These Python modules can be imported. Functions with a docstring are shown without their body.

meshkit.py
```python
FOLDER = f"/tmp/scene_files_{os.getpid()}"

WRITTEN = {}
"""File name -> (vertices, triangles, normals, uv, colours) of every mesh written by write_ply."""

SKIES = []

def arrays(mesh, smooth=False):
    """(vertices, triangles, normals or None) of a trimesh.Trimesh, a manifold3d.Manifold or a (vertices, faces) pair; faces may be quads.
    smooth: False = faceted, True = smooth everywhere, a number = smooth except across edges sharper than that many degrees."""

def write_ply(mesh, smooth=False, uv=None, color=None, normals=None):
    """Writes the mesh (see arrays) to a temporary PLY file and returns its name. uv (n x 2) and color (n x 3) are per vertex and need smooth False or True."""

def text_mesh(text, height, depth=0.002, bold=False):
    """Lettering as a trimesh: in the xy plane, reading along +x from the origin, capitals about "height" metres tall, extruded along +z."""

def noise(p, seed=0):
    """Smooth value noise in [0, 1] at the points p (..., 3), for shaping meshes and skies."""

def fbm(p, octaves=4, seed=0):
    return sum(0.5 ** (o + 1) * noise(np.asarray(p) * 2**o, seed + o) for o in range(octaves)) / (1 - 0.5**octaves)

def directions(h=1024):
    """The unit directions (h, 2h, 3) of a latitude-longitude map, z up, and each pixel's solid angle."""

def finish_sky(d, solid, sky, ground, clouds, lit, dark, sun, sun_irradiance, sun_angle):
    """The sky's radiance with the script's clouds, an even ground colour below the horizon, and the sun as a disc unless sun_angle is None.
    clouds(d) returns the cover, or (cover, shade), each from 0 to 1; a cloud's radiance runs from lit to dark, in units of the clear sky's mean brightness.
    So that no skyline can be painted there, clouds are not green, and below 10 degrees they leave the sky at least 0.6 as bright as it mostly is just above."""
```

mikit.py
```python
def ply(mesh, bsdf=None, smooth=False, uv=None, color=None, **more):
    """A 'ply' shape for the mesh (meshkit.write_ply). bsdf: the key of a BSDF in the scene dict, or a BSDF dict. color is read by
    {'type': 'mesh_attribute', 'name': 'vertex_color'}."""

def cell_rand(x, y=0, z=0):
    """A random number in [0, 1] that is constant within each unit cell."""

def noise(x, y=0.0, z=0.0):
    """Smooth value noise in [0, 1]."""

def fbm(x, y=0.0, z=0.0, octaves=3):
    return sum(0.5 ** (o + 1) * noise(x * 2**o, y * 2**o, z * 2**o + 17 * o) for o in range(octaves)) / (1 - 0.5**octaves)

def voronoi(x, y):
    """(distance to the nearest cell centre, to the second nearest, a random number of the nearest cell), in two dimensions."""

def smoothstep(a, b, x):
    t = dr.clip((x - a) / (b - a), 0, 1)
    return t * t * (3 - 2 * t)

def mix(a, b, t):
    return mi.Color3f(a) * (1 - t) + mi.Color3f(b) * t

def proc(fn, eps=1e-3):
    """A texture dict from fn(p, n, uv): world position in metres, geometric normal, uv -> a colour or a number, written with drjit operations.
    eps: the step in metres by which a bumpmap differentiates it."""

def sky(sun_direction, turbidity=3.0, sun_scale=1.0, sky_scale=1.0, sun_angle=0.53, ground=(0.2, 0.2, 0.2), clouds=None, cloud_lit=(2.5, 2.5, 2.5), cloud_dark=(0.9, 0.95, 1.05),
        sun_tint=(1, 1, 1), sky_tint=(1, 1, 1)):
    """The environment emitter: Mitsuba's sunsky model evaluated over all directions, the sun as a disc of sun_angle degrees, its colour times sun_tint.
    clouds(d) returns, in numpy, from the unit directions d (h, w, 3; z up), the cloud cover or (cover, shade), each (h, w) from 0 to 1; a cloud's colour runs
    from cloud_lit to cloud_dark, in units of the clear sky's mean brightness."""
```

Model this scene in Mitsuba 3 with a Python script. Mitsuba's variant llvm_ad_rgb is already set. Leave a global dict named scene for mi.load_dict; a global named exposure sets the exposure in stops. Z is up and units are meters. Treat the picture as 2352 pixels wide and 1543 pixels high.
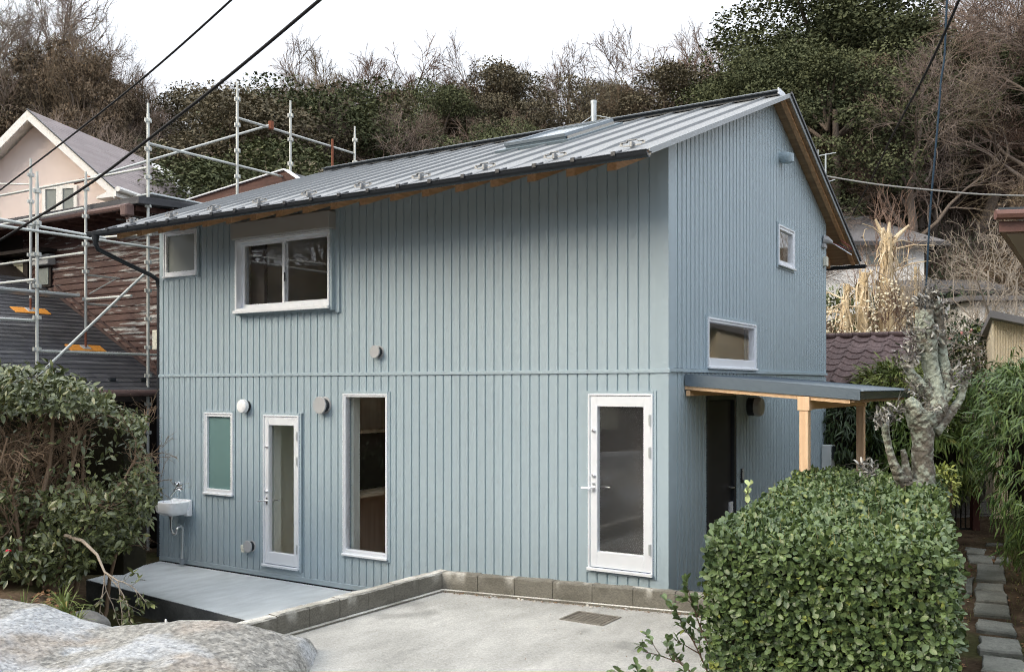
import math
import numpy as np
import drjit as dr
import mitsuba as mi
import mikit
import meshkit
import shapely.geometry as sg
import trimesh
from mikit import noise, fbm, voronoi, smoothstep, mix, cell_rand, proc

T = mi.ScalarTransform4f
scene, labels = {}, {}
# World frame: x along the long facade (0 at its right corner), y into the house, z up, metres.
TH = 0.5722
CO, SI = math.cos(TH), math.sin(TH)
CAM = np.array([3.949, -9.149, 2.60])
FWD = np.array([-SI, CO, 0.0])
RGT = np.array([CO, SI, 0.0])
scene['camera'] = {
    'type': 'perspective', 'fov': 2 * math.degrees(math.atan(1176 / 2160.0)), 'fov_axis': 'x',
    'principal_point_offset_y': -0.0755, 'near_clip': 0.05, 'far_clip': 2000.0,
    'to_world': T().look_at(origin=CAM.tolist(), target=(CAM + FWD).tolist(), up=[0, 0, 1])}


def overcast(d):
    up = np.clip(d[..., 2], 0, 1)
    soft = 0.94 + 0.12 * meshkit.fbm(d * np.array([2.2, 2.2, 4.0]) + 5.0, 4, seed=3)
    return np.ones_like(up), np.clip(1 - up * 1.0 * soft, 0, 1)


scene['sky'] = mikit.sky((-0.42, -0.74, 0.56), turbidity=4, sun_scale=0.30, sun_angle=36, sun_tint=(0.93, 1.0, 1.10),
                         clouds=overcast, cloud_lit=(2.75, 2.90, 3.15), cloud_dark=(0.94, 0.98, 1.04), ground=(0.16, 0.15, 0.13))
exposure = 3.1


# ------------------------------------------------------------------ helpers
class MB:
    """Collects vertices and triangles of one mesh."""

    def __init__(self):
        self.v, self.f, self.n = [], [], 0

    def add(self, v, f):
        v, f = np.asarray(v, float), np.asarray(f, int)
        if f.shape[1] == 4:
            f = np.vstack([f[:, [0, 1, 2]], f[:, [0, 2, 3]]])
        self.v.append(v)
        self.f.append(f + self.n)
        self.n += len(v)
        return self

    def box(self, lo, hi, ch=0.0):
        lo, hi = np.minimum(lo, hi).astype(float), np.maximum(lo, hi).astype(float)
        if ch <= 0:
            v = np.array([[x, y, z] for x in (lo[0], hi[0]) for y in (lo[1], hi[1]) for z in (lo[2], hi[2])])
            return self.add(v, [[0, 1, 3, 2], [4, 6, 7, 5], [0, 4, 5, 1], [2, 3, 7, 6], [0, 2, 6, 4], [1, 5, 7, 3]])
        h = (hi - lo) / 2
        c = min(ch, 0.45 * h.min())
        return self.hull_box((lo + hi) / 2, np.eye(3), h, c)

    def hull_box(self, ctr, R, h, c):
        """Chamfered box: 24 vertices."""
        h = np.asarray(h, float)
        key = tuple(np.round(np.r_[h, c], 6))
        if key not in MB._hb:
            pts = []
            for sx in (-1, 1):
                for sy in (-1, 1):
                    for sz in (-1, 1):
                        s = np.array([sx, sy, sz]) * h
                        for k in range(3):
                            q = s.copy()
                            for j in range(3):
                                if j != k:
                                    q[j] -= np.sign(q[j]) * c
                            pts.append(q)
            m = trimesh.convex.convex_hull(np.array(pts))
            MB._hb[key] = (np.array(m.vertices), np.array(m.faces))
        v, f = MB._hb[key]
        return self.add(v @ np.asarray(R).T + ctr, f)

    def beam(self, a, b, w, h, up=(0, 0, 1), ch=0.0):
        """A square bar from a to b, w wide and h high."""
        a, b = np.asarray(a, float), np.asarray(b, float)
        L = np.linalg.norm(b - a)
        x = (b - a) / L
        y = np.cross(up, x)
        y /= np.linalg.norm(y)
        z = np.cross(x, y)
        R = np.stack([x, y, z], 1)
        if ch:
            return self.hull_box((a + b) / 2, R, (L / 2, w / 2, h / 2), min(ch, .45 * min(w, h)))
        v = np.array([[i, j, k] for i in (-L / 2, L / 2) for j in (-w / 2, w / 2) for k in (-h / 2, h / 2)])
        return self.add(v @ R.T + (a + b) / 2, [[0, 1, 3, 2], [4, 6, 7, 5], [0, 4, 5, 1], [2, 3, 7, 6], [0, 2, 6, 4], [1, 5, 7, 3]])

    def tube(self, pts, r, sides=8, cap=True):
        p = np.asarray(pts, float)
        r = np.broadcast_to(np.asarray(r, float), (len(p),))
        t = np.gradient(p, axis=0)
        t /= np.linalg.norm(t, axis=1, keepdims=True) + 1e-12
        a0 = np.cross(t[0], [0, 0, 1.0] if abs(t[0][2]) < 0.9 else [1.0, 0, 0])
        a = [a0 / np.linalg.norm(a0)]
        for i in range(1, len(p)):
            q = a[-1] - t[i] * (a[-1] @ t[i])
            a.append(q / (np.linalg.norm(q) + 1e-12))
        a = np.array(a)
        b = np.cross(t, a)
        g = np.arange(sides) * 2 * np.pi / sides
        v = p[:, None] + r[:, None, None] * (np.cos(g)[None, :, None] * a[:, None] + np.sin(g)[None, :, None] * b[:, None])
        i, j = np.meshgrid(np.arange(len(p) - 1), np.arange(sides), indexing='ij')
        k = (j + 1) % sides
        q = np.stack([i * sides + j, i * sides + k, (i + 1) * sides + k, (i + 1) * sides + j], -1).reshape(-1, 4)
        f = [q[:, [0, 1, 2]], q[:, [0, 2, 3]]]
        v = v.reshape(-1, 3)
        if cap:
            m = len(v)
            v = np.vstack([v, p[0], p[-1]])
            s = np.arange(sides)
            s2 = (s + 1) % sides
            f.append(np.stack([s2, s, s * 0 + m], 1))
            o = (len(p) - 1) * sides
            f.append(np.stack([o + s, o + s2, s * 0 + m + 1], 1))
        return self.add(v, np.vstack(f))

    def disc(self, c, n, r, h, sides=24, ch=0.0):
        """A short cylinder from c along n."""
        c, n = np.asarray(c, float), np.asarray(n, float)
        n = n / np.linalg.norm(n)
        if ch:
            return self.tube([c, c + n * (h - ch), c + n * h], [r, r, r - ch], sides)
        return self.tube([c, c + n * h], r, sides)

    def poly(self, polygon, lo, hi, frame=None):
        """Extrudes a shapely polygon (2D) along its normal; frame = 3x4 to put it in place."""
        m = trimesh.creation.extrude_polygon(polygon, hi - lo, engine='earcut')
        v = np.array(m.vertices) + [0, 0, lo]
        if frame is not None:
            v = v @ np.asarray(frame)[:, :3].T + np.asarray(frame)[:, 3]
        return self.add(v, m.faces)

    def mesh(self):
        return np.vstack(self.v), np.vstack(self.f)

    def tris(self):
        return sum(map(len, self.f))


MB._hb = {}


def fresh(key):
    if key not in scene and key not in labels and not any(k.startswith(key + '__') for k in KEYS):
        return key
    k = 1
    while f'{key}_{k:03d}' in KEYS:
        k += 1
    return f'{key}_{k:03d}'


class _Keys(set):
    pass


KEYS = _Keys()
COUNT = {}


def newkey(key):
    """The key, or the key with the next three-digit number when it is taken."""
    n = COUNT.get(key)
    COUNT[key] = 0 if n is None else n + 1
    return key if n is None else f'{key}_{n + 1:03d}'


def thing(name, label, cat, group=None):
    k = newkey(name)
    labels[k] = {'label': label, 'category': cat}
    if group:
        labels[k]['group'] = group
    return k


def put(name, mesh, mat, parent=None, smooth=False, label=None, kind=None, color=None, uv=None, to_world=None):
    """One shape entry of the scene, under its parent's key; returns the key."""
    k = newkey((parent + '__' if parent else '') + name)
    if isinstance(mesh, MB):
        mesh = mesh.mesh()
    if isinstance(mesh, dict):
        d = dict(mesh)
    else:
        d = mikit.ply(mesh, mat, smooth=smooth, color=color, uv=uv)
    if to_world is not None:
        d['to_world'] = to_world
    scene[k] = d
    if label or kind:
        labels[k] = {**labels.get(k, {}), **({'label': label} if label else {}), **({'kind': kind} if kind else {})}
    return k


def tag(k, label, cat, group=None, kind=None):
    labels[k] = {'label': label, 'category': cat}
    if group:
        labels[k]['group'] = group
    if kind:
        labels[k]['kind'] = kind
    return k


def struct(name, mesh, mat, label, smooth=False, kind='structure'):
    k = put(name, mesh, mat, smooth=smooth)
    labels[k] = {'label': label, 'category': name.replace('_', ' '), 'kind': kind}
    return k


def M(M4):
    return T(np.asarray(M4, float).tolist())


def place(origin, R):
    m = np.eye(4)
    m[:3, :3], m[:3, 3] = R, origin
    return T(m.tolist())


def rz(a):
    c, s = math.cos(a), math.sin(a)
    return np.array([[c, -s, 0], [s, c, 0], [0, 0, 1.0]])


# ------------------------------------------------------------------ materials
def rgb(c):
    return {'type': 'rgb', 'value': list(map(float, c))}


def mat(name, color, rough=0.6, spec=0.4, metal=0.0, two=True, **more):
    base = color if isinstance(color, dict) else proc(color) if callable(color) else rgb(color)
    b = {'type': 'principled', 'base_color': base, 'roughness': rough, 'specular': spec, 'metallic': metal, **more}
    scene['m_' + name] = {'type': 'twosided', 'nested': b} if two else b
    return 'm_' + name


def bump(name, inner, fn, scale, eps=2e-3):
    """Wraps material inner (already made) in a bump map, as m_name."""
    b = scene['m_' + inner]
    nested = b['nested'] if b['type'] == 'twosided' else b
    scene['m_' + name] = {'type': 'twosided', 'nested': {'type': 'bumpmap', 'arbitrary': proc(fn, eps), 'scale': scale, 'nested_bsdf': nested}}
    return 'm_' + name


def diffuse(name, color):
    base = proc(color) if callable(color) else rgb(color)
    scene['m_' + name] = {'type': 'twosided', 'nested': {'type': 'diffuse', 'reflectance': base}}
    return 'm_' + name


def vary(c, amount=0.12, freq=3.0, tint=(0, 0, 0), seed=0.0):
    """A base colour with soft uneven patches."""
    def fn(p, n, uv):
        k = fbm(p.x * freq + seed, p.y * freq, p.z * freq, 3) - 0.5
        return mi.Color3f(*[c[i] * (1 + 2 * amount * k) + tint[i] * k for i in range(3)])
    return fn


def grain(c1, c2, axis, freq=40.0, stretch=0.06):
    """Wood: streaks along one axis."""
    def fn(p, n, uv):
        q = [p.x * freq, p.y * freq, p.z * freq]
        q[axis] = q[axis] * stretch
        k = fbm(q[0], q[1], q[2], 3)
        return mix(c1, c2, smoothstep(0.25, 0.75, k))
    return fn




def siding_col(p, n, uv):
    a = fbm(p.x * .8, p.y * .8, p.z * .8, 3) - .5
    s = fbm(p.x * 16, p.y * 16, p.z * .55, 3) - .5                        # faint rain streaks
    dirt = smoothstep(.34, .0, p.z + .25 * (fbm(p.x * 5, p.y * 5, 1, 3) - .5)) * .22   # splash dirt above the ground
    c = mi.Color3f(0.320, 0.402, 0.450) * (1 + .07 * a + .07 * s)
    return mix(c, (0.25, 0.245, 0.22), dirt)


mat('siding', siding_col, 0.42, 0.45)
mat('roof_metal', vary((0.195, 0.205, 0.212), 0.06, 1.2), 0.50, 0.4, 0.1)
mat('fascia', (0.30, 0.325, 0.34), 0.45, 0.5)
mat('alu', (0.73, 0.765, 0.81), 0.38, 0.5, 0.15)
mat('alu_grey', (0.36, 0.36, 0.35), 0.5, 0.4, 0.1)
mat('black', (0.018, 0.022, 0.028), 0.38, 0.5)
mat('door_black', (0.014, 0.015, 0.018), 0.5, 0.35)
mat('chrome', (0.85, 0.86, 0.87), 0.16, 0.5, 1.0)
mat('galv', vary((0.52, 0.56, 0.57), 0.14, 6.0), 0.42, 0.5, 0.55)
mat('rafter', grain((0.42, 0.25, 0.135), (0.55, 0.34, 0.19), 1), 0.65, 0.3)
mat('soffit', grain((0.25, 0.165, 0.10), (0.34, 0.235, 0.145), 0, 25), 0.7, 0.3)
mat('post_wood', grain((0.66, 0.44, 0.27), (0.76, 0.55, 0.36), 2, 45, 0.04), 0.6, 0.3)
mat('beam_wood', grain((0.62, 0.40, 0.23), (0.72, 0.50, 0.31), 1, 45, 0.04), 0.6, 0.3)
mat('plywood', grain((0.52, 0.43, 0.345), (0.60, 0.51, 0.42), 2, 18, 0.1), 0.65, 0.3)
mat('board_pale', grain((0.62, 0.52, 0.36), (0.70, 0.60, 0.44), 1, 30), 0.6, 0.3)
mat('plaster_in', (0.76, 0.81, 0.75), 0.8, 0.2)
mat('floor_in', grain((0.42, 0.26, 0.16), (0.52, 0.34, 0.21), 0, 25), 0.5, 0.4)
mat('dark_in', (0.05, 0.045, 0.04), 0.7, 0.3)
mat('porcelain', (0.84, 0.87, 0.90), 0.14, 0.6)
mat('vent_grey', (0.37, 0.38, 0.39), 0.5, 0.4)
mat('lamp_white', (0.80, 0.82, 0.84), 0.35, 0.5)
mat('pipe_grey', (0.22, 0.25, 0.28), 0.45, 0.4)
mat('cream_plastic', (0.62, 0.62, 0.54), 0.5, 0.4)
scene['m_glass'] = {'type': 'thindielectric', 'int_ior': 1.52}
mat('frosted', (0.125, 0.215, 0.215), 0.35, 0.5)
mat('frosted_grey', (0.22, 0.245, 0.235), 0.32, 0.5)
# ------------------------------------------------------------------ the house
PITCH = 0.12351
X0, Y1 = -8.33, 6.31
RIDGE_Y, RIDGE_Z = 3.49, 6.533
PF, PB = 0.376, 0.44


def roof_z(y):
    y = np.asarray(y, float)
    return np.where(y < RIDGE_Y, RIDGE_Z - PF * (RIDGE_Y - y), RIDGE_Z - PB * (y - RIDGE_Y))


class Wall:
    """A wall plane: u along it, w outward, z up."""

    def __init__(self, o, du, dw):
        self.o, self.du, self.dw = np.array(o, float), np.array(du, float), np.array(dw, float)
        self.F = np.stack([self.du, [0, 0, 1.0], self.dw, self.o], 1)      # polygon (u, z) extruded along w

    def p(self, u, w, z):
        return self.o + self.du * u + self.dw * w + np.array([0, 0, z])

    def box(self, m, u0, u1, w0, w1, z0, z1, ch=0.0):
        return m.box(self.p(u0, w0, z0), self.p(u1, w1, z1), ch)

    def ring(self, m, u0, u1, z0, z1, t, w0, w1, tb=None, tt=None):
        """A frame of four butted bars inside the rectangle."""
        tb, tt = t if tb is None else tb, t if tt is None else tt
        self.box(m, u0, u0 + t, w0, w1, z0, z1, .004)
        self.box(m, u1 - t, u1, w0, w1, z0, z1, .004)
        self.box(m, u0 + t, u1 - t, w0, w1 - .001, z0, z0 + tb, .004)
        self.box(m, u0 + t, u1 - t, w0, w1 - .001, z1 - tt, z1, .004)
        return m


LONG = Wall((0, 0, 0), (1, 0, 0), (0, -1, 0))
GAB = Wall((0, 0, 0), (0, 1, 0), (1, 0, 0))

house = thing('house', 'two storey house clad in grey blue ribbed metal siding with a grey metal gable roof', 'house')
OPEN_L = {'w1': (-8.215, -7.455, 4.245, 4.93), 'bw': (-6.525, -4.715, 3.635, 4.66), 'w3': (-7.29, -6.67, 1.04, 2.225), 'd1': (-6.045, -5.355, 0.12, 2.21),
          'w4': (-4.56, -3.80, 0.41, 2.51), 'd2': (-0.935, -0.165, 0.60, 2.525)}
OPEN_G = {'g1': (3.74, 4.49, 4.275, 4.84), 'g2': (1.085, 2.775, 2.81, 3.395), 'fd': (1.08, 2.05, 0.0, 2.56)}

wall = MB()
cut = sg.box(X0, -0.05, 0, 5.15)
for a in OPEN_L.values():
    cut = cut.difference(sg.box(a[0], a[2], a[1], a[3]))
wall.poly(cut, -0.14, -0.022, LONG.F)
prof = sg.Polygon([(0.141, -0.05), (Y1 - .14, -0.05), (Y1 - .14, roof_z(Y1 - .14) - .07), (RIDGE_Y, RIDGE_Z - .07), (0.141, roof_z(0.141) - .07)])
for a in OPEN_G.values():
    prof = prof.difference(sg.box(a[0], a[2], a[1], a[3]))
wall.poly(prof, -0.14, -0.022, GAB.F)
REAR = [(-7.4, -6.5, 1.0, 2.1), (-5.6, -3.9, .10, 2.15), (-3.2, -1.5, .10, 2.15), (-5.6, -3.9, 3.6, 4.7), (-2.9, -1.2, 3.6, 4.7)]
cut = sg.box(X0, -.05, -.022, float(roof_z(Y1)) - .08)
for a in REAR:
    cut = cut.difference(sg.box(a[0], a[2], a[1], a[3]))
wall.poly(cut, -Y1, -Y1 + .139, LONG.F)
back = MB()
wall.poly(sg.Polygon([(0.141, -0.05), (Y1 - .14, -0.05), (Y1 - .14, roof_z(Y1 - .14) - .07), (RIDGE_Y, RIDGE_Z - .07), (0.141, roof_z(0.141) - .07)]), 8.19, 8.33 - .002,
          np.stack([[0, 1.0, 0], [0, 0, 1.0], [-1.0, 0, 0], [0, 0, 0]], 1))
wall_k = put('wall', wall, 'm_siding', house)


def spans(z0, z1, holes):
    """The pieces of the interval (z0, z1) outside the holes."""
    out = [(z0, z1)]
    for a, b in holes:
        out = [q for s, e in out for q in ((s, min(e, a)), (max(s, b), e)) if q[1] - q[0] > 0.01]
    return out


def panels(W, u_start, u_end, z0, top, openings, gw=.020, gd=.015):
    """Ribbed siding sheet, one entry per rib-to-rib panel; top(u) is the upper edge."""
    u = u_start
    while u < u_end - 0.02:
        e = min(u + PITCH, u_end)
        prof = [(u, 0.0), (u + .004, -gd), (u + gw - .004, -gd), (u + gw, 0.0), (e, 0.0)]
        holes = [(o[2] - .03, o[3] + .03) for o in openings if o[0] - .03 < (u + e) / 2 < o[1] + .03]
        for s, t in spans(z0, 99, holes):
            m = MB()
            lo = [W.p(a, w, s) for a, w in prof]
            hi = [W.p(a, w, min(t, top(a))) for a, w in prof]
            if hi[0][2] - s < .01:
                continue
            k = len(prof)
            m.add(np.array(lo + hi), [[i, i + 1, k + i + 1, k + i] for i in range(k - 1)])
            put('panel', m, 'm_siding', wall_k)
        u = e


panels(LONG, X0 + 0.075, -0.13, 0.03, lambda u: 2.745, OPEN_L.values())
panels(LONG, X0 + 0.075, -0.13, 2.78, lambda u: 5.16, OPEN_L.values())
gtop = lambda u: float(roof_z(u)) - .06
panels(GAB, 0.105, Y1 - 0.04, 0.03, lambda u: 2.765, OPEN_G.values(), .027, .017)
panels(GAB, 0.105, Y1 - 0.04, 2.80, gtop, OPEN_G.values(), .027, .017)
# flat corner trims, the band between the storeys and the drip edge
for z0, z1 in ((-.05, 2.748), (2.782, 5.16)):
    m = MB()
    LONG.box(m, -0.13, 0.004, -.02, .004, z0, z1)
    m.box((-.02, .0045, z0), (.004, 0.105, z1 + (0.0 if z1 < 4 else .06)))
    put('corner_trim', m, 'm_siding', house)
for z0, z1 in ((-.05, 2.748), (2.782, 5.16)):
    m = MB()
    LONG.box(m, X0 - .004, X0 + .075, -.02, .004, z0, z1)
    put('corner_trim', m, 'm_siding', house)
for z0, z1 in ((-.05, 2.75), (2.80, float(roof_z(Y1)) - .07)):
    m = MB()
    GAB.box(m, Y1 - .04, Y1 + .004, -.02, .004, z0, z1)
    put('corner_trim', m, 'm_siding', house)
m = MB()
LONG.box(m, X0 - .02, .022, -.014, .018, 2.744, 2.781, .003)
m.beam((.004, -.010, 2.775), (.004, Y1 + .01, 2.800), .036, .036)
LONG.box(m, X0 - .02, .018, -.014, .008, 2.781, 2.786)
put('storey_band', m, 'm_siding', house)
for W_, a_, b_ in ((LONG, X0 - .006, -.13), (GAB, .105, 1.04), (GAB, 2.09, Y1)):
    m = MB()
    W_.box(m, a_, b_, -.02, .012, -.035, .03, .003)
    put('base_flashing', m, 'm_siding', house)


for a in REAR:                                            # windows of the rear facade
    v_ = [(a[0], Y1 - .06, a[2]), (a[1], Y1 - .06, a[2]), (a[1], Y1 - .06, a[3]), (a[0], Y1 - .06, a[3])]
    m = MB()
    for p_, q_ in zip(v_, v_[1:] + v_[:1]):
        m.beam(p_, q_, .09, .07, up=(0, 1, 0))
    k_ = put('rear_window', m, 'm_alu', house)
    put('pane', (np.array(v_), np.array([[0, 1, 2], [0, 2, 3]])), 'm_glass', k_)
# small fixing screws in the flats
m = MB()
sc_rng = np.random.default_rng(3)
for W_, a_, b_, op, hi in ((LONG, X0 + .075, -.13, OPEN_L, 5.0), (GAB, .105, Y1 - .1, OPEN_G, 5.0)):
    for i_, u_ in enumerate(np.arange(a_ + PITCH * .6, b_, PITCH)):
        for z_ in np.arange(.35 + (.23 if i_ % 2 else 0), hi, .91):
            z_ = z_ + sc_rng.normal(0, .01)
            if abs(z_ - 2.77) < .08 or any(o_[0] - .06 < u_ < o_[1] + .06 and o_[2] - .06 < z_ < o_[3] + .3 for o_ in op.values()):
                continue
            c_ = W_.p(u_, .0, z_)
            m.tube([c_ - W_.dw * .001, c_ + W_.dw * .0035], .0055, 6)
put('screws', m, 'm_vent_grey', wall_k, kind='stuff')


# ---- windows and glass doors
def trim(parent, W, o, t=.032, w=.014, bottom=True):
    u0, u1, z0, z1 = o
    m = MB()
    W.box(m, u0 - t, u0, -.02, w, z0 - (t if bottom else 0), z1 + t)
    W.box(m, u1, u1 + t, -.02, w, z0 - (t if bottom else 0), z1 + t)
    W.box(m, u0, u1, -.02, w + .008, z1, z1 + t)
    if bottom:
        W.box(m, u0, u1, -.02, w - .002, z0 - t, z0)
    return put('trim', m, 'm_siding', parent)


def pane(parent, W, u0, u1, z0, z1, w, material='m_glass'):
    v = [W.p(u0, w, z0), W.p(u1, w, z0), W.p(u1, w, z1), W.p(u0, w, z1)]
    return put('pane', (np.array(v), np.array([[0, 1, 2], [0, 2, 3]])), material, parent)


def wires(parent, W, u0, u1, z0, z1, w, step=.0245, r=.0004):
    """Diagonal wires cast in the pane."""
    m = MB()
    H, L = z1 - z0, u1 - u0
    for sgn in (1, -1):
        for c in np.arange(-H, L + H, step):
            # line u = u0 + c + sgn * (z - z0) * .62
            k = .62 * sgn
            zs = [z0, z1]
            a = np.array([u0 + c, z0])
            b = np.array([u0 + c + k * H, z1])
            lo, hi = 0.0, 1.0
            du = b[0] - a[0]
            for lim, s in ((u0, 1), (u1, -1)):
                q = (lim - a[0]) / du
                if (du > 0) == (s > 0):
                    lo = max(lo, q)
                else:
                    hi = min(hi, q)
            if hi - lo < .01:
                continue
            p, q = a + (b - a) * lo, a + (b - a) * hi
            d = np.array([q[1] - p[1], -(q[0] - p[0])])
            d = d / np.linalg.norm(d) * r
            w2 = w + .0008 * sgn
            v = [W.p(p[0] - d[0], w2, p[1] - d[1]), W.p(p[0] + d[0], w2, p[1] + d[1]), W.p(q[0] + d[0], w2, q[1] + d[1]), W.p(q[0] - d[0], w2, q[1] - d[1])]
            m.add(np.array(v), [[0, 1, 2, 3]])
    return put('wire_mesh', m, 'm_vent_grey', parent)


def window(name, W, o, frame=.04, sash=.038, sill=True, glass='m_glass', sash_bottom=None, wire=False, inset=0.0, parts=1):
    u0, u1, z0, z1 = o
    k = put(name, W.ring(MB(), u0, u1, z0, z1, frame * .55, -.09, .030), 'm_alu', house)
    trim(k, W, o)
    f = frame * .55
    sb = sash * 1.5 if sash_bottom is None else sash_bottom
    put('sash', W.ring(MB(), u0 + f, u1 - f, z0 + f, z1 - f, sash, -.07, .018 - inset, tb=sb), 'm_alu', k)
    a, b, c, d = u0 + f + sash, u1 - f - sash, z0 + f + sb, z1 - f - sash
    pane(k, W, a, b, c, d, -.02 - inset, glass)
    if wire:
        wires(k, W, a, b, c, d, -.0225 - inset)
    if sill:
        m = MB()
        W.box(m, u0 - .004, u1 + .004, .0305, .052, z0 - .006, z0 + .022, .004)
        put('sill', m, 'm_alu', k)
    return k


window('window', LONG, OPEN_L['w1'], glass='m_frosted_grey')
window('window', LONG, OPEN_L['w3'], glass='m_frosted', wire=True)
window('window', LONG, OPEN_L['w4'], sash=.022, sash_bottom=.05)
window('window', GAB, OPEN_G['g1'])
window('window', GAB, OPEN_G['g2'], sash=.03, sash_bottom=.10)

# the sliding window with its roller shutter box
o = OPEN_L['bw']
bw = put('sliding_window', LONG.ring(MB(), o[0], o[1], o[2], o[3], .035, -.09, .115, tb=.06), 'm_alu', house)
mid = (o[0] + o[1]) / 2
put('sash', LONG.ring(MB(), o[0] + .036, mid + .03, o[2] + .062, o[3] - .036, .045, -.02, .01, tb=.06), 'm_alu', bw)
pane(bw, LONG, o[0] + .081, mid - .015, o[2] + .122, o[3] - .081, -.006)
put('sash', LONG.ring(MB(), mid - .025, o[1] - .036, o[2] + .062, o[3] - .036, .045, .025, .055, tb=.06), 'm_alu', bw)
pane(bw, LONG, mid + .02, o[1] - .081, o[2] + .122, o[3] - .081, .04)
m = MB()
LONG.box(m, o[0] - .035, o[1] + .045, .0, .17, o[3] + .002, o[3] + .235, .012)
put('shutter_box', m, 'm_alu_grey', bw)
m = MB()
LONG.box(m, o[0] + .03, o[1] - .03, .0, .09, o[3] - .034, o[3] + .001, .004)
put('shutter_slot', m, 'm_alu_grey', bw)
m = MB()
for u in (o[0] - .034, o[1] + .002):
    LONG.box(m, u, u + .032, -.02, .10, o[2] - .03, o[3])
LONG.box(m, o[0], o[1], -.02, .02, o[2] - .032, o[2] - .001)
LONG.box(m, o[1] + .034, o[1] + .10, -.02, .035, o[2] - .06, o[3] + .28)
put('trim', m, 'm_siding', bw)
m = MB()
LONG.box(m, o[0] - .01, o[1] + .01, .1155, .15, o[2] - .012, o[2] + .03, .005)
put('sill', m, 'm_alu', bw)
m = MB()
LONG.box(m, mid + .03, mid + .045, .056, .075, o[2] + .40, o[2] + .52, .004)
put('latch', m, 'm_black', bw)


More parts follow.
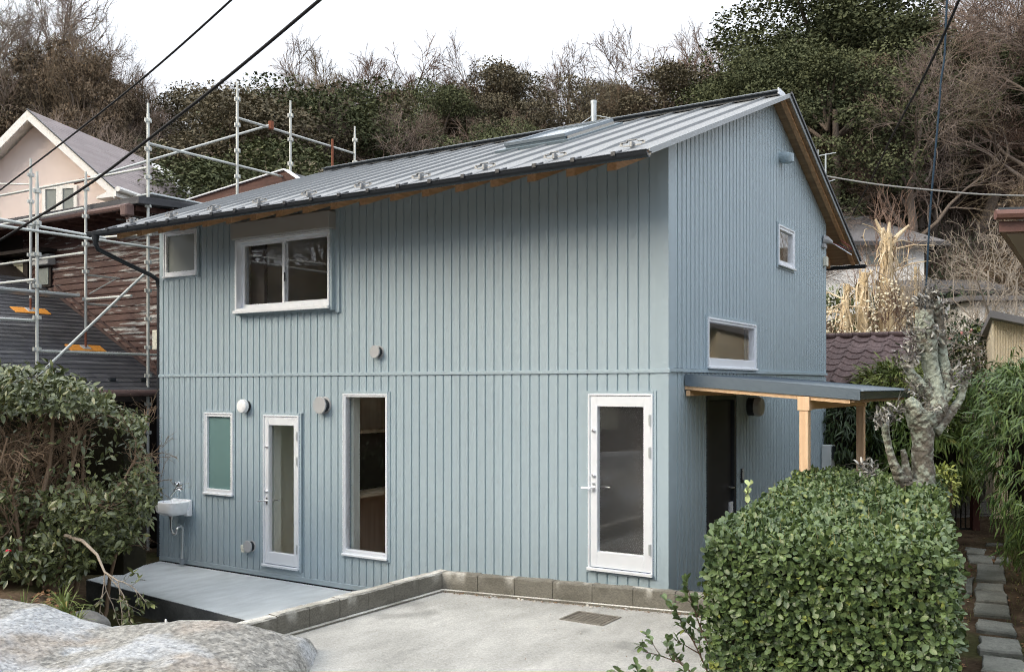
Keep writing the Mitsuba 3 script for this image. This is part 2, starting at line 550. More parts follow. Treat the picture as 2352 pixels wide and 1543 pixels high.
def glass_door(o, sash, sb, wire, handle_z):
    u0, u1, z0, z1 = o
    k = put('glass_door', LONG.ring(MB(), u0, u1, z0, z1, .022, -.09, .034), 'm_alu', house)
    trim(k, LONG, o)
    f = .026
    put('leaf', LONG.ring(MB(), u0 + f, u1 - f, z0 + f + .01, z1 - f, sash, -.05, .022, tb=sb, tt=.115), 'm_alu', k)
    a, b, c, d = u0 + f + sash, u1 - f - sash, z0 + f + .01 + sb, z1 - f - .115
    pane(k, LONG, a, b, c, d, -.012)
    if wire:
        wires(k, LONG, a, b, c, d, -.015)
    m = MB()
    LONG.box(m, u0 - .004, u1 + .004, .0345, .060, z0 - .004, z0 + .03, .004)
    put('sill', m, 'm_alu', k)
    for z in (z1 - .28, z1 - .62, z0 + .28):
        m = MB()
        m.tube([LONG.p(u1 - .024, .036, z - .06), LONG.p(u1 - .024, .036, z + .06)], .012, 8)
        LONG.box(m, u1 - .05, u1 - .006, .022, .030, z - .055, z + .055)
        put('hinge', m, 'm_galv', k)
    m = MB()
    uh = u0 + f + .045
    LONG.box(m, uh - .018, uh + .018, .022, .028, handle_z - .05, handle_z + .05, .003)
    m.tube([LONG.p(uh, .028, handle_z), LONG.p(uh, .075, handle_z), LONG.p(uh - .02, .085, handle_z), LONG.p(uh - .12, .085, handle_z - .004)], .009, 8)
    m.tube([LONG.p(uh, -.05, handle_z), LONG.p(uh, -.10, handle_z), LONG.p(uh + .02, -.105, handle_z), LONG.p(uh + .13, -.105, handle_z - .004)], .009, 8)
    put('handle', m, 'm_chrome', k)
    for dz in (.13, .75 if not wire else .62):
        m = MB()
        m.disc(LONG.p(uh, .022, handle_z + dz), (0, -1, 0), .024, .014, 16, .004)
        m.disc(LONG.p(uh, .036, handle_z + dz), (0, -1, 0), .013, .02, 12, .003)
        put('lock', m, 'm_chrome', k)
    return k


d1 = glass_door(OPEN_L['d1'], .075, .16, False, 1.02)
m = MB()
LONG.box(m, OPEN_L['d1'][0], OPEN_L['d1'][1], -.02, .006, .031, .085)
put('kick_panel', m, 'm_siding', d1)
glass_door(OPEN_L['d2'], .085, .17, True, 1.50)

# the black front door under the porch
u0, u1, z0, z1 = OPEN_G['fd']
m = MB()
GAB.box(m, u0, u0 + .06, -.14, .012, 0, z1, .004)
GAB.box(m, u1 - .06, u1, -.14, .012, 0, z1, .004)
GAB.box(m, u0 + .06, u1 - .06, -.14, .011, z1 - .12, z1, .004)
fd = put('front_door', m, 'm_black', house)
m = MB()
GAB.box(m, u0 + .062, u1 - .062, -.13, -.03, .012, z1 - .125, .004)
put('leaf', m, 'm_door_black', fd)
m = MB()
GAB.box(m, u1 - .16, u1 - .075, -.0295, .0, .98, 1.20, .003)
put('push_plate', m, 'm_alu', fd)
m = MB()
m.tube([GAB.p(u1 - .13, -.03, 1.38), GAB.p(u1 - .13, .03, 1.38), GAB.p(u1 - .155, .038, 1.38), GAB.p(u1 - .25, .038, 1.38)], .010, 8)
put('handle', m, 'm_chrome', fd)
for z in (.45, 1.35, 2.15):
    m = MB()
    m.tube([GAB.p(u0 + .066, -.01, z - .07), GAB.p(u0 + .066, -.01, z + .07)], .012, 8)
    put('hinge', m, 'm_black', fd)
m = MB()
GAB.box(m, 2.235, 2.305, .0, .022, 1.40, 1.58, .006)
k = put('intercom', m, 'm_black', house)
m = MB()
GAB.box(m, 2.242, 2.298, .0221, .026, 1.44, 1.575, .002)
m.disc(GAB.p(2.27, .026, 1.55), (1, 0, 0), .012, .003, 12)
put('face_plate', m, 'm_galv', k)
# cable entry hood, its clamp box and the loose loop of cables
m = MB()
GAB.box(m, 6.03, 6.20, .004, .05, 4.805, 4.86, .005)
m.tube([GAB.p(6.12, .004, 4.94), GAB.p(6.14, .06, 4.93), GAB.p(6.22, .12, 4.90)], [.075, .06, .025], 10)
k = put('cable_hood', m, 'm_vent_grey', house)
for i, (r, c) in enumerate(((.0065, 'm_porcelain'), (.006, 'm_black'), (.006, 'm_red_wire'))):
    t = np.linspace(0, 1, 14)
    ctr = np.stack([.12 + .28 * np.sin(t * np.pi * (1.0 - .05 * i)), 6.22 + .20 * t + .05 * np.sin(t * 6), 4.89 - (.20 - .03 * i) * np.sin(t * np.pi) + .03 * t * i], 1)
    put('cable', MB().tube(ctr, r, 6), c, k)
mat('red_wire', (0.25, 0.04, 0.05), .5)
m = MB()
GAB.box(m, 6.12, 6.235, .004, .06, 4.52, 4.67, .006)
put('cable_box', m, 'm_cream_plastic', house)


# ---- vents and lamps
def vent(W, u, z, r=.085, d=.085, mt='m_vent_grey'):
    m = MB()
    m.disc(W.p(u, 0, z), W.dw, r * .98, .012, 24, .003)
    k = put('vent_cap', m, mt, house)
    m = MB()
    m.disc(W.p(u, .012, z), W.dw, r * .78, d - .03, 24)
    put('neck', m, 'm_black', k)
    m = MB()
    m.disc(W.p(u - .012, d - .018, z), W.dw, r, .018, 28, .006)
    put('cover', m, mt, k)


vent(LONG, -3.954, 3.043, .082)
vent(LONG, -4.895, 2.355, .115, .10)
vent(LONG, -6.30, .36, .085, .08)
m = MB()
LONG.box(m, -6.45, -6.38, .0, .085, .31, .375, .012)
LONG.box(m, -6.445, -6.385, .03, .075, .27, .309, .006)
put('pipe_cover', m, 'm_cream_plastic', house)
m = MB()
m.disc(LONG.p(-6.40, 0, 2.325), (0, -1, 0), .082, .05, 24)
k = put('wall_lamp', m, 'm_black', house)
m = MB()
m.tube([LONG.p(-6.405, y, 2.325) for y in (.0505, .085, .105, .115)], [.098, .098, .088, .05], 28)
put('lamp_globe', m, 'm_lamp_white', k)
m = MB()
m.disc(GAB.p(2.56, 0, 2.345), (1, 0, 0), .115, .09, 24)
k = put('wall_lamp', m, 'm_black', house)
m = MB()
m.tube([GAB.p(2.56, y, 2.345) for y in (.0905, .15, .17, .18)], [.122, .118, .105, .06], 28)
put('lamp_globe', m, 'm_lamp_globe', k)
mat('lamp_globe', (0.48, 0.48, 0.47), .35, .5)
m = MB()
m.tube([GAB.p(3.88, 0, 5.78), GAB.p(3.88, .05, 5.78), GAB.p(3.88, .12, 5.76), GAB.p(3.88, .13, 5.70)], [.075, .085, .09, .06], 16)
k = put('hood_vent', m, 'm_siding', house)

# ---- roof
XA, XB, YE, YB = -8.42, .25, -1.0, 7.56
m = MB()
for y0, y1 in ((YE, RIDGE_Y), (RIDGE_Y, YB)):
    z0, z1 = float(roof_z(y0)) - .012, float(roof_z(y1)) - .012
    v = [[x, y, z - d] for d in (0, .042) for (x, y, z) in ((XA + .01, y0 + .01, z0), (XB - .012, y0 + .01, z0), (XB - .012, y1, z1), (XA + .01, y1, z1))]
    m.add(v, [[0, 1, 2, 3], [7, 6, 5, 4], [0, 4, 5, 1], [1, 5, 6, 2], [2, 6, 7, 3], [3, 7, 4, 0]])
roof = put('roof', m, 'm_soffit', house)
seams = [-.06 - .439 * i for i in range(20)]
edges = sorted([XA, XB] + [x for x in seams if XA + .1 < x < XB - .1])
for side, (ya, yb) in enumerate(((YE - .015, RIDGE_Y - .01), (YB + .01, RIDGE_Y + .01))):
    for a, b in zip(edges[:-1], edges[1:]):
        m = MB()
        n = 7
        ys = np.linspace(ya, yb, 2 if side else 6)
        us = np.linspace(a + .016, b - .016, n)
        zz = roof_z(ys)
        wob = .0035 * np.sin(np.pi * (us - a) / (b - a))
        v = np.array([[u, y, z - .004 + w] for y, z in zip(ys, zz) for u, w in zip(us, wob)])
        f = [[i * n + j, i * n + j + 1, (i + 1) * n + j + 1, (i + 1) * n + j] for i in range(len(ys) - 1) for j in range(n - 1)]
        m.add(v, f)
        put('roof_panel', m, 'm_roof_metal', roof, smooth=True)
    for x in seams[:-1]:
        if not XA + .1 < x < XB - .1:
            continue
        # a standing seam that flattens out just above the eave
        yy = np.array([ya, ya + (.32 if side == 0 else -.32), ya + (.75 if side == 0 else -.75), yb])
        hh = np.array([.004, .008, .024, .026])
        rows = []
        for y, h in zip(yy, hh):
            z = float(roof_z(y))
            rows.append([[x - .018, y, z - .004], [x - .011, y, z + h], [x + .011, y, z + h], [x + .018, y, z - .004]])
        v = np.array(rows).reshape(-1, 3)
        m = MB().add(v, [[4 * i + j, 4 * i + j + 1, 4 * i + 5 + j, 4 * i + 4 + j] for i in range(3) for j in range(3)])
        put('seam', m, 'm_roof_metal', roof)
# barge boards along the gables and eave flashing
for x0, x1 in ((XB - .0115, XB), (XA, XA + .0095)):
    for y0, y1 in ((YE - .012, RIDGE_Y), (YB + .008, RIDGE_Y)):
        m = MB()
        a, b = float(roof_z(y0)), float(roof_z(y1))
        v = [[x, y, z] for x in (x0, x1) for (y, z) in ((y0, a + .004), (y1, b + .004), (y1, b - .056), (y0, a - .056))]
        m.add(v, [[0, 1, 2, 3], [7, 6, 5, 4], [0, 4, 5, 1], [2, 6, 7, 3], [0, 3, 7, 4]])
        put('verge_flashing', m, 'm_fascia', roof)
m = MB()
m.beam((XB + .012, RIDGE_Y + .02, RIDGE_Z + .012), (XB + .012, YB + .02, float(roof_z(YB)) + .010), .022, .034)
put('verge_flashing', m, 'm_black', roof)
# ridge vent cap
m = MB()
for s in (-1, 1):
    m.beam((XA + .22, RIDGE_Y + s * .085, RIDGE_Z + .048), (XB - .12, RIDGE_Y + s * .085, RIDGE_Z + .048), .19, .016, up=(0, s * .36, 1))
m.box((XA + .23, RIDGE_Y - .12, RIDGE_Z - .03), (XB - .13, RIDGE_Y + .12, RIDGE_Z + .022))
rc = put('ridge_cap', m, 'm_ridge', roof)
mat('ridge', (0.055, 0.065, 0.075), .4, .5)
m = MB()
m.box((XB - .121, RIDGE_Y - .15, RIDGE_Z - .02), (XB - .11, RIDGE_Y + .15, RIDGE_Z + .062))
put('end_cap', m, 'm_alu', rc)
# rafters under both eaves, their ends showing
for i in range(18):
    x = -.255 - .466 * i
    for ya, yb in ((-.80, .0), (7.40, 6.30)):
        m = MB()
        za, zb = float(roof_z(ya)) - .055, float(roof_z(yb)) - .055
        for (y0, y1, a, b) in ((ya, yb, za, zb),):
            v = [[xx, y, z] for xx in (x - .052, x + .052) for (y, z) in ((y0, a), (y1, b), (y1, b - .132), (y0, a - .132))]
            m.add(v, [[0, 1, 2, 3], [7, 6, 5, 4], [0, 4, 5, 1], [2, 6, 7, 3], [0, 3, 7, 4]])
        put('rafter', m, 'm_rafter', roof)
for x in (XB - .10, XB - .30):
    m = MB()
    y0, y1 = RIDGE_Y, YB - .05
    za, zb = float(roof_z(y0)) - .055, float(roof_z(y1)) - .055
    v = [[xx, y, z] for xx in (x - .03, x + .03) for (y, z) in ((y0, za), (y1, zb), (y1, zb - .035), (y0, za - .035))]
    m.add(v, [[0, 1, 2, 3], [7, 6, 5, 4], [0, 4, 5, 1], [2, 6, 7, 3], [0, 3, 7, 4]])
    if x > XB - .2:
        put('barge_batten', m, 'm_rafter', roof)

# gutters
def gutter(xa, xb, y, z, r):
    g = np.linspace(0, -np.pi, 9)
    sec = [(r * math.cos(a), r * math.sin(a)) for a in g] + [(-(r - .005) * math.cos(a), (r - .005) * math.sin(a)) for a in g]
    sec = [(r + .006, .0), (r + .006, .012), (r - .004, .012)] + [(r * math.cos(a), r * math.sin(a)) for a in g] 
    m = MB()
    k = len(sec)
    v = np.array([[x, y + p, z + q] for x in (xa, xb) for p, q in sec])
    m.add(v, [[i, i + 1, k + i + 1, k + i] for i in range(k - 1)])
    m.add(v[:k] + [-.0, 0, 0], [[k // 2, i, i + 1] for i in range(3, k - 1)])
    m.add(v[k:], [[k // 2, i + 1, i] for i in range(3, k - 1)])
    for x in (xa, xb):
        m.tube([(x, y - r, z + .004), (x + .001, y + r, z + .004)], .004, 5)
    m.tube([(xa, y - r - .002, z + .006), (xb, y - r - .002, z + .006)], .007, 6)
    return m


gut = put('gutter', gutter(-8.47, .27, -1.075, 4.797, .055), 'm_black', house, smooth=40)
put('gutter', gutter(-8.42, .34, 7.62, 4.67, .05), 'm_black', house, smooth=40)
for x in seams[:-1]:
    if XA < x < XB:
        m = MB()
        m.beam((x - .012, -1.14, 4.80), (x - .012, -.985, 4.862), .045, .022, up=(0, 0, 1), ch=.004)
        m.box((x - .034, -1.145, 4.785), (x + .01, -1.12, 4.825))
        put('bracket', m, 'm_black', gut)
m = MB()
m.tube([(-8.33, -1.075, 4.755), (-8.33, -1.075, 4.64), (-8.335, -1.03, 4.565), (-8.40, -.5, 4.415), (-8.42, -.10, 4.30), (-8.42, .02, 4.24), (-8.42, .05, 4.10), (-8.42, .05, .0)], .033, 10)
m.tube([(-8.33, -1.075, 4.76), (-8.33, -1.075, 4.67)], [.052, .04], 10)
put('downpipe', m, 'm_black', house, smooth=40)
# snow guards: a folded bright plate on every second seam
for i, x in enumerate(seams[:-1]):
    if i % 2 == 0 and x > XA:
        y = -.74
        z = float(roof_z(y))
        m = MB()
        pts = [(-.12, 0), (-.12, .030), (-.06, .030), (-.05, .048), (.05, .048), (.06, .030), (.12, .030), (.12, 0)]
        for (a, b), (c, d) in zip(pts[:-1], pts[1:]):
            m.beam((x + a, y, z + .03 + b), (x + c, y, z + .03 + d), .035, .005, up=(0, 1, .1) if a == c else (0, 0, 1))
        m.box((x - .016, y - .04, z + .0), (x + .016, y + .04, z + .06), .006)
        m.beam((x - .10, y, z + .026), (x + .10, y, z + .026), .010, .012)
        put('snow_guard', m, 'm_chrome_dull', roof)
mat('chrome_dull', (0.27, 0.28, 0.29), .45, .5, .5)
# skylight
sx0, sx1, sy0, sy1 = -2.95, -2.03, 1.42, 2.78
rp = lambda x, y, h: np.array([x, y - PF * h * .93, float(roof_z(y)) + h * .93])


def roof_block(m, x0, x1, y0, y1, h0, h1, shrink=0.0):
    q = [rp(x, y, h) for h, e in ((h0, 0), (h1, shrink)) for (x, y) in ((x0 + e, y0 + e), (x1 - e, y0 + e), (x1 - e, y1 - e), (x0 + e, y1 - e))]
    return m.add(q, [[3, 2, 1, 0], [4, 5, 6, 7], [0, 1, 5, 4], [1, 2, 6, 5], [2, 3, 7, 6], [3, 0, 4, 7]])


m = MB()
roof_block(m, sx0, sx1, sy0, sy1, .0, .07)
roof_block(m, sx0 - .10, sx1 + .10, sy0 - .12, sy1 + .1, -.02, .035)
sk = put('skylight', m, 'm_sky_grey', house)
mat('sky_grey', (0.12, 0.155, 0.18), .4, .5)
m = MB()
t = .06
roof_block(m, sx0 - .01, sx0 + t, sy0 - .01, sy1 + .01, .0705, .110, .004)
roof_block(m, sx1 - t, sx1 + .01, sy0 - .01, sy1 + .01, .0705, .110, .004)
roof_block(m, sx0 + t, sx1 - t, sy0 - .01, sy0 + t, .0705, .109, .004)
roof_block(m, sx0 + t, sx1 - t, sy1 - t, sy1 + .01, .0705, .109, .004)
put('frame', m, 'm_alu_blue', sk)
mat('alu_blue', (0.17, 0.205, 0.235), .38, .5, .2)
m = MB()
roof_block(m, sx0 + t, sx1 - t, sy0 + t, sy1 - t, .071, .09)
put('glazing', m, 'm_skyglass', sk)
mat('skyglass', (0.10, 0.12, 0.13), .12, .8)
m = MB()
roof_block(m, sx1 + .013, sx1 + .03, sy0 + .02, sy1 - .02, .0, .068)
put('side_flashing', m, 'm_alu_warm', sk)
mat('alu_warm', (0.42, 0.40, 0.36), .4, .5, .2)
# flue pipe with stay wires
fx, fy = -3.0, 4.02
m = MB()
m.tube([(fx, fy, 6.2), (fx, fy, 7.10)], .044, 16)
m.tube([(fx, fy, 7.06), (fx, fy, 7.105)], .049, 16)
m.tube([(fx, fy, 6.85), (fx, fy, 6.87)], .048, 16)
fl = put('flue_pipe', m, 'm_galv', house, smooth=40)
for dx, dy in ((1.1, -.30), (.16, .3), (-.18, -.45)):
    m = MB()
    y = fy + dy
    m.tube([(fx, fy, 6.88), (fx + dx, y, float(roof_z(y)) + .05)], .006, 5)
    put('stay_wire', m, 'm_galv', fl)

# ---- rooms behind the glass
m = MB()
m.box((X0 + .15, .15, .02), (-.15, Y1 - .15, .06))
m.box((X0 + .15, .15, 2.80), (-.15, Y1 - .15, 2.84))
put('inner_floor', m, 'm_floor_in', house)
m = MB()
m.box((X0 + .15, .145, 2.66), (-.145, Y1 - .145, 2.68))
for x in (-6.30,):
    m.box((x - .1, .145, .06), (x, 4.0, 2.66))
m.box((-5.18, .145, .06), (-5.08, 3.2, 2.66))
m.box((-6.8, .145, 2.84), (-6.7, 3.5, 5.0))
m.box((-4.6, 2.6, 2.84), (-4.5, 5.9, 5.4))
m.box((-6.0, 4.5, 2.84), (-.2, 4.6, 5.6))
put('inner_wall', m, 'm_plaster_in', house)
m = MB()
LONG.box(m, -6.298, -6.292, -1.02, -.90, 1.28, 1.46, .002)
put('light_switch', m, 'm_dark_in', house)
# plywood kitchen side seen through the tall window
m = MB()
m.box((-5.078, .30, .06), (-5.05, 3.1, 1.10))
m.box((-5.078, .30, 1.99), (-5.05, 3.1, 2.60))
k = put('plywood_lining', m, 'm_plywood', house)
for x_, z_ in ((-4.62, 1.10), (-4.86, 1.95)):
    m = MB()
    m.box((-5.05, .36, z_), (x_, 3.0, z_ + .04), .004)
    put('shelf', m, 'm_board_pale', k)
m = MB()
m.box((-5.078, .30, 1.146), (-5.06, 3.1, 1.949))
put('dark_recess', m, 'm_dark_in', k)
m = MB()
for o in (OPEN_L['w4'], OPEN_L['d1']):
    m.box((o[0] + .01, .145, o[2]), (o[0] + .035, .165, o[3] - .02))
    m.box((o[0] - .03, .142, o[2]), (o[0] + .01, .30, o[3]))
put('window_lining', m, 'm_plaster_in', house)
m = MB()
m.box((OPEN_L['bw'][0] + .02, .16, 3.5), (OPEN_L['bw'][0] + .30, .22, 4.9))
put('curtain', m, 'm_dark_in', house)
m = MB()
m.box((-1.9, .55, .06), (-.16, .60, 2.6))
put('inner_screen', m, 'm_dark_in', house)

# ------------------------------------------------------------------ wall sink, meter box, porch
sink = thing('wall_sink', 'small white wall hung sink with a chrome trap beside the left corner of the house', 'sink')
m = MB()
cs = np.linspace(0, 2 * np.pi, 33)[:-1]


def basin_ring(sx, sy, z, cx, cy):
    """A rounded-rectangle ring."""
    e = 3.2
    c, s = np.cos(cs), np.sin(cs)
    return np.stack([cx + sx * np.sign(c) * np.abs(c) ** (2 / e), cy + sy * np.sign(s) * np.abs(s) ** (2 / e), np.full_like(c, z)], 1)


cx, cy = -7.78, -.20
rings = [basin_ring(.07, .06, .70, cx, cy), basin_ring(.16, .13, .715, cx, cy), basin_ring(.215, .185, .76, cx, cy), basin_ring(.225, .198, .88, cx, cy), basin_ring(.225, .198, .905, cx, cy),
         basin_ring(.205, .178, .908, cx, cy), basin_ring(.195, .168, .89, cx, cy), basin_ring(.15, .12, .775, cx, cy), basin_ring(.02, .02, .765, cx, cy)]
v = np.vstack(rings)
k = 32
m.add(v, [[i * k + j, i * k + (j + 1) % k, (i + 1) * k + (j + 1) % k, (i + 1) * k + j] for i in range(len(rings) - 1) for j in range(k)])
m.add(rings[0], [[0, j + 1, j] for j in range(1, k - 1)])
m.add(rings[-1], [[0, j, j + 1] for j in range(1, k - 1)])
m.box((cx - .215, -.06, .735), (cx + .215, -.001, .93), .014)
m.box((cx + .12, -.10, .69), (cx + .214, -.0012, .78), .012)
put('basin', m, 'm_porcelain', sink, smooth=45)
m = MB()
a = np.linspace(np.pi, 2 * np.pi, 9)
tx = cx - .02
trap = [(tx, cy, .70), (tx, cy, .50)] + [(tx + .05 + .05 * math.cos(t), cy + .02, .48 + .055 * math.sin(t)) for t in a] + [(tx + .10, cy + .03, .52), (tx + .10, -.10, .545)]
m.tube(trap, .0165, 10)
m.disc((tx, cy, .66), (0, 0, 1), .032, .045, 16, .006)
put('trap', m, 'm_chrome', sink, smooth=40)
m = MB()
m.tube([(tx + .10, -.10, .545), (tx + .10, -.075, .50), (tx + .09, -.075, .05)], .016, 10)
m.tube([(tx + .09, -.075, .10), (tx + .09, -.075, .055)], .026, 10)
put('drain_pipe', m, 'm_galv', sink, smooth=40)
m = MB()
m.tube([(tx + .09, -.075, .055), (tx + .09, -.075, -.03)], .036, 14)
put('pipe_socket', m, 'm_pipe_grey', sink, smooth=40)
tap = put('tap', MB().tube([(-7.83, .0, 1.10), (-7.83, -.07, 1.10), (-7.83, -.10, 1.08), (-7.80, -.16, 1.075), (-7.74, -.17, 1.09), (-7.66, -.15, 1.085), (-7.655, -.15, 1.06)], .012, 10), 'm_chrome', sink, smooth=40)
m = MB()
m.box((-7.92, -.012, 1.075), (-7.80, -.0, 1.18), .004)
m.disc((-7.90, -.012, 1.155), (0, -1, 0), .022, .045, 12, .004)
m.disc((-7.82, -.012, 1.155), (0, -1, 0), .022, .045, 12, .004)
m.tube([(-7.83, -.10, 1.06), (-7.86, -.14, 1.0), (-7.88, -.15, .965)], .010, 8)
put('tap_body', m, 'm_chrome', sink)

mb = thing('meter_box', 'pale grey meter box with a black meter at the far end of the gable wall', 'meter box')
m = MB()
GAB.box(m, 5.98, 6.24, .014, .16, 1.12, 1.68, .008)
put('case', m, 'm_meter', mb)
mat('meter', (0.50, 0.54, 0.54), .5, .4)
m = MB()
m.disc((.09, 6.241, 1.55), (0, 1, 0), .07, .06, 18, .01)
m.box((.162, 6.02, 1.46), (.185, 6.2, 1.66), .006)
put('meter', m, 'm_black', mb)

can = thing('porch_canopy', 'flat porch canopy with ribbed metal roof on two pale timber posts over the front door', 'canopy')
CX, CY0, CY1 = 1.834, .41, 3.03
cz = lambda x: 2.725 - .09 * x
m = MB()
n = 160
ys = np.linspace(CY0 + .012, CY1 - .012, n * 2)
saw = np.tile([0.0, .014], n)
v = np.array([[x, y, cz(x) - .004 + s] for x in (.02, CX + .03) for y, s in zip(ys, saw)])
k = 2 * n
m.add(v, [[i, i + 1, k + i + 1, k + i] for i in range(k - 1)])
put('roof_sheet', m, 'm_canopy_roof', can)
mat('canopy_roof', (0.115, 0.15, 0.185), .38, .5, .2)
for y0, y1 in ((CY0, CY0 + .011), (CY1 - .011, CY1)):
    m = MB()
    v = [[x, y, z] for y in (y0, y1) for x, z in ((.015, cz(.015) + .016), (CX, cz(CX) + .016), (CX, cz(CX) - .092), (.015, cz(.015) - .115))]
    m.add(v, [[0, 1, 2, 3], [7, 6, 5, 4], [0, 4, 5, 1], [2, 6, 7, 3], [0, 3, 7, 4], [1, 5, 6, 2]])
    put('side_flashing', m, 'm_canopy_roof', can)
m = MB()
m.box((CX - .02, CY0 + .0115, cz(CX) - .085), (CX, CY1 - .0115, cz(CX) - .008))
put('front_flashing', m, 'm_black', can)
m = MB()
v = [[x, y, z] for y in (CY0 + .03, CY1 - .03) for x, z in ((.03, cz(.03) - .075), (CX - .06, cz(CX) - .075), (CX - .06, cz(CX) - .115), (.03, cz(.03) - .15))]
m.add(v, [[0, 1, 2, 3], [7, 6, 5, 4], [0, 4, 5, 1], [2, 6, 7, 3], [0, 3, 7, 4], [1, 5, 6, 2]])
put('deck', m, 'm_soffit', can)
for y in (CY0 + .02, 1.25, 2.1, CY1 - .055):
    m = MB()
    v = [[x, yy, z] for yy in (y, y + .035) for x, z in ((.006, cz(0) - .116), (CX - .10, cz(CX - .1) - .098), (CX - .10, cz(CX - .1) - .135), (.006, cz(0) - .155))]
    m.add(v, [[0, 1, 2, 3], [7, 6, 5, 4], [0, 4, 5, 1], [2, 6, 7, 3], [0, 3, 7, 4], [1, 5, 6, 2]])
    put('rafter', m, 'm_beam_wood', can)
m = MB()
m.box((1.235, CY0 + .01, 2.37), (1.335, CY1 - .02, 2.49), .004)
put('beam', m, 'm_beam_wood', can)
m = MB()
m.box((.014, CY0 + .03, 2.50), (.06, CY1 - .03, 2.56), .003)
put('ledger', m, 'm_beam_wood', can)
for y in (.47, 2.93):
    m = MB()
    m.box((1.24, y - .05, -.02), (1.33, y + .045, 2.369), .004)
    k = put('post', m, 'm_post_wood', can)
    m = MB()
    m.box((1.225, y - .062, 2.36), (1.345, y + .057, 2.50), .004)
    put('post_head', m, 'm_post_wood', k)
    m = MB()
    m.box((1.22, y - .07, -.06), (1.35, y + .07, -.021))
    put('post_foot', m, 'm_galv', k)
# ------------------------------------------------------------------ the setting
def rd(x, y):
    """Distances across and along the camera's view direction, for shaping the land."""
    dx, dy = np.asarray(x, float) - CAM[0], np.asarray(y, float) - CAM[1]
    return dx * CO + dy * SI, -dx * SI + dy * CO


def xy(r, d):
    return CAM[0] + r * CO - d * SI, CAM[1] + r * SI + d * CO


def sstep(a, b, x):
    t = np.clip((np.asarray(x, float) - a) / (b - a), 0, 1)
    return t * t * (3 - 2 * t)


def land(x, y):
    """Height of the ground."""
    r, d = rd(x, y)
    soft = lambda t, k: np.log1p(np.exp(np.clip(t / k, -30, 30))) * k
    start = 24 - 5 * sstep(2, 12, r) + 5 * sstep(-4, -14, r)
    cap = 17.0
    back = cap * np.tanh(.50 * soft(d - start, 2.0) / cap)
    behind = 9 * np.tanh(.40 * soft(-d - 24, 3.0) / 9)
    side = 13 * np.tanh(.5 * soft(np.abs(r) - (19 + .25 * np.abs(d)), 3.0) / 13)
    s = (r + 2.9) * -.829 + (d - 8) * -.559
    bank = .82 * sstep(-.05, .65, s) * sstep(15, 11, d) * sstep(7.3, 8.5, d)
    dip = -.30 * sstep(-9.5, -8.6, x) * sstep(-.9, -1.5, x) * sstep(.2, -.3, y) * sstep(-9, -6, y)
    p = np.stack(np.broadcast_arrays(np.asarray(x, float), np.asarray(y, float), 0.0), -1)
    bumps = .05 * (meshkit.fbm(p * .9, 3) - .5) + 2.2 * (meshkit.fbm(p * .09 + 7, 3) - .5) * sstep(1.0, 5.0, back + behind + side)
    road = sstep(-7.0, -10.0, d) * 0 + 0
    return -.06 + np.maximum(np.maximum(back, behind), side) + bank + dip + bumps + road


def soil_col(p, n, uv):
    k = fbm(p.x * 2.5, p.y * 2.5, p.z * 2.5, 4)
    g = noise(p.x * 34, p.y * 34, p.z * 34)
    c = mix((0.052, 0.038, 0.026), (0.115, 0.083, 0.056), smoothstep(.3, .7, k))
    return mix(c, (0.055, 0.065, 0.025), smoothstep(.52, .7, fbm(p.x * .7 + 9, p.y * .7, 0, 3)) * .6) * (0.7 + 0.6 * g)


diffuse('soil', soil_col)
rs = np.unique(np.r_[np.linspace(-120, -24, 33), np.linspace(-24, 18, 141), np.linspace(18, 120, 33)])
ds = np.unique(np.r_[np.linspace(-110, -14, 33), np.linspace(-14, 30, 147), np.linspace(30, 160, 60)])
R_, D_ = np.meshgrid(rs, ds, indexing='ij')
X_, Y_ = xy(R_, D_)
Z_ = land(X_, Y_)
ii, jj = np.meshgrid(np.arange(len(rs) - 1), np.arange(len(ds) - 1), indexing='ij')
nn = len(ds)
q = np.stack([ii * nn + jj, (ii + 1) * nn + jj, (ii + 1) * nn + jj + 1, ii * nn + jj + 1], -1).reshape(-1, 4)
struct('ground', (np.stack([X_, Y_, Z_], -1).reshape(-1, 3), q), 'm_soil', 'brown earth and leaf litter of the garden and the wooded hillside', smooth=True)


# concrete yard, its kerb wall and the drain grate
def concrete(c1, c2, f1=1.1, f2=60.0, spots=.5):
    def fn(p, n, uv):
        a = fbm(p.x * f1 + 3, p.y * f1, p.z * f1, 4)
        b = fbm(p.x * f2, p.y * f2, p.z * f2, 2)
        s = fbm(p.x * 9 + 1, p.y * 3.1, p.z * 9, 3)
        c = mix(c1, c2, smoothstep(.25, .75, a))
        stain = smoothstep(.56, .74, fbm(p.x * 1.9 + 7, p.y * 1.9, p.z, 4)) * .22 * spots / .5
        return c * (1 + spots * (b - .5)) * (1 + .35 * (s - .5)) * (1 - stain)
    return fn


def grit(p, n, uv):
    return fbm(p.x * 70, p.y * 70, p.z * 70, 3)


mat('yard0', concrete((0.235, 0.233, 0.217), (0.35, 0.347, 0.325), .9, 70, .65), .9, .2)
bump('yard', 'yard0', grit, .006, 3e-3)
mat('slab', concrete((0.46, 0.485, 0.485), (0.56, 0.585, 0.59), .8, 120, .10), .75, .3)
mat('slab_edge', concrete((0.075, 0.08, 0.08), (0.17, 0.175, 0.17), 2.5, 40, .4), .85, .2)
YZ = .45
K0 = np.array([-2.06, -1.19])
KL = np.array([-2.13, -4.6])
KR = np.array([1.62, -.53])
yard_poly = sg.Polygon([K0, KR, (2.35, -2.6), (2.75, -4.6), (3.3, -7.0), (4.2, -9.0), (6.5, -12.5), (1.0, -15.5), (-6.5, -12.4), (-5.0, -9.5), (-2.2, -7.0)])
gx0, gx1, gy0, gy1 = -.40, .06, -1.60, -1.22
m = MB()
m.poly(yard_poly.difference(sg.box(gx0, gy0, gx1, gy1)), -.5, YZ)
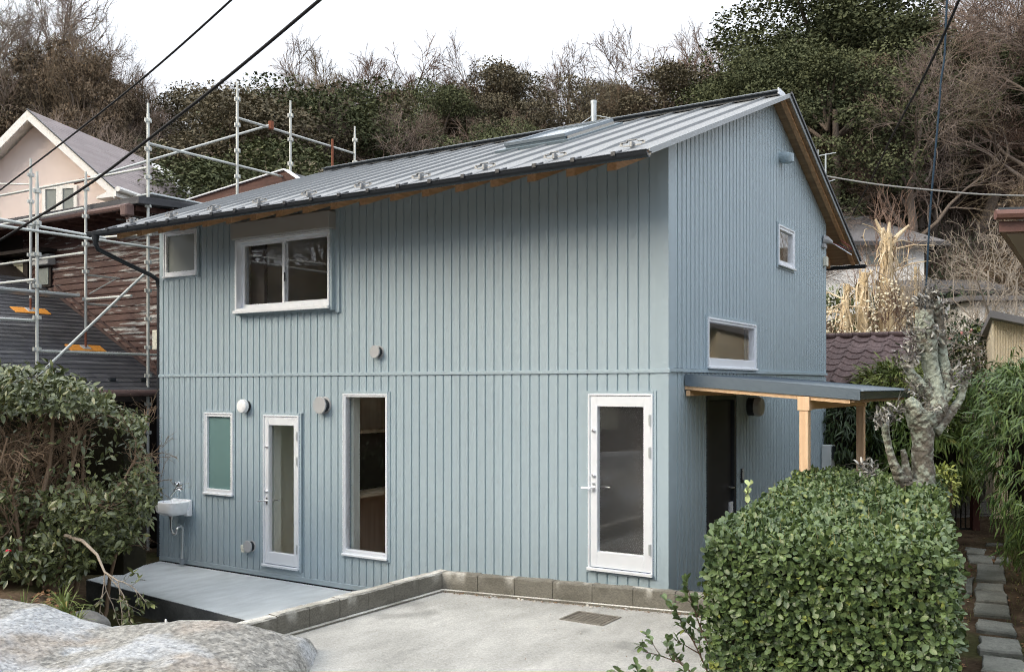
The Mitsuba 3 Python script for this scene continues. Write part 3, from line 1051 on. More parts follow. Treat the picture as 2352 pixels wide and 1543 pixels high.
struct('yard', m, 'm_yard', 'worn pale concrete parking yard in front of the house')
cell_pts = []
grate = thing('drain_grate', 'rusty square drain grate set in the concrete yard', 'drain grate')
mat('grate', vary((0.17, 0.155, 0.13), .3, 14), .7, .3, .2)
m = MB()
for x0, x1, y0, y1 in ((gx0, gx0 + .03, gy0, gy1), (gx1 - .03, gx1, gy0, gy1), (gx0 + .03, gx1 - .03, gy0, gy0 + .03), (gx0 + .03, gx1 - .03, gy1 - .03, gy1)):
    m.box((x0 + .002, y0 + .002, YZ - .04), (x1 - .002, y1 - .002, YZ + .008), .003)
put('frame', m, 'm_grate', grate)
m = MB()
for t in np.linspace(gx0 + .065, gx1 - .065, 8):
    m.box((t - .006, gy0 + .03, YZ - .03), (t + .006, gy1 - .03, YZ + .003))
for t in np.linspace(gy0 + .065, gy1 - .065, 7):
    m.box((gx0 + .03, t - .006, YZ - .032), (gx1 - .03, t + .006, YZ + .002))
put('bars', m, 'm_grate', grate)
m = MB()
m.box((gx0, gy0, YZ - .35), (gx1, gy1, YZ - .30))
put('pit', m, 'm_black', grate)


def block_col(p, n, uv):
    a = fbm(p.x * 3 + 2, p.y * 3, p.z * 5, 4)
    b = noise(p.x * 80, p.y * 80, p.z * 80)
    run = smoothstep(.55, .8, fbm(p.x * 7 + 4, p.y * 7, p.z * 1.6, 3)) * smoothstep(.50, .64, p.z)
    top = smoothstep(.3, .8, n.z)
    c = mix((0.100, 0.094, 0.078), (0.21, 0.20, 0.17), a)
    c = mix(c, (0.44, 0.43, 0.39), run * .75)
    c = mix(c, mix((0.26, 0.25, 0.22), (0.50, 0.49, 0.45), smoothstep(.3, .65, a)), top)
    return c * (.75 + .5 * b)


mat('block0', block_col, .9, .2)
bump('block', 'block0', grit, .008, 3e-3)
rng = np.random.default_rng(11)
kerb = thing('kerb_wall', 'low weathered concrete block kerb wall round two sides of the yard', 'kerb wall')
for a, b in ((K0, KL), (K0, KR)):
    L = np.linalg.norm(b - a)
    t = (b - a) / L
    nrm = np.array([-t[1], t[0]])
    if nrm @ (np.array([0, -4.0]) - a) > 0:
        nrm = -nrm                                       # outwards, away from the yard
    n = int(round(L / .40))
    for i in range(n):
        s0, s1 = L * i / n, L * (i + 1) / n
        first = i == 0 and b is KL
        p0 = a + t * (s0 + .003 - (.0 if b is KL else -.0))
        p1 = a + t * (s1 - .003)
        top = YZ + .192 + rng.normal(0, .004)
        P = lambda q, w, z: np.array([*(q + nrm * w), z])
        ext = .12 if first else 0
        q0 = p0 - t * ext
        m = MB()
        base = [P(q0, .002, YZ - .3), P(p1, .002, YZ - .3), P(p1, .12, -.5), P(q0, .12, -.5)]
        ns = 6
        prev = None
        ring = lambda q, sh: [P(q, .0 + sh, YZ - .02), P(q, .0 + sh, top - .016), P(q, .014, top), P(q, .106, top), P(q, .12, top - .016), P(q, .12, -.5)]
        rows = []
        for s in np.linspace(0, 1, ns):
            q_ = q0 + (p1 - q0) * s
            rr = ring(q_, 0.0)
            rr = [r_ + np.r_[nrm * rng.normal(0, .002), rng.normal(0, .003) if k in (1, 2, 3, 4) else 0] for k, r_ in enumerate(rr)]
            rows.append(rr)
        v = np.array(rows).reshape(-1, 3)
        m.add(v, [[i_ * 6 + j, i_ * 6 + j + 1, (i_ + 1) * 6 + j + 1, (i_ + 1) * 6 + j] for i_ in range(ns - 1) for j in range(5)])
        for o_, fl in ((0, 1), ((ns - 1) * 6, 0)):
            m.add(v[o_:o_ + 6], [[0, 1, 5, 5], [1, 2, 3, 3], [1, 3, 4, 4], [1, 4, 5, 5]])
        put('block', m, 'm_block', kerb)
m = MB()
m.beam((-2.04, -1.24, YZ + .008), (1.5, -.60, YZ + .008), .05, .03)
m.beam((-2.02, -1.2, YZ + .006), (-2.09, -4.4, YZ + .006), .05, .026)
put('mortar_foot', m, 'm_block', kerb)
# broken bits of mortar and gravel at the foot of the kerb
mat('pebble', vary((0.42, 0.40, 0.36), .4, 30), .9, .2)
peb = trimesh.creation.icosphere(1, .5)
peb_d = mikit.ply((np.array(peb.vertices) * (1 + .3 * (meshkit.noise(np.array(peb.vertices) * 4)[:, None] - .5)), np.array(peb.faces)), 'm_pebble')
for i in range(34):
    u = rng.uniform(.05, .95)
    p = K0 + (KR - K0) * u + np.array([rng.normal(0, .03), -rng.uniform(.07, .16)])
    if i > 22:
        p = np.array([rng.uniform(-.9, .4), rng.uniform(-2.2, -1.1)])
    if gx0 - .02 < p[0] < gx1 + .02 and gy0 - .02 < p[1] < gy1 + .02:
        continue
    s = rng.uniform(.012, .03) * (1 if i < 23 else .5)
    k = put('pebble', peb_d, None, to_world=T().translate([*p, YZ + s * .2]).rotate([.3, .2, 1], rng.uniform(0, 360)).scale([s * 1.5, s, s * .8]))
    tag(k, 'small pebbles and bits of mortar lying on the concrete yard', 'pebble', 'pebbles scattered on the yard')

# new concrete slab beside the facade
SLAB = sg.Polygon([(-8.32, -.006), (-7.99, -1.43), (-4.25, -1.79), (-4.40, -.006)])
m = MB()
m.poly(SLAB, -.6, -.056)
sl = struct('terrace_slab', m, 'm_slab', 'smooth new concrete slab along the left half of the facade')
m = MB()
for a, b in (((-7.992, -1.431), (-4.248, -1.792)),):
    m.beam((a[0], a[1] - .001, -.33), (b[0], b[1] - .001, -.33), .012, .535)
put('slab_edge', m, 'm_slab_edge', sl)


# the big boulder in the foreground
def rock_col(p, n, uv):
    a = fbm(p.x * 2.2, p.y * 2.2, p.z * 2.2, 4)
    b = fbm(p.x * 26, p.y * 26, p.z * 26, 4)
    f = noise(p.x * 95, p.y * 95, p.z * 95)
    c = mix((0.175, 0.171, 0.158), (0.285, 0.278, 0.256), smoothstep(.35, .68, b))
    c = mix(c, (0.36, 0.30, 0.25), smoothstep(.58, .8, fbm(p.x * 1.6 + 8, p.y * 1.6, 3, 3)) * .35)
    c = mix(c, (0.40, 0.42, 0.44), smoothstep(.52, .66, a) * .6)
    return c * (.74 + .36 * f) * (.74 + .42 * smoothstep(.25, .6, fbm(p.x * 48, p.y * 48, p.z * 48, 2)))


mat('rock0', rock_col, .92, .2)
bump('rock', 'rock0', lambda p, n, uv: fbm(p.x * 30, p.y * 30, p.z * 30, 5), .018, 3e-3)
rr = np.linspace(-5.2, -.95, 330)
dd = np.linspace(3.2, 8.6, 420)
R_, D_ = np.meshgrid(rr, dd, indexing='ij')
# height of the ridge line of the rock along its length
knots_r = [-5.2, -4.25, -3.97, -3.64, -3.37, -3.13, -2.86, -2.52, -2.22, -1.88, -1.64, -1.47, -1.25, -.95]
knots_z = [1.06, 1.00, .945, .905, .800, .728, .755, .795, .785, .700, .600, .48, .38, .25]
crest = np.interp(R_, knots_r, knots_z)
back_d = 7.3 + .35 * sstep(-1.9, -1.4, R_) - .15 * sstep(-3.5, -5, R_)
fall = sstep(0, 1.1, (D_ - back_d))
P3 = np.stack([R_, D_, 0 * R_], -1)
Zr = crest - fall * (crest + .42) - .05 * sstep(.0, 2.6, back_d - D_)
Zr += .055 * (meshkit.fbm(P3 * 1.7 + 4, 4) - .5) * (1 - .6 * np.exp(-((D_ - back_d) / .35) ** 2)) + .034 * (meshkit.fbm(P3 * 4.5, 4) - .5) + .012 * (meshkit.fbm(P3 * 15, 4) - .5)
Zr -= 1.4 * sstep(-1.62, -1.0, R_ + .10 * (D_ - 7.1))
X_, Y_ = xy(R_, D_)
ii, jj = np.meshgrid(np.arange(len(rr) - 1), np.arange(len(dd) - 1), indexing='ij')
nn = len(dd)
q = np.stack([ii * nn + jj, (ii + 1) * nn + jj, (ii + 1) * nn + jj + 1, ii * nn + jj + 1], -1).reshape(-1, 4)
struct('rock_outcrop', (np.stack([X_, Y_, Zr], -1).reshape(-1, 3), q), 'm_rock', 'pale rough rock outcrop in the left foreground', smooth=True)

# road that bends round behind the photographer, its white kerb, and a dark house across it
mat('asphalt', concrete((0.10, 0.10, 0.10), (0.15, 0.15, 0.148), .5, 90, .5), .9, .2)
road = [(-5.5, 7.4), (-5.5, -2.2), (40, -2.2), (40, -9), (-14.6, -9), (-14.6, 7.4)]
m = MB()
m.poly(sg.Polygon([xy(*q_) for q_ in road]), .0, .50)
struct('road', m, 'm_asphalt', 'grey asphalt road passing beside and behind the yard')
mat('road_paint', (0.75, 0.75, 0.73), .7, .3)
m = MB()
m.poly(sg.Polygon([xy(*q_) for q_ in ((-14.59, -9), (-14.59, 7.4), (-14.85, 7.4), (-14.85, -9))]), .0, .62)
struct('pavement', m, 'm_road_paint', 'pale kerb along the far side of the road')
oh = thing('brown_house', 'dark brown house with a pale panel across the road, seen only in the door glass', 'house')
m = MB()
P_ = lambda r_, d_: list(xy(r_, d_))
m.poly(sg.Polygon([P_(-17, -7), P_(-17, 6), P_(-24, 6), P_(-24, -7)]), .0, 3.6)
put('wall', m, 'm_nb_dark', oh)
mat('nb_dark', (0.07, 0.055, 0.045), .7, .3)
m = MB()
m.poly(sg.Polygon([P_(-16.4, -7.6), P_(-16.4, 6.6), P_(-24.6, 6.6), P_(-24.6, -7.6)]), 3.6, 3.8)
put('roof', m, 'm_asphalt', oh)
m = MB()
m.poly(sg.Polygon([P_(-16.98, -.6), P_(-16.98, 1.0), P_(-16.9, 1.0), P_(-16.9, -.6)]), 1.2, 3.4)
put('panel', m, 'm_cream_board', oh)

# stepping stone path on the right
mat('stone0', concrete((0.092, 0.096, 0.082), (0.19, 0.192, 0.168), 2.2, 60, .5), .88, .2)
bump('stone', 'stone0', lambda p, n, uv: fbm(p.x * 30, p.y * 30, p.z * 30, 4), .012, 3e-3)
pathk = struct('path', (np.array([[1.3, -3, -.035], [4.2, -3, -.035], [3.4, 11, -.035], [1.0, 11, -.035]]), np.array([[0, 1, 2], [0, 2, 3]])), 'm_soil', 'narrow earth garden path with stepping stones')
stones = [
    [(2.90, .36), (3.33, .40), (3.20, .93), (2.84, .93)], [(2.81, 1.08), (3.19, 1.13), (3.11, 1.71), (2.74, 1.69)], [(2.67, 2.02), (3.06, 1.99), (2.98, 2.54), (2.61, 2.53)],
    [(2.56, 2.80), (2.94, 2.84), (2.88, 3.37), (2.50, 3.36)], [(2.50, 3.44), (2.83, 3.56), (2.78, 4.17), (2.42, 4.09)], [(2.40, 4.22), (2.74, 4.28), (2.70, 4.80), (2.37, 4.70)],
    [(2.345, 4.90), (2.70, 4.97), (2.55, 6.14), (2.20, 6.11)], [(2.09, 6.28), (2.42, 6.30), (2.37, 7.00), (1.97, 6.90)], [(1.96, 7.03), (2.21, 7.06), (2.17, 7.66), (1.84, 7.75)],
    [(2.13, 7.98), (2.38, 8.10), (2.36, 8.34), (2.12, 8.26)], [(2.16, 8.62), (2.42, 8.66), (2.44, 8.98), (2.18, 8.92)], [(2.25, 9.4), (2.6, 9.5), (2.5, 10.2), (2.15, 10.0)],
    [(2.40, 3.90), (2.34, 3.80), (2.24, 4.85), (2.30, 5.12)], [(2.96, -.32), (3.42, -.30), (3.36, .28), (2.93, .26)], [(3.02, -1.05), (3.46, -1.02), (3.43, -.40), (2.99, -.42)],
    [(2.42, 6.36), (2.62, 6.40), (2.56, 6.95), (2.40, 6.92)]]
for s in stones:
    c = np.mean(s, 0)
    m = MB()
    n = 5
    ring = []
    for a, b in zip(s, s[1:] + s[:1]):
        a, b = np.array(a), np.array(b)
        for t in np.linspace(0, 1, n)[:-1]:
            ring.append(a + (b - a) * t + rng.normal(0, .009, 2))
    ring = c + (np.array(ring) - c) * .97
    zt = .02 + rng.normal(0, .008)
    inner = c + (ring - c) * .94
    k = len(ring)
    tilt = rng.normal(0, .012, 2)
    zz = lambda q, h: np.c_[q, h + (q - c) @ tilt]
    v = np.vstack([zz(ring, -.09), zz(ring, zt - .018), zz(inner, zt), [[*c, zt + .004]]])
    f = [[i, (i + 1) % k, k + (i + 1) % k, k + i] for i in range(k)] + [[k + i, k + (i + 1) % k, 2 * k + (i + 1) % k, 2 * k + i] for i in range(k)] + [[2 * k + i, 2 * k + (i + 1) % k, 3 * k, 3 * k] for i in range(k)]
    m.add(v, f)
    put('stone', m, 'm_stone', pathk)

# ------------------------------------------------------------------ the house on the left
nb = thing('neighbour_house', 'old dark brown house with peeling corrugated siding and a black slate roof behind scaffolding', 'house')
mat('old_dark', (0.022, 0.016, 0.014), .7, .3)


def peeling(p, n, uv):
    a = fbm(p.x * 1.7 + 3, p.y * 5, p.z * 15, 4)
    b = fbm(p.x * 9 + 3, p.y * 9, p.z * 30, 3)
    k = smoothstep(.52, .66, a * .75 + b * .25 + .10 * smoothstep(-11.5, -9.6, p.x) + .05 * smoothstep(4.2, 5.0, p.z) - .08)
    base = mix((0.045, 0.020, 0.017), (0.085, 0.043, 0.036), noise(p.x * 3, p.y, p.z * 7))
    silver = mix((0.20, 0.205, 0.205), (0.40, 0.415, 0.415), b)
    return mix(base, silver, k)


mat('peeling', peeling, .55, .4, .1)
YW = .72
g = lambda x: 2.55 + .51 * (-8.9 - x)
m = MB()
m.box((-15.5, YW + .02, .0), (-8.95, 6.0, 5.5))
m.box((-15.5, -4.0, .0), (-9.3, YW + .02, 2.35))
body = put('wall', m, 'm_old_dark', nb)
zz = 2.55
while zz < 5.45:
    h = .118
    m = MB()
    xs = -8.94
    # each plank: a lapped metal board, its lower edge proud
    v = [[x, YW - w, z] for x in (-13.3, xs) for z, w in ((zz, .0), (zz, .022), (zz + .02, .020), (zz + h * .6, .010), (zz + h + .004, .0))]
    m.add(v, [[i, i + 1, 5 + i + 1, 5 + i] for i in range(4)])
    put('siding_board', m, 'm_peeling', body)
    zz += h


def slate_col(p, n, uv):
    a = cell_rand(p.y * 4.4 + cell_rand(p.z * 14.3) * 7, p.z * 14.3)
    s = fbm(p.x * 4, p.y * 1.5, p.z * 16, 3)
    c = mix((0.030, 0.031, 0.036), (0.062, 0.063, 0.070), a * .6 + .4 * s)
    return mix(c, (0.16, 0.16, 0.165), smoothstep(.6, .8, s) * .45)


mat('slate', slate_col, .6, .4)
rf = put('slate_roof', MB().add([[-8.9, -4.4, g(-8.9) - .03], [-8.9, YW, g(-8.9) - .03], [-14.6, YW, g(-14.6) - .03], [-14.6, -4.4, g(-14.6) - .03]], [[0, 1, 2, 3]]), 'm_old_dark', nb)
x = -8.86
i = 0
while x > -12.9:
    m = MB()
    x2 = x - .135
    y0, y1 = -4.4, YW - .004
    v = [[a, y, g(a) + h] for y in (y0, y1) for a, h in ((x, -.012), (x, .012), (x2 - .02, -.001))]
    m.add(v, [[0, 1, 4, 3], [1, 2, 5, 4]])
    put('slate_course', m, 'm_slate', rf)
    x = x2
    i += 1
mat('nb_gutter', (0.12, 0.075, 0.068), .45, .4)
put('gutter', MB().tube([(-8.82, -4.3, 2.50), (-8.82, YW, 2.50)], .05, 8), 'm_nb_gutter', nb, smooth=40)
m = MB()
for o, w in ((0.0, .05), (.16, .035)):
    a, b = (-12.35 + o, YW - .024, g(-12.35) + .04 + o * .35), (-8.9 + o, YW - .024, g(-8.9) + .04 + o * .35)
    m.beam(a, b, .03, w)
put('wall_flashing', m, 'm_nb_flash', nb)
mat('nb_flash', (0.055, 0.035, 0.033), .45, .4)
for y in (-.75, -.25, .3):
    for j in range(1):
        m = MB()
        xg = -9.15
        m.box((xg - .03, y - .05, g(xg) + .01), (xg + .02, y + .05, g(xg) + .055))
        put('snow_stop', m, 'm_black', rf)
# upper roof with its eave along the front
m = MB()
u = lambda y: 5.585 + .06 * (y - .1)
v = [[x, y, u(y) + d] for d in (0, -.11) for x, y in ((-15.5, .06), (-8.93, .06), (-8.93, 5.5), (-15.5, 5.5))]
m.add(v, [[0, 1, 2, 3], [7, 6, 5, 4], [0, 4, 5, 1], [1, 5, 6, 2], [2, 6, 7, 3], [3, 7, 4, 0]])
ur = put('upper_roof', m, 'm_slate', nb)
mat('nb_brown', grain((0.055, 0.024, 0.019), (0.10, 0.048, 0.038), 0, 16, .08), .6, .3)
put('upper_gutter', MB().tube([(-15.4, .03, 5.44), (-9.12, .03, 5.44)], .05, 8), 'm_nb_gutter', nb, smooth=40)
m = MB()
m.box((-9.25, -.06, 5.28), (-9.08, .10, 5.47), .02)
m.tube([(-9.16, .03, 5.28), (-9.16, .08, 5.18), (-9.10, .3, 5.08)], .045, 10)
put('rain_hopper', m, 'm_nb_gutter', nb)
for x in np.arange(-15, -8.9, .45):
    m = MB()
    m.beam((x, .14, u(.14) - .16), (x, YW + .1, u(YW) - .16), .06, .08)
    put('eave_rafter', m, 'm_nb_brown', ur)
# windows and pale panels of the left bay
mat('cream_board', (0.50, 0.48, 0.36), .6, .3)
for i in range(6):
    m = MB()
    z0 = 4.18 + i * .135
    m.box((-15.2, YW - .06, z0 + .006), (-13.18, YW - .02, z0 + .131), .006)
    put('pale_board', m, 'm_cream_board', body)
m = MB()
m.box((-13.17, YW - .09, 3.9), (-13.02, YW, 5.0))
m.box((-15.3, YW - .35, 5.03), (-12.2, YW, 5.09))
m.box((-12.84, YW - .05, 4.42), (-12.34, YW + .0, 4.80))
put('frame', m, 'm_old_dark', nb)
m = MB()
m.box((-12.80, YW - .062, 4.46), (-12.40, YW - .051, 4.76))
put('window', m, 'm_frosted_grey', nb)
m = MB()
m.box((-12.83, YW - .16, 4.81), (-12.25, YW - .005, 5.0), .01)
put('window_hood', m, 'm_vent_grey', nb)
m = MB()
m.box((-9.30, YW - .15, 3.20), (-9.10, YW - .02, 3.52), .01)
put('meter_box', m, 'm_cream_plastic', nb)
# the gable with a brown barge board behind the eave
m = MB()
pts = [(-12.4, 6.25), (-8.96, 6.585), (-8.50, 6.30), (-8.50, 6.10), (-8.96, 6.355), (-12.4, 6.03)]
m.poly(sg.Polygon(pts), -3.24, -3.16, np.stack([[1.0, 0, 0], [0, 0, 1.0], [0, -1.0, 0], [0, 0, 0]], 1))
ug = put('barge_board', m, 'm_nb_brown', nb)
m = MB()
for a, b in (((-12.4, 3.18, 6.262), (-8.95, 3.18, 6.598)), ((-8.95, 3.18, 6.598), (-8.48, 3.18, 6.31))):
    m.beam(a, b, .14, .022)
put('barge_flashing', m, 'm_alu', ug)
m = MB()
m.poly(sg.Polygon([(-12.6, 5.3), (-8.7, 5.3), (-8.7, 6.25), (-8.96, 6.40), (-12.6, 5.99)]), -3.5, -3.4, np.stack([[1.0, 0, 0], [0, 0, 1.0], [0, -1.0, 0], [0, 0, 0]], 1))
put('upper_wall', m, 'm_cream_wall', nb)
mat('cream_wall', vary((0.60, 0.52, 0.38), .06, 2), .8, .2)
m = MB()
v = [[x, y, z] for y in (3.2, 6.5) for x, z in ((-12.4, 6.24), (-8.96, 6.575), (-8.51, 6.29))]
m.add(v, [[0, 1, 4, 3], [1, 2, 5, 4]])
put('gable_roof', m, 'm_slate', nb)

# ------------------------------------------------------------------ scaffolding
sc = thing('scaffolding', 'galvanised pipe scaffolding between the new house and the old brown house', 'scaffolding')
mat('scaf', vary((0.50, 0.52, 0.50), .22, 4.0), .45, .5, .45)
mat('rust', vary((0.20, 0.075, 0.045), .3, 9), .8, .2)
mat('orange', vary((0.62, 0.26, 0.045), .1, 6), .6, .3)


def pole(x, y, z0, z1, rosettes=True):
    m = MB()
    m.tube([(x, y, z0), (x, y, z1 - .16)], .0243, 10)
    m.tube([(x, y, z1 - .16), (x, y, z1)], .019, 8)
    k = put('pole', m, 'm_scaf', sc, smooth=40)
    if rosettes:
        z = z1 - .30
        while z > z0 + .1:
            m = MB()
            m.disc((x, y, z), (0, 0, 1), .033, .05, 10)
            for a in range(4):
                c, s = math.cos(a * np.pi / 2), math.sin(a * np.pi / 2)
                m.box((x + .045 * c - .014, y + .045 * s - .014, z - .002), (x + .045 * c + .014, y + .045 * s + .014, z + .052))
            put('coupler', m, 'm_scaf', k)
            z -= .45
    return k


def rail(a, b, r=.0213, m_='m_scaf', name='rail'):
    return put(name, MB().tube([a, b], r, 10), m_, sc, smooth=40)


pole(-9, -1.546, .0, 5.66)
pole(-9, .279, .0, 7.10)
for y, z in ((2.08, 7.90), (3.337, 7.92), (5.096, 7.85)):
    pole(-9, y, 4.6 if y < 5 else 5.0, z)
pole(-10.2, -.02, 3.55, 6.10)
pole(-11.5, -.19, 4.1, 6.45)
for (x, y, z) in ((-10.2, -.02, 3.225), (-11.5, -.19, 3.88)):
    put('jack', MB().tube([(x, y, z), (x, y, z + .42)], .0165, 8), 'm_rust', sc, smooth=40)
    ang = -math.atan(.51)
    m = MB()
    R = np.array([[math.cos(ang), 0, -math.sin(ang)], [0, 1, 0], [math.sin(ang), 0, math.cos(ang)]])
    for w0, w1 in ((-.11, -.045), (-.04, .04), (.045, .11)):
        m.hull_box(np.array([x, y, z - .005]) + R @ [(w0 + w1) / 2, 0, 0], R, ((w1 - w0) / 2, .31, .018), .004)
    k = put('base_board', m, 'm_orange', sc, label='orange timber base board lying on the slate roof')
    m = MB()
    m.hull_box(np.array([x, y, z + .02]), R, (.07, .07, .006), .002)
    put('base_plate', m, 'm_galv', sc)
rail((-9.03, .28, 6.47), (-9.03, 3.5, 6.48))
rail((-9.03, 2.08, 7.31), (-9.03, 5.1, 7.31))
rail((-9.0, .31, 6.09), (-14.6, .31, 6.12))
rail((-9.0, 2.86, 7.36), (-11.1, .40, 6.12), name='brace')
put('clamp', MB().tube([(-9.0, 2.86, 7.28), (-9.0, 2.86, 7.42)], .05, 8), 'm_rust', sc)
put('clamp', MB().tube([(-10.95, .56, 6.20), (-11.13, .36, 6.10)], .035, 8), 'm_rust', sc)
rail((-9.03, -4.4, 4.98), (-9.03, -.45, 4.86))
rail((-8.97, -4.4, 4.81), (-8.97, .62, 4.81))
rail((-9.03, -4.4, 3.54), (-9.03, -1.55, 3.54))
rail((-9.03, -1.55, 3.11), (-9.03, .62, 3.11))
rail((-9.0, -1.546, 2.74), (-9.0, .25, 4.42), name='brace')
rail((-9.0, -1.58, 4.12), (-10.8, -1.58, 4.12))
rail((-9.0, -.02, 4.02), (-10.2, -.02, 4.02))
rail((-9.0, .25, 5.02), (-10.3, .02, 5.02))
rail((-10.2, -.05, 5.50), (-13.5, -.05, 5.45))
rail((-10.2, -.05, 4.78), (-14.5, -.05, 4.75))
rail((-10.2, .0, 3.95), (-10.2, .55, 3.95))
rail((-10.2, .0, 4.42), (-10.2, .60, 4.42), .018)
rail((-10.2, .05, 4.12), (-10.2, .52, 4.40), .012, name='brace')
rail((-11.5, -.19, 6.02), (-14.8, -.9, 6.30), .014)
mat('rust_dark', (.16, .075, .05), .8, .2)
put('rusty_pole', MB().tube([(-9.0, 4.45, 5.9), (-9.0, 4.45, 7.45)], .024, 8), 'm_rust', sc, smooth=40)
for (y0, y1, z, x) in ((-4.2, -.1, 4.06, -10.6),):
    for j in range(2):
        m = MB()
        m.box((x - .13 + j * .26, y0, z), (x + .12 + j * .26, y1, z + .045), .006)
        put('walkway_plank', m, 'm_galv', sc)
m = MB()
for j in range(3):
    m.box((-9.0 + .0, .34 + j * .0, 5.90), (-8.99, .35, 5.91))
for j in range(3):
    m = MB()
    m.box((-9.35 + j * .13, .32, 5.66), (-9.24 + j * .13, 2.0, 5.69), .006)
    put('walkway_plank', m, 'm_galv', sc)
# ------------------------------------------------------------------ more houses, fences and cables
def V(r, d, z):
    x, y = xy(r, d)
    return np.array([x, y, z])


def slab(m, pts, t):
    """A flat plate of thickness t under the given corner loop."""
    p = np.asarray(pts, float)
    n = len(p)
    v = np.vstack([p, p - [0, 0, t]])
    m.add(v, [[0, i, i + 1, i + 1] for i in range(1, n - 1)] + [[n, n + i + 1, n + i, n + i] for i in range(1, n - 1)])
    m.add(v, [[i, n + i, n + (i + 1) % n, (i + 1) % n] for i in range(n)])
    return m


def rbox(m, r0, r1, d0, d1, z0, z1):
    """A box aligned with the view direction's ground axes."""
    v = [V(r, d, z) for r in (r0, r1) for d in (d0, d1) for z in (z0, z1)]
    return m.add(v, [[0, 1, 3, 2], [4, 6, 7, 5], [0, 4, 5, 1], [2, 3, 7, 6], [0, 2, 6, 4], [1, 5, 7, 3]])


# pink house
pk = thing('pink_house', 'pale pink rendered house with white gable trim and a mauve grey slate roof', 'house')
PO = np.array(xy(-12.344, 24.0))
pv = .983 * RGT[:2] - .185 * FWD[:2]
pu = .185 * RGT[:2] + .983 * FWD[:2]


def PK(x, y, z):
    q = PO + pv * x + pu * y
    return np.array([q[0], q[1], z])


PZ, PS = 9.66, .86
pz = lambda x: PZ - PS * abs(x)
mat('pink', vary((0.74, 0.635, 0.585), .04, .8), .8, .2)
mat('white_trim', (0.78, 0.77, 0.74), .5, .3)
HW = 2.02
m = MB()
front = [(-4.6, .0), (HW, .0), (HW, pz(HW) - .12), (0, PZ - .16), (-4.6, pz(4.6) - .16)]
v = [PK(x, y, z) for y in (.42, 6.5) for x, z in front]
m.add(v, [[0, 1, 2, 2], [0, 2, 3, 3], [0, 3, 4, 4]])
m.add(v, [[1, 6, 7, 2], [2, 7, 8, 3], [3, 8, 9, 4]])
pw = put('wall', m, 'm_pink', pk)
mat('mauve_slate', (0.24, 0.205, 0.20), .7, .3)
m = MB()
for s, e in ((1, 2.42), (-1, 5.2)):
    v = [PK(s * x, y, pz(x) + h - .02) for h in (0, -.07) for x, y in ((0, .0), (e, .0), (e, 6.9), (0, 6.9))]
    m.add(v, [[0, 1, 2, 3], [7, 6, 5, 4], [0, 4, 5, 1], [1, 5, 6, 2], [2, 6, 7, 3]])
prf = put('roof', m, 'm_white_trim', pk)


def mauve(p, n, uv):
    k = cell_rand(p.x * 3.1 + p.y * 2.7, p.z * 7)
    return mix((0.20, 0.170, 0.168), (0.285, 0.245, 0.24), k * .5 + .5 * fbm(p.x * 3, p.y * 3, p.z * 9, 3))


mat('mauve', mauve, .7, .3)
far = lambda x: 5.15 if x < .05 else 5.15 + .0 * x
n = 24
for i in range(n):
    x0, x1 = 2.43 - 2.43 * i / n, 2.43 - 2.43 * (i + 1) / n - .015
    x1 = max(x1, 0.0)
    ye = 5.15
    v = [PK(x0, -.005, pz(x0) - .012), PK(x0, -.005, pz(x0) + .010), PK(x1, -.005, pz(x1) + .002), PK(x0, ye, pz(x0) - .012), PK(x0, ye, pz(x0) + .010), PK(x1, ye, pz(x1) + .002)]
    put('slate_course', MB().add(v, [[0, 1, 4, 3], [1, 2, 5, 4]]), 'm_mauve', prf)
m = MB()
for s, e in ((1, 2.45), (-1, 5.2)):
    v = [PK(s * x, y, pz(x) + h) for y in (-.04, .0) for x, h in ((0, -.015), (e, -.015), (e, -.25), (0, -.27))]
    m.add(v, [[0, 1, 2, 3], [7, 6, 5, 4], [0, 4, 5, 1], [1, 5, 6, 2], [2, 6, 7, 3]])
put('barge_board', m, 'm_white_trim', prf)
m = MB()
m.beam(PK(0, -.05, PZ + .004), PK(2.46, -.05, pz(2.46) + .004), .05, .03)
put('verge_cap', m, 'm_black', prf)
m = MB()
e = 2.50
v = [PK(x, y, z) for y in (-.04, 4.9) for x, z in ((2.38, pz(2.45) - .02), (e, pz(2.45) - .02), (e, pz(2.45) - .2), (1.95, pz(2.45) - .24), (1.95, pz(2.45) - .2))]
m.add(v, [[0, 1, 6, 5], [1, 2, 7, 6], [2, 3, 8, 7], [0, 1, 2, 2], [0, 2, 3, 3], [0, 3, 4, 4]])
m.tube([PK(2.55, -.05, pz(2.45) - .02), PK(2.55, 4.9, pz(2.45) - .02)], .07, 8)
put('gutter', m, 'm_white_trim', pk)
m = MB()
m.tube([PK(2.5, 1.2, pz(2.45) - .08), PK(2.3, 1.2, pz(2.45) - .3), PK(HW + .05, 1.2, pz(2.45) - .45), PK(HW + .05, 1.2, 2)], .045, 8)
put('downpipe', m, 'm_white_trim', pk)
for x0, x1 in ((.20, .52), (.70, 1.02)):
    m = MB()
    for a, b, c, d in ((x0 - .09, x0, 6.9, 7.78), (x1, x1 + .09, 6.9, 7.78), (x0, x1, 7.70, 7.78), (x0, x1, 6.9, 6.98), (x0, x1, 7.13, 7.16)):
        v = [PK(x, y, z) for x in (a, b) for y in (.37, .42) for z in (c, d)]
        m.add(v, [[0, 1, 3, 2], [4, 6, 7, 5], [0, 4, 5, 1], [2, 3, 7, 6], [0, 2, 6, 4], [1, 5, 7, 3]])
    k = put('window', m, 'm_white_trim', pk)
    m = MB().add([PK(x0, .40, 6.98), PK(x1, .40, 6.98), PK(x1, .40, 7.70), PK(x0, .40, 7.70)], [[0, 1, 2, 3]])
    put('pane', m, 'm_frosted_grey', k)
m = MB()
v = [PK(HW + .003, y, z) for y, z in ((.9, 6.3), (1.5, 6.3), (1.5, 7.35), (.9, 7.35))]
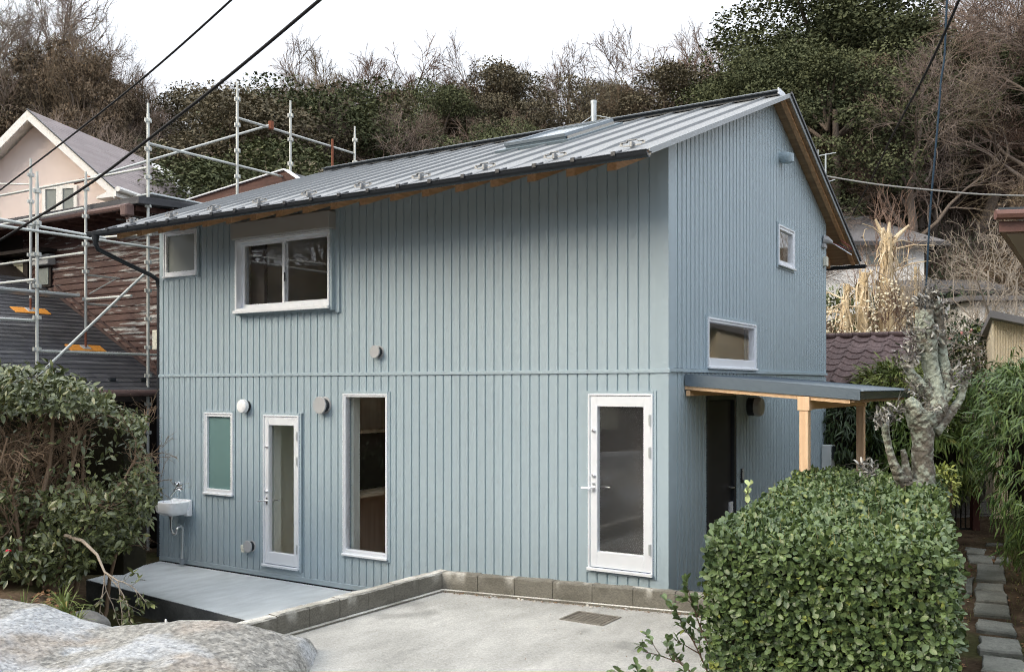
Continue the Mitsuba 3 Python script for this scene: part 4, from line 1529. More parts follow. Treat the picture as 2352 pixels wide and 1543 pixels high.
k = put('side_window', MB().add(v, [[0, 1, 2, 3]]), 'm_frosted_grey', pk)
m = MB()
for y0, y1, z0, z1 in ((.8, .9, 6.2, 7.45), (1.5, 1.6, 6.2, 7.45), (.9, 1.5, 7.35, 7.45)):
    v = [PK(x, y, z) for x in (HW, HW + .04) for y in (y0, y1) for z in (z0, z1)]
    m.add(v, [[0, 1, 3, 2], [4, 6, 7, 5], [0, 4, 5, 1], [2, 3, 7, 6], [0, 2, 6, 4], [1, 5, 7, 3]])
put('frame', m, 'm_white_trim', k)

# white house on the slope behind
wh = thing('white_house', 'white house with a grey hipped roof on the slope behind the withered banana plants', 'house')
mat('white_wall', vary((0.86, 0.85, 0.82), .05, 1.5), .8, .2)
mat('grey_roof', vary((0.17, 0.165, 0.17), .15, 3), .6, .3)
mat('dark_roof', vary((0.07, 0.068, 0.07), .2, 3), .6, .3)
m = MB()
rbox(m, 9.6, 13.15, 30, 34.8, 2.0, 7.22)
ww = put('wall', m, 'm_white_wall', wh)
m = MB()
e = [V(9.0, 29.55, 7.16), V(13.75, 29.55, 7.16), V(13.75, 35.5, 7.16), V(9.0, 35.5, 7.16)]
a, b = V(9.6, 32.3, 8.36), V(12.25, 32.3, 8.36)
m.add(e + [a, b], [[0, 1, 5, 4], [1, 2, 5, 5], [2, 3, 4, 5], [3, 0, 4, 4], [3, 2, 1, 0]])
wr = put('roof', m, 'm_grey_roof', wh)
m = MB()
m.beam(V(9.0, 29.53, 7.10), V(13.75, 29.53, 7.10), .06, .14)
m.beam(V(13.77, 29.55, 7.10), V(13.77, 35.5, 7.10), .06, .14)
put('eave_board', m, 'm_dark_roof', wr)
put('ridge_tile', MB().beam(a + [0, 0, .03], b + [0, 0, .03], .14, .10), 'm_alu_grey', wr)
for r in np.arange(9.6, 13.6, .5):
    m = MB()
    rbox(m, r, r + .06, 29.87, 29.93, 7.27, 7.36)
    put('snow_stop', m, 'm_dark_roof', wr)
for r0 in (11.3, 12.2):
    m = MB()
    rbox(m, r0, r0 + .42, 29.95, 30.02, 6.45, 6.80)
    k = put('window', m, 'm_plywood', wh)
    m = MB()
    rbox(m, r0 + .05, r0 + .37, 29.93, 29.949, 6.49, 6.76)
    put('pane', m, 'm_frosted_grey', k)
m = MB()
slab(m, [V(11.6, 27.2, 5.42), V(14.9, 27.2, 5.42), V(14.9, 30.0, 6.0), V(11.6, 30.0, 6.0)], .14)
rbox(m, 11.9, 14.6, 27.8, 30.0, 2.5, 5.4)
put('lower_roof', m, 'm_dark_roof', wh)

ws = thing('white_shed', 'low white panelled shed with a flat grey roof between bare shrubs', 'shed')
m = MB()
rbox(m, 10.05, 14.0, 20.5, 24, 1.5, 4.46)
put('wall', m, 'm_white_wall', ws)
for r in np.arange(10.07, 12.2, .46):
    m = MB()
    rbox(m, r, r + .43, 20.46, 20.50, 3.0, 4.44)
    put('panel', m, 'm_white_wall', ws)
m = MB()
slab(m, [V(9.8, 20.2, 4.56), V(14.3, 20.2, 4.56), V(14.3, 24.4, 4.7), V(9.8, 24.4, 4.7)], .10)
put('roof', m, 'm_grey_roof', ws)

cs_ = thing('cream_shed', 'cream shed of ribbed metal sheet with a sloping dark roof at the right', 'shed')
mat('cream_sheet', vary((0.66, 0.57, 0.42), .05, 2), .6, .3)
m = MB()
n = 60
us = np.linspace(7.66, 10.2, n * 3)
w = np.tile([0.0, .018, .018], n)
top = 3.66 - .20 * (us - 7.66)
v = np.array([V(u_, 15.0 - w_, 0.5) for u_, w_ in zip(us, w)] + [V(u_, 15.0 - w_, t_) for u_, w_, t_ in zip(us, w, top)])
k = len(us)
m.add(v, [[i, i + 1, k + i + 1, k + i] for i in range(k - 1)])
put('wall', m, 'm_cream_sheet', cs_)
m = MB().add([V(7.66, 15, .5), V(9.0, 17.9, .5), V(9.0, 17.9, 3.40), V(7.66, 15, 3.66)], [[0, 1, 2, 3]])
put('side_wall', m, 'm_cream_sheet', cs_)
m = MB()
slab(m, [V(7.50, 14.75, 3.80), V(10.4, 14.75, 3.21), V(11.4, 18.3, 3.05), V(9.05, 18.3, 3.52)], .11)
put('roof', m, 'm_grey_roof', cs_)

bh = thing('brown_house', 'eave corner of a house with brown gutter and pale soffit at the right edge', 'house')
mat('brown_trim', vary((0.16, 0.085, 0.070), .1, 3), .5, .4)
mat('soffit_grey', (0.36, 0.30, 0.26), .7, .3)
loop = [V(4.66, 9.0, 4.18), V(7.6, 8.55, 4.18), V(9.5, 12.0, 4.18), V(6.9, 12.55, 4.18)]
m = slab(MB(), loop, .10)
put('roof', m, 'm_brown_trim', bh)
c = np.mean(loop, 0)
m = slab(MB(), [c + (q - c) * .955 - [0, 0, .1005] for q in loop], .012)
put('soffit', m, 'm_soffit_grey', bh)
m = MB()
m.tube([V(4.60, 8.95, 4.235), V(7.6, 8.49, 4.235)], .05, 8)
put('gutter', m, 'm_brown_trim', bh, smooth=40)
m = MB()
slab(m, [V(4.62, 8.93, 4.30), V(7.7, 8.46, 4.30), V(9.5, 12.0, 4.75), V(7.0, 12.6, 4.75)], .03)
put('roof_sheet', m, 'm_ridge', bh)
m = MB()
slab(m, [V(7.0, 9.5, 4.08), V(9.4, 9.2, 4.08), V(9.9, 12.2, 4.08), V(7.9, 12.4, 4.08)], 4.1)
put('wall', m, 'm_cream_wall', bh)

# the tiled roof behind the house
th = thing('tiled_house', 'low house with a brown wavy tiled roof behind the grey blue house', 'house')
RX0, RX1, RY0, RY1, RZ0, RZ1 = -2.2, 1.15, 6.75, 8.45, 2.66, 3.50
m = MB()
m.box((RX0 + .2, RY0 + .25, 0), (RX1 - .2, 10.2, 2.6))
put('wall', m, 'm_old_dark', th)


def tile_col(p, n, uv):
    k = cell_rand(dr.floor(p.x / .305), dr.floor(p.y / .24))
    a = fbm(p.x * 8, p.y * 20, p.z * 8, 3)
    b = noise(p.x * 55, p.y * 9, p.z * 9)
    c = mix((0.095, 0.062, 0.058), (0.165, 0.115, 0.108), k * .6 + a * .4)
    return c * (.7 + .6 * b)


mat('tile', tile_col, .75, .25)
m = MB()
m.add([[RX0, RY0, RZ0 - .03], [RX1, RY0, RZ0 - .03], [RX1, RY1, RZ1 - .03], [RX0, RY1, RZ1 - .03], [RX1, RY1 + 1.7, RZ0 - .03], [RX0, RY1 + 1.7, RZ0 - .03]], [[0, 1, 2, 3], [3, 2, 4, 5]])
tr = put('roof', m, 'm_old_dark', th)
TW, NR = .305, 8
TL = (RY1 - RY0) / NR
slope = (RZ1 - RZ0) / (RY1 - RY0)
uu = np.linspace(0, 1, 13)
wave = np.where(uu < .34, .034 * np.sin(uu / .34 * np.pi) ** .8, -.016 * np.sin((uu - .34) / .66 * np.pi))
wave = np.nan_to_num(wave)
rows = []
for y, h in ((-.012, -.012), (-.012, .022), (TL * .5, .013), (TL + .02, .004)):
    rows.append(np.stack([uu * TW * 1.02, np.full(13, y), y * slope + h + wave * (1 if h > 0 else .9)], 1))
v = np.vstack(rows)
tile_d = mikit.ply((v, np.array([[i * 13 + j, i * 13 + j + 1, (i + 1) * 13 + j + 1, (i + 1) * 13 + j] for i in range(3) for j in range(12)])), 'm_tile', smooth=35)
for i in range(NR):
    for j in range(11):
        x = RX0 + j * TW
        put('tile', tile_d, None, tr, to_world=T().translate([x, RY0 + i * TL + rng.normal(0, .004), RZ0 + i * TL * slope + rng.normal(0, .003)]).rotate([0, 0, 1], rng.normal(0, .5)))
m = MB()
for j in range(11):
    m = MB()
    m.tube([(RX0 + j * TW + .005, RY1, RZ1 + .02), (RX0 + (j + 1) * TW - .005, RY1, RZ1 + .02)], .055, 10)
    put('ridge_tile', m, 'm_tile', tr, smooth=40)

# garden gate, block wall and board fence at the end of the path
gt = thing('garden_gate', 'dark metal garden gate with thin bars at the end of the path', 'gate')
mat('gate_metal', (0.022, 0.022, 0.020), .5, .4)
m = MB()
rbox(m, 7.00, 8.14, 16.66, 16.70, 1.17, 1.21)
rbox(m, 7.00, 8.14, 16.66, 16.70, .06, .10)
rbox(m, 7.00, 7.035, 16.66, 16.70, .10, 1.17)
put('frame', m, 'm_gate_metal', gt)
for i, r in enumerate(np.arange(7.1, 8.12, .085)):
    m = MB()
    rbox(m, r, r + .018, 16.67, 16.69, .10, 1.17)
    put('bar', m, 'm_gate_metal', gt)
m = MB()
rbox(m, 8.14, 8.26, 16.6, 16.72, -.05, 1.25)
put('post', m, 'm_gate_post', gt)
mat('gate_post', vary((0.075, 0.026, 0.022), .15, 5), .55, .4)
bw_ = thing('block_wall', 'low grey rough block wall beyond the garden gate', 'wall')
mat('rough_block', concrete((0.10, 0.10, 0.095), (0.19, 0.185, 0.175), 3, 40, .5), .9, .2)
m = MB()
rbox(m, 8.10, 10.6, 17.62, 17.76, -.1, .90)
put('core', m, 'm_rough_block', bw_)
for i in range(4):
    for j in range(4):
        m = MB()
        r0 = 8.12 + j * .56 + (.28 if i % 2 else 0)
        rbox(m, r0 + .006, r0 + .55, 17.56 + rng.uniform(0, .015), 17.619, .0 + i * .225 + .006, .0 + (i + 1) * .225 - .006)
        put('block', m, 'm_rough_block', bw_)
pl = put('white_board', rbox(MB(), 8.28, 8.66, 17.3, 17.5, .94, 1.0), 'm_white_trim')
tag(pl, 'white board lying on top of the block wall behind the gate', 'board')
bf = thing('board_fence', 'dark weathered horizontal board fence behind the porch posts', 'fence')
mat('dark_board', grain((0.022, 0.017, 0.013), (0.045, 0.035, 0.027), 0, 20, .08), .8, .2)
for i in range(10):
    m = MB()
    rbox(m, 4.75, 6.45, 15.42 + .005 * (i % 2), 15.45 + .005 * (i % 2), .02 + i * .155, .165 + i * .155)
    put('board', m, 'm_dark_board', bf)
for r in (4.9, 5.7, 6.36):
    m = MB()
    rbox(m, r, r + .08, 15.46, 15.53, 0, 1.6)
    put('post', m, 'm_dark_board', bf)
st = put('green_stake', MB().tube([(V(5.98, 15.5, -.05)), V(5.97, 15.5, 2.2)], .012, 6), 'm_stake')
mat('stake', (.03, .13, .11), .5)
tag(st, 'thin green plant stake standing beside the far porch post', 'stake')


# cables
mat('cable', (0.012, 0.012, 0.014), .6, .3)
mat('cable_grey', (0.20, 0.205, 0.205), .6, .3)
mat('cable_blue', (0.020, 0.045, 0.075), .6, .3)


def cable(pts, r, material, label, name='overhead_cable'):
    p = np.asarray(pts, float)
    t = np.r_[0, np.cumsum(np.linalg.norm(np.diff(p, axis=0), axis=1))]
    from scipy.interpolate import PchipInterpolator
    s = np.linspace(0, t[-1], 60)
    q = np.stack([PchipInterpolator(t, p[:, k])(s) for k in range(3)], 1)
    k = put(name, MB().tube(q, r, 8), material, smooth=True)
    return tag(k, label, 'cable')
cable([[-9.857, -2.34, 4.8], [-7.78, -2.741, 5.051], [-5.423, -3.197, 5.339], [-3.664, -3.549, 5.576], [-2.224, -3.856, 5.804], [-1.138, -4.099, 5.996]], 0.0095, 'm_cable', 'thin black overhead cable crossing the sky at the upper left, the higher of two')
cable([[-8.811, -2.856, 4.085], [-7.169, -3.075, 4.331], [-4.81, -3.396, 4.702], [-3.533, -3.594, 4.962], [-2.482, -3.761, 5.182], [-1.085, -3.995, 5.502], [-0.269, -4.134, 5.694]], 0.0135, 'm_cable', 'thicker black overhead cable passing in front of the scaffolding at the left')
cable([[2.873, 0.863, 6.842], [2.497, 2.104, 6.813], [2.269, 2.862, 6.794], [1.805, 4.339, 6.767], [0.859, 7.192, 6.738], [-0.245, 10.629, 6.686], [-1.25, 13.671, 6.654]], 0.017, 'm_cable', 'black cable sloping down past the wooded hill at the right')
cable([[1.683, 7.233, 9.6], [1.64, 7.359, 8.82], [1.611, 7.424, 8.391], [1.581, 7.498, 7.919], [1.532, 7.526, 7.617], [1.482, 7.598, 7.089], [1.401, 7.699, 6.306], [1.334, 7.786, 5.651], [1.239, 7.966, 4.421], [1.177, 8.097, 3.548]], 0.016, 'm_cable_blue', 'dark blue cable hanging nearly straight down in front of the hill')
cable([[-0.862, 7.973, 6.472], [-0.408, 7.899, 6.332], [0.501, 7.75, 6.053], [1.368, 7.613, 5.834], [2.053, 7.505, 5.675], [2.729, 7.4, 5.555], [3.583, 7.268, 5.426]], 0.014, 'm_cable_grey', 'grey cable sagging from the back of the house towards the right')
an = thing('tv_antenna', 'small television antenna rising behind the back slope of the roof', 'antenna')
m = MB()
m.tube([V(6.67, 20, 5.5), V(6.67, 20, 7.55)], .016, 6)
put('mast', m, 'm_galv', an)
for z, a, b in ((7.52, -.16, .22), (6.95, .0, .2)):
    m = MB()
    m.tube([V(6.67 + a, 20, z - .02), V(6.67 + b, 20, z + .05)], .011, 6)
    m.tube([V(6.67 + a, 20, z - .16), V(6.67 + a, 20, z + .12)], .010, 6)
    put('boom', m, 'm_galv', an)
# ------------------------------------------------------------------ plants: generators
def unit(a):
    a = np.asarray(a, float)
    return a / (np.linalg.norm(a, axis=-1, keepdims=True) + 1e-12)


def tubes(P, R, sides):
    """Many polylines P (n, k, 3) with radii R (n, k) as open tubes in one mesh."""
    P, R = np.asarray(P, float), np.asarray(R, float)
    n, k, _ = P.shape
    t = unit(np.gradient(P, axis=1))
    ref = np.where(np.abs(t[:, :1, 2:]) < .85, [0, 0, 1.0], [1.0, 0, 0])
    a = unit(np.cross(t, ref))
    b = np.cross(t, a)
    g = np.arange(sides) * 2 * np.pi / sides
    v = P[:, :, None] + R[:, :, None, None] * (np.cos(g)[None, None, :, None] * a[:, :, None] + np.sin(g)[None, None, :, None] * b[:, :, None])
    i, j, l = np.meshgrid(np.arange(n), np.arange(k - 1), np.arange(sides), indexing='ij')
    base = i * k * sides
    p = base + j * sides + l
    q = base + j * sides + (l + 1) % sides
    return v.reshape(-1, 3), np.vstack([np.stack([p, q, q + sides], -1).reshape(-1, 3), np.stack([p, q + sides, p + sides], -1).reshape(-1, 3)])


def spikes(A, B, r):
    """Twigs as three-sided spikes from A to B."""
    n = len(A)
    t = unit(B - A)
    ref = np.where(np.abs(t[:, 2:]) < .85, [0, 0, 1.0], [1.0, 0, 0])
    a = unit(np.cross(t, ref))
    b = np.cross(t, a)
    r = np.broadcast_to(np.asarray(r, float), (n,))[:, None]
    v = np.stack([A + r * a, A + r * (-.5 * a + .866 * b), A + r * (-.5 * a - .866 * b), B], 1).reshape(-1, 3)
    o = np.arange(n)[:, None] * 4
    f = np.concatenate([o + [0, 1, 3], o + [1, 2, 3], o + [2, 0, 3]])
    return v, f


def grow(rng, par, n, length, angle, start, k, up=.25, wob=.12, r_ratio=.5, taper=.35, spread=1.0):
    """n children on every parent polyline. par = (P, R); length = mean length; returns (P, R)."""
    P, R = par
    m, K, _ = P.shape
    t = np.clip(start + (1 - start) * (np.arange(n)[None] + rng.uniform(.1, .9, (m, n))) / n, 0, .985)
    s = t * (K - 1)
    i = np.minimum(s.astype(int), K - 2)
    f = (s - i)[..., None]
    row = np.arange(m)[:, None]
    A, B = P[row, i], P[row, i + 1]
    pos = A + (B - A) * f
    rad = R[row, i] * (1 - f[..., 0]) + R[row, i + 1] * f[..., 0]
    d = unit(B - A)
    ref = unit(np.cross(d, rng.normal(0, 1, d.shape)))
    ang = angle * rng.uniform(.65, 1.3, (m, n, 1))
    dirn = unit(d * np.cos(ang) + ref * np.sin(ang) + [0, 0, up])
    L = length * rng.uniform(.6, 1.25, (m, n, 1)) * (1.1 - .55 * t[..., None])
    dirn, pos, rad, L = dirn.reshape(-1, 3), pos.reshape(-1, 3), rad.reshape(-1), L.reshape(-1, 1)
    pts = [pos]
    cur = dirn
    for j in range(k - 1):
        cur = unit(cur + rng.normal(0, wob, cur.shape) + [0, 0, up * .25])
        pts.append(pts[-1] + cur * L / (k - 1))
    Pn = np.stack(pts, 1)
    r0 = np.minimum(rad * .9, np.maximum(rad * r_ratio, .004))
    Rn = r0[:, None] * np.linspace(1, taper, k)[None]
    return Pn, Rn


def bare_tree(seed, h=8.0, spread=.55, nl=(9, 7, 7, 5), trunk_r=.16, crown_start=.35, up=.25, stems=1, lens=(.42, .22, .12, .065), twig=.0055, wob=.14):
    """(trunk and limbs, twigs) of a leafless tree of height about h with its foot at the origin."""
    rng = np.random.default_rng(seed)
    K = 7
    zs = np.linspace(0, 1, K)
    P = np.zeros((stems, K, 3))
    R = np.zeros((stems, K))
    for s in range(stems):
        lean = rng.normal(0, .10 if stems == 1 else .22, 2) * h
        w = np.cumsum(rng.normal(0, .018 * h, (K, 2)), 0)
        P[s, :, :2] = lean * (zs ** 1.4)[:, None] + w - w[0]
        P[s, :, 2] = zs * h * (.80 if stems == 1 else rng.uniform(.62, .82)) - .3
        R[s] = trunk_r * (1.15 - zs * .8) * (1 if stems == 1 else .7)
    trunk = (P, R)
    l1 = grow(rng, trunk, nl[0], h * lens[0], spread * 1.25, crown_start, 6, up, wob, .55)
    l2 = grow(rng, l1, nl[1], h * lens[1], spread * 1.1, .25, 5, up * .7, wob * 1.1, .55)
    l3 = grow(rng, l2, nl[2], h * lens[2], spread, .2, 4, up * .5, wob * 1.3, .6)
    l4 = grow(rng, l3, nl[3], h * lens[3], spread, .15, 2, up * .4, wob, .8)
    wood = MB()
    wood.add(*tubes(*trunk, 8))
    wood.add(*tubes(*l1, 6))
    wood.add(*tubes(l2[0], np.maximum(l2[1], twig * 1.3), 4))
    tw = MB()
    tw.add(*tubes(l3[0], np.maximum(l3[1], twig), 3))
    tw.add(*spikes(l4[0][:, 0], l4[0][:, 1], np.maximum(twig * .85, .0)))
    return wood, tw, (l2, l3, l4)


def scatter(tv, tf, pos, R, s):
    """One mesh of many copies of the template (tv, tf)."""
    n, k = len(pos), len(tv)
    s = np.asarray(s, float)
    s = np.broadcast_to(s.reshape(-1, 1) if s.ndim == 1 else s, (n, 3) if s.ndim == 2 else (n, 1))
    v = np.einsum('nij,nkj->nki', R, tv[None] * s[:, None, :]) + pos[:, None]
    f = tf[None] + (np.arange(n) * k)[:, None, None]
    return v.reshape(-1, 3), f.reshape(-1, 3)


def frames(tip, nrm):
    """Rotations taking the leaf's y axis to tip and its z axis near nrm."""
    y = unit(tip)
    x = unit(np.cross(y, nrm))
    z = np.cross(x, y)
    return np.stack([x, y, z], -1)


def leaf_shape(kind):
    """Leaf templates of length 1 along y, folded along the midrib and bent."""
    if kind == 'oval':
        ys = np.array([0, .16, .42, .72, .93, 1.0])
        w = np.array([.02, .17, .29, .29, .15, .0])
    elif kind == 'long':
        ys = np.array([0, .12, .35, .7, 1.0])
        w = np.array([.012, .055, .070, .045, .0])
    elif kind == 'pointed':
        ys = np.array([0, .18, .45, .75, 1.0])
        w = np.array([.02, .15, .22, .15, .0])
    else:                                             # 'tiny': a folded diamond
        v = np.array([[0, 0, 0], [-.25, .5, .06], [0, 1, -.06], [.25, .5, .06]])
        return v, np.array([[0, 2, 1], [0, 3, 2]])
    bend = {'oval': .10, 'long': .38, 'pointed': .16}[kind]
    v, f = [], []
    for y, ww in zip(ys, w):
        z = -bend * y * y
        v += [[-ww, y, z + ww * .28], [0, y, z], [ww, y, z + ww * .28]]
    for i in range(len(ys) - 1):
        a = 3 * i
        if i < len(ys) - 2:
            f += [[a, a + 1, a + 4], [a, a + 4, a + 3], [a + 1, a + 2, a + 5], [a + 1, a + 5, a + 4]]
        else:
            f += [[a, a + 1, a + 4], [a + 1, a + 2, a + 4]]
    return np.array(v), np.array(f)


def evergreen(seed, h=8.0, w=3.0, clumps=70, per=190, leaf=.16, flat=.55):
    """(trunk, leaves) of a dense broadleaved evergreen: overlapping rounded leaf clumps on limbs."""
    rng = np.random.default_rng(seed)
    d = unit(rng.normal(0, 1, (clumps, 3)) * [1, 1, .9] + [0, 0, .25])
    rad = rng.uniform(.45, 1.0, (clumps, 1)) ** .6
    lump = 1 + .35 * (meshkit.noise(d * 1.8 + seed) - .5)[:, None]
    c = d * rad * lump * [w, w, h * .42] + [0, 0, h * .56]
    sz = rng.uniform(.55, 1.15, clumps) * w * .33
    n = clumps * per
    ci = np.repeat(np.arange(clumps), per)
    q = unit(rng.normal(0, 1, (n, 3)) + [0, 0, .35])
    q = q * (rng.uniform(.25, 1.0, (n, 1)) ** .35)
    pos = c[ci] + q * sz[ci, None] * [1, 1, flat]
    tip = unit(q * [1, 1, .6] + rng.normal(0, .6, (n, 3)) + [0, 0, -.15])
    nrm = unit(q + rng.normal(0, .26, (n, 3)) + [0, 0, .45])
    tv, tf = leaf_shape('tiny')
    lv = scatter(tv * [1.15, 1, 1], tf, pos, frames(tip, nrm), leaf * rng.uniform(.7, 1.25, n))
    wood = MB()
    K = 5
    zs = np.linspace(0, 1, K)
    P = np.zeros((1, K, 3))
    P[0, :, 2] = zs * h * .72 - .3
    P[0, :, :2] = np.cumsum(rng.normal(0, .12, (K, 2)), 0)
    R = .2 * (1.1 - .75 * zs)[None]
    wood.add(*tubes(P, R, 7))
    far_ = c[rng.permutation(clumps)[:26]]
    base = np.stack([np.zeros(26), np.zeros(26), np.clip(far_[:, 2] - 1.4, .8, h * .62)], 1)
    mid = (base + far_) / 2 + [0, 0, .25]
    L = np.stack([base, mid, far_], 1)
    wood.add(*tubes(L, np.tile([.075, .05, .015], (26, 1)), 4))
    return wood, lv


# ------------------------------------------------------------------ the wooded hillside
def twig_col(p, n, uv):
    a = fbm(p.x * .16 + 5, p.y * .16, p.z * .16, 2)
    b = noise(p.x * .9, p.y * .9, p.z * .9)
    c = mix((0.165, 0.110, 0.085), (0.235, 0.19, 0.165), smoothstep(.3, .7, a))
    c = mix(c, (0.17, 0.145, 0.085), smoothstep(.55, .8, fbm(p.x * .21 + 40, p.y * .21, 3, 2)) * .7)
    return c * (.75 + .5 * b)


diffuse('twig', twig_col)
diffuse('bark', lambda p, n, uv: mix((0.12, 0.095, 0.078), (0.26, 0.22, 0.19), fbm(p.x * 1.3, p.y * 1.3, p.z * .6, 3)))


def ever_col(lo, hi):
    def fn(p, n, uv):
        a = fbm(p.x * .5, p.y * .5, p.z * .5, 3)
        b = noise(p.x * 7, p.y * 7, p.z * 7)
        return mix(lo, hi, smoothstep(.25, .8, a * .55 + b * .45)) * (.8 + .4 * b)
    return fn


diffuse('ever', ever_col((0.062, 0.074, 0.044), (0.142, 0.155, 0.085)))
diffuse('olive', ever_col((0.115, 0.104, 0.072), (0.21, 0.185, 0.135)))
diffuse('ivy', ever_col((0.085, 0.072, 0.052), (0.185, 0.14, 0.10)))

PROTO, TOP = {}, {}


def proto(kind, wood, leaves, leaf_mat):
    k = f'grp_{kind}_{len([x for x in PROTO.values() for _ in x])}'
    scene[k] = {'type': 'shapegroup', 'trunk': mikit.ply(wood.mesh(), 'm_bark', smooth=True),
                'crown': mikit.ply(leaves.mesh() if isinstance(leaves, MB) else leaves, leaf_mat)}
    PROTO.setdefault(kind, []).append(k)
    zc = (leaves.mesh() if isinstance(leaves, MB) else leaves)[0][:, 2]
    TOP[k] = float(np.percentile(zc, 99.6))


H0 = 8.0
for sd in range(5):
    w, t, _ = bare_tree(100 + sd, H0, .74, (11, 8, 8, 6), .15, .20, .10, lens=(.40, .23, .13, .075), twig=.0060)
    proto('b', w, t, 'm_twig')
for sd in range(3):
    w, t, _ = bare_tree(200 + sd, H0, .60, (10, 7, 7, 5), .15, .30, .14, stems=1 + sd % 2, lens=(.44, .25, .13, .07), twig=.0095)
    proto('s', w, t, 'm_twig')
for sd in range(2):
    w, t, _ = bare_tree(300 + sd, H0, .66, (11, 8, 7, 5), .20, .34, .08, lens=(.50, .26, .13, .065), twig=.0095)
    proto('r', w, t, 'm_twig')
for sd in range(3):
    w, l = evergreen(400 + sd, H0, 2.7, 85, 480, .11)
    proto('g', w, l, 'm_ever')
for sd in range(2):
    w, l = evergreen(420 + sd, H0, 2.5, 75, 360, .115)
    proto('o', w, l, 'm_olive')
for sd in range(2):
    w, l = evergreen(440 + sd, H0, 1.9, 60, 300, .115)
    t = bare_tree(460 + sd, H0, .6, (9, 7, 7, 4), .12, .25, .2, twig=.006)
    m = MB().add(*l)
    m.add(*t[1].mesh())
    proto('d', w, m, 'm_ivy')
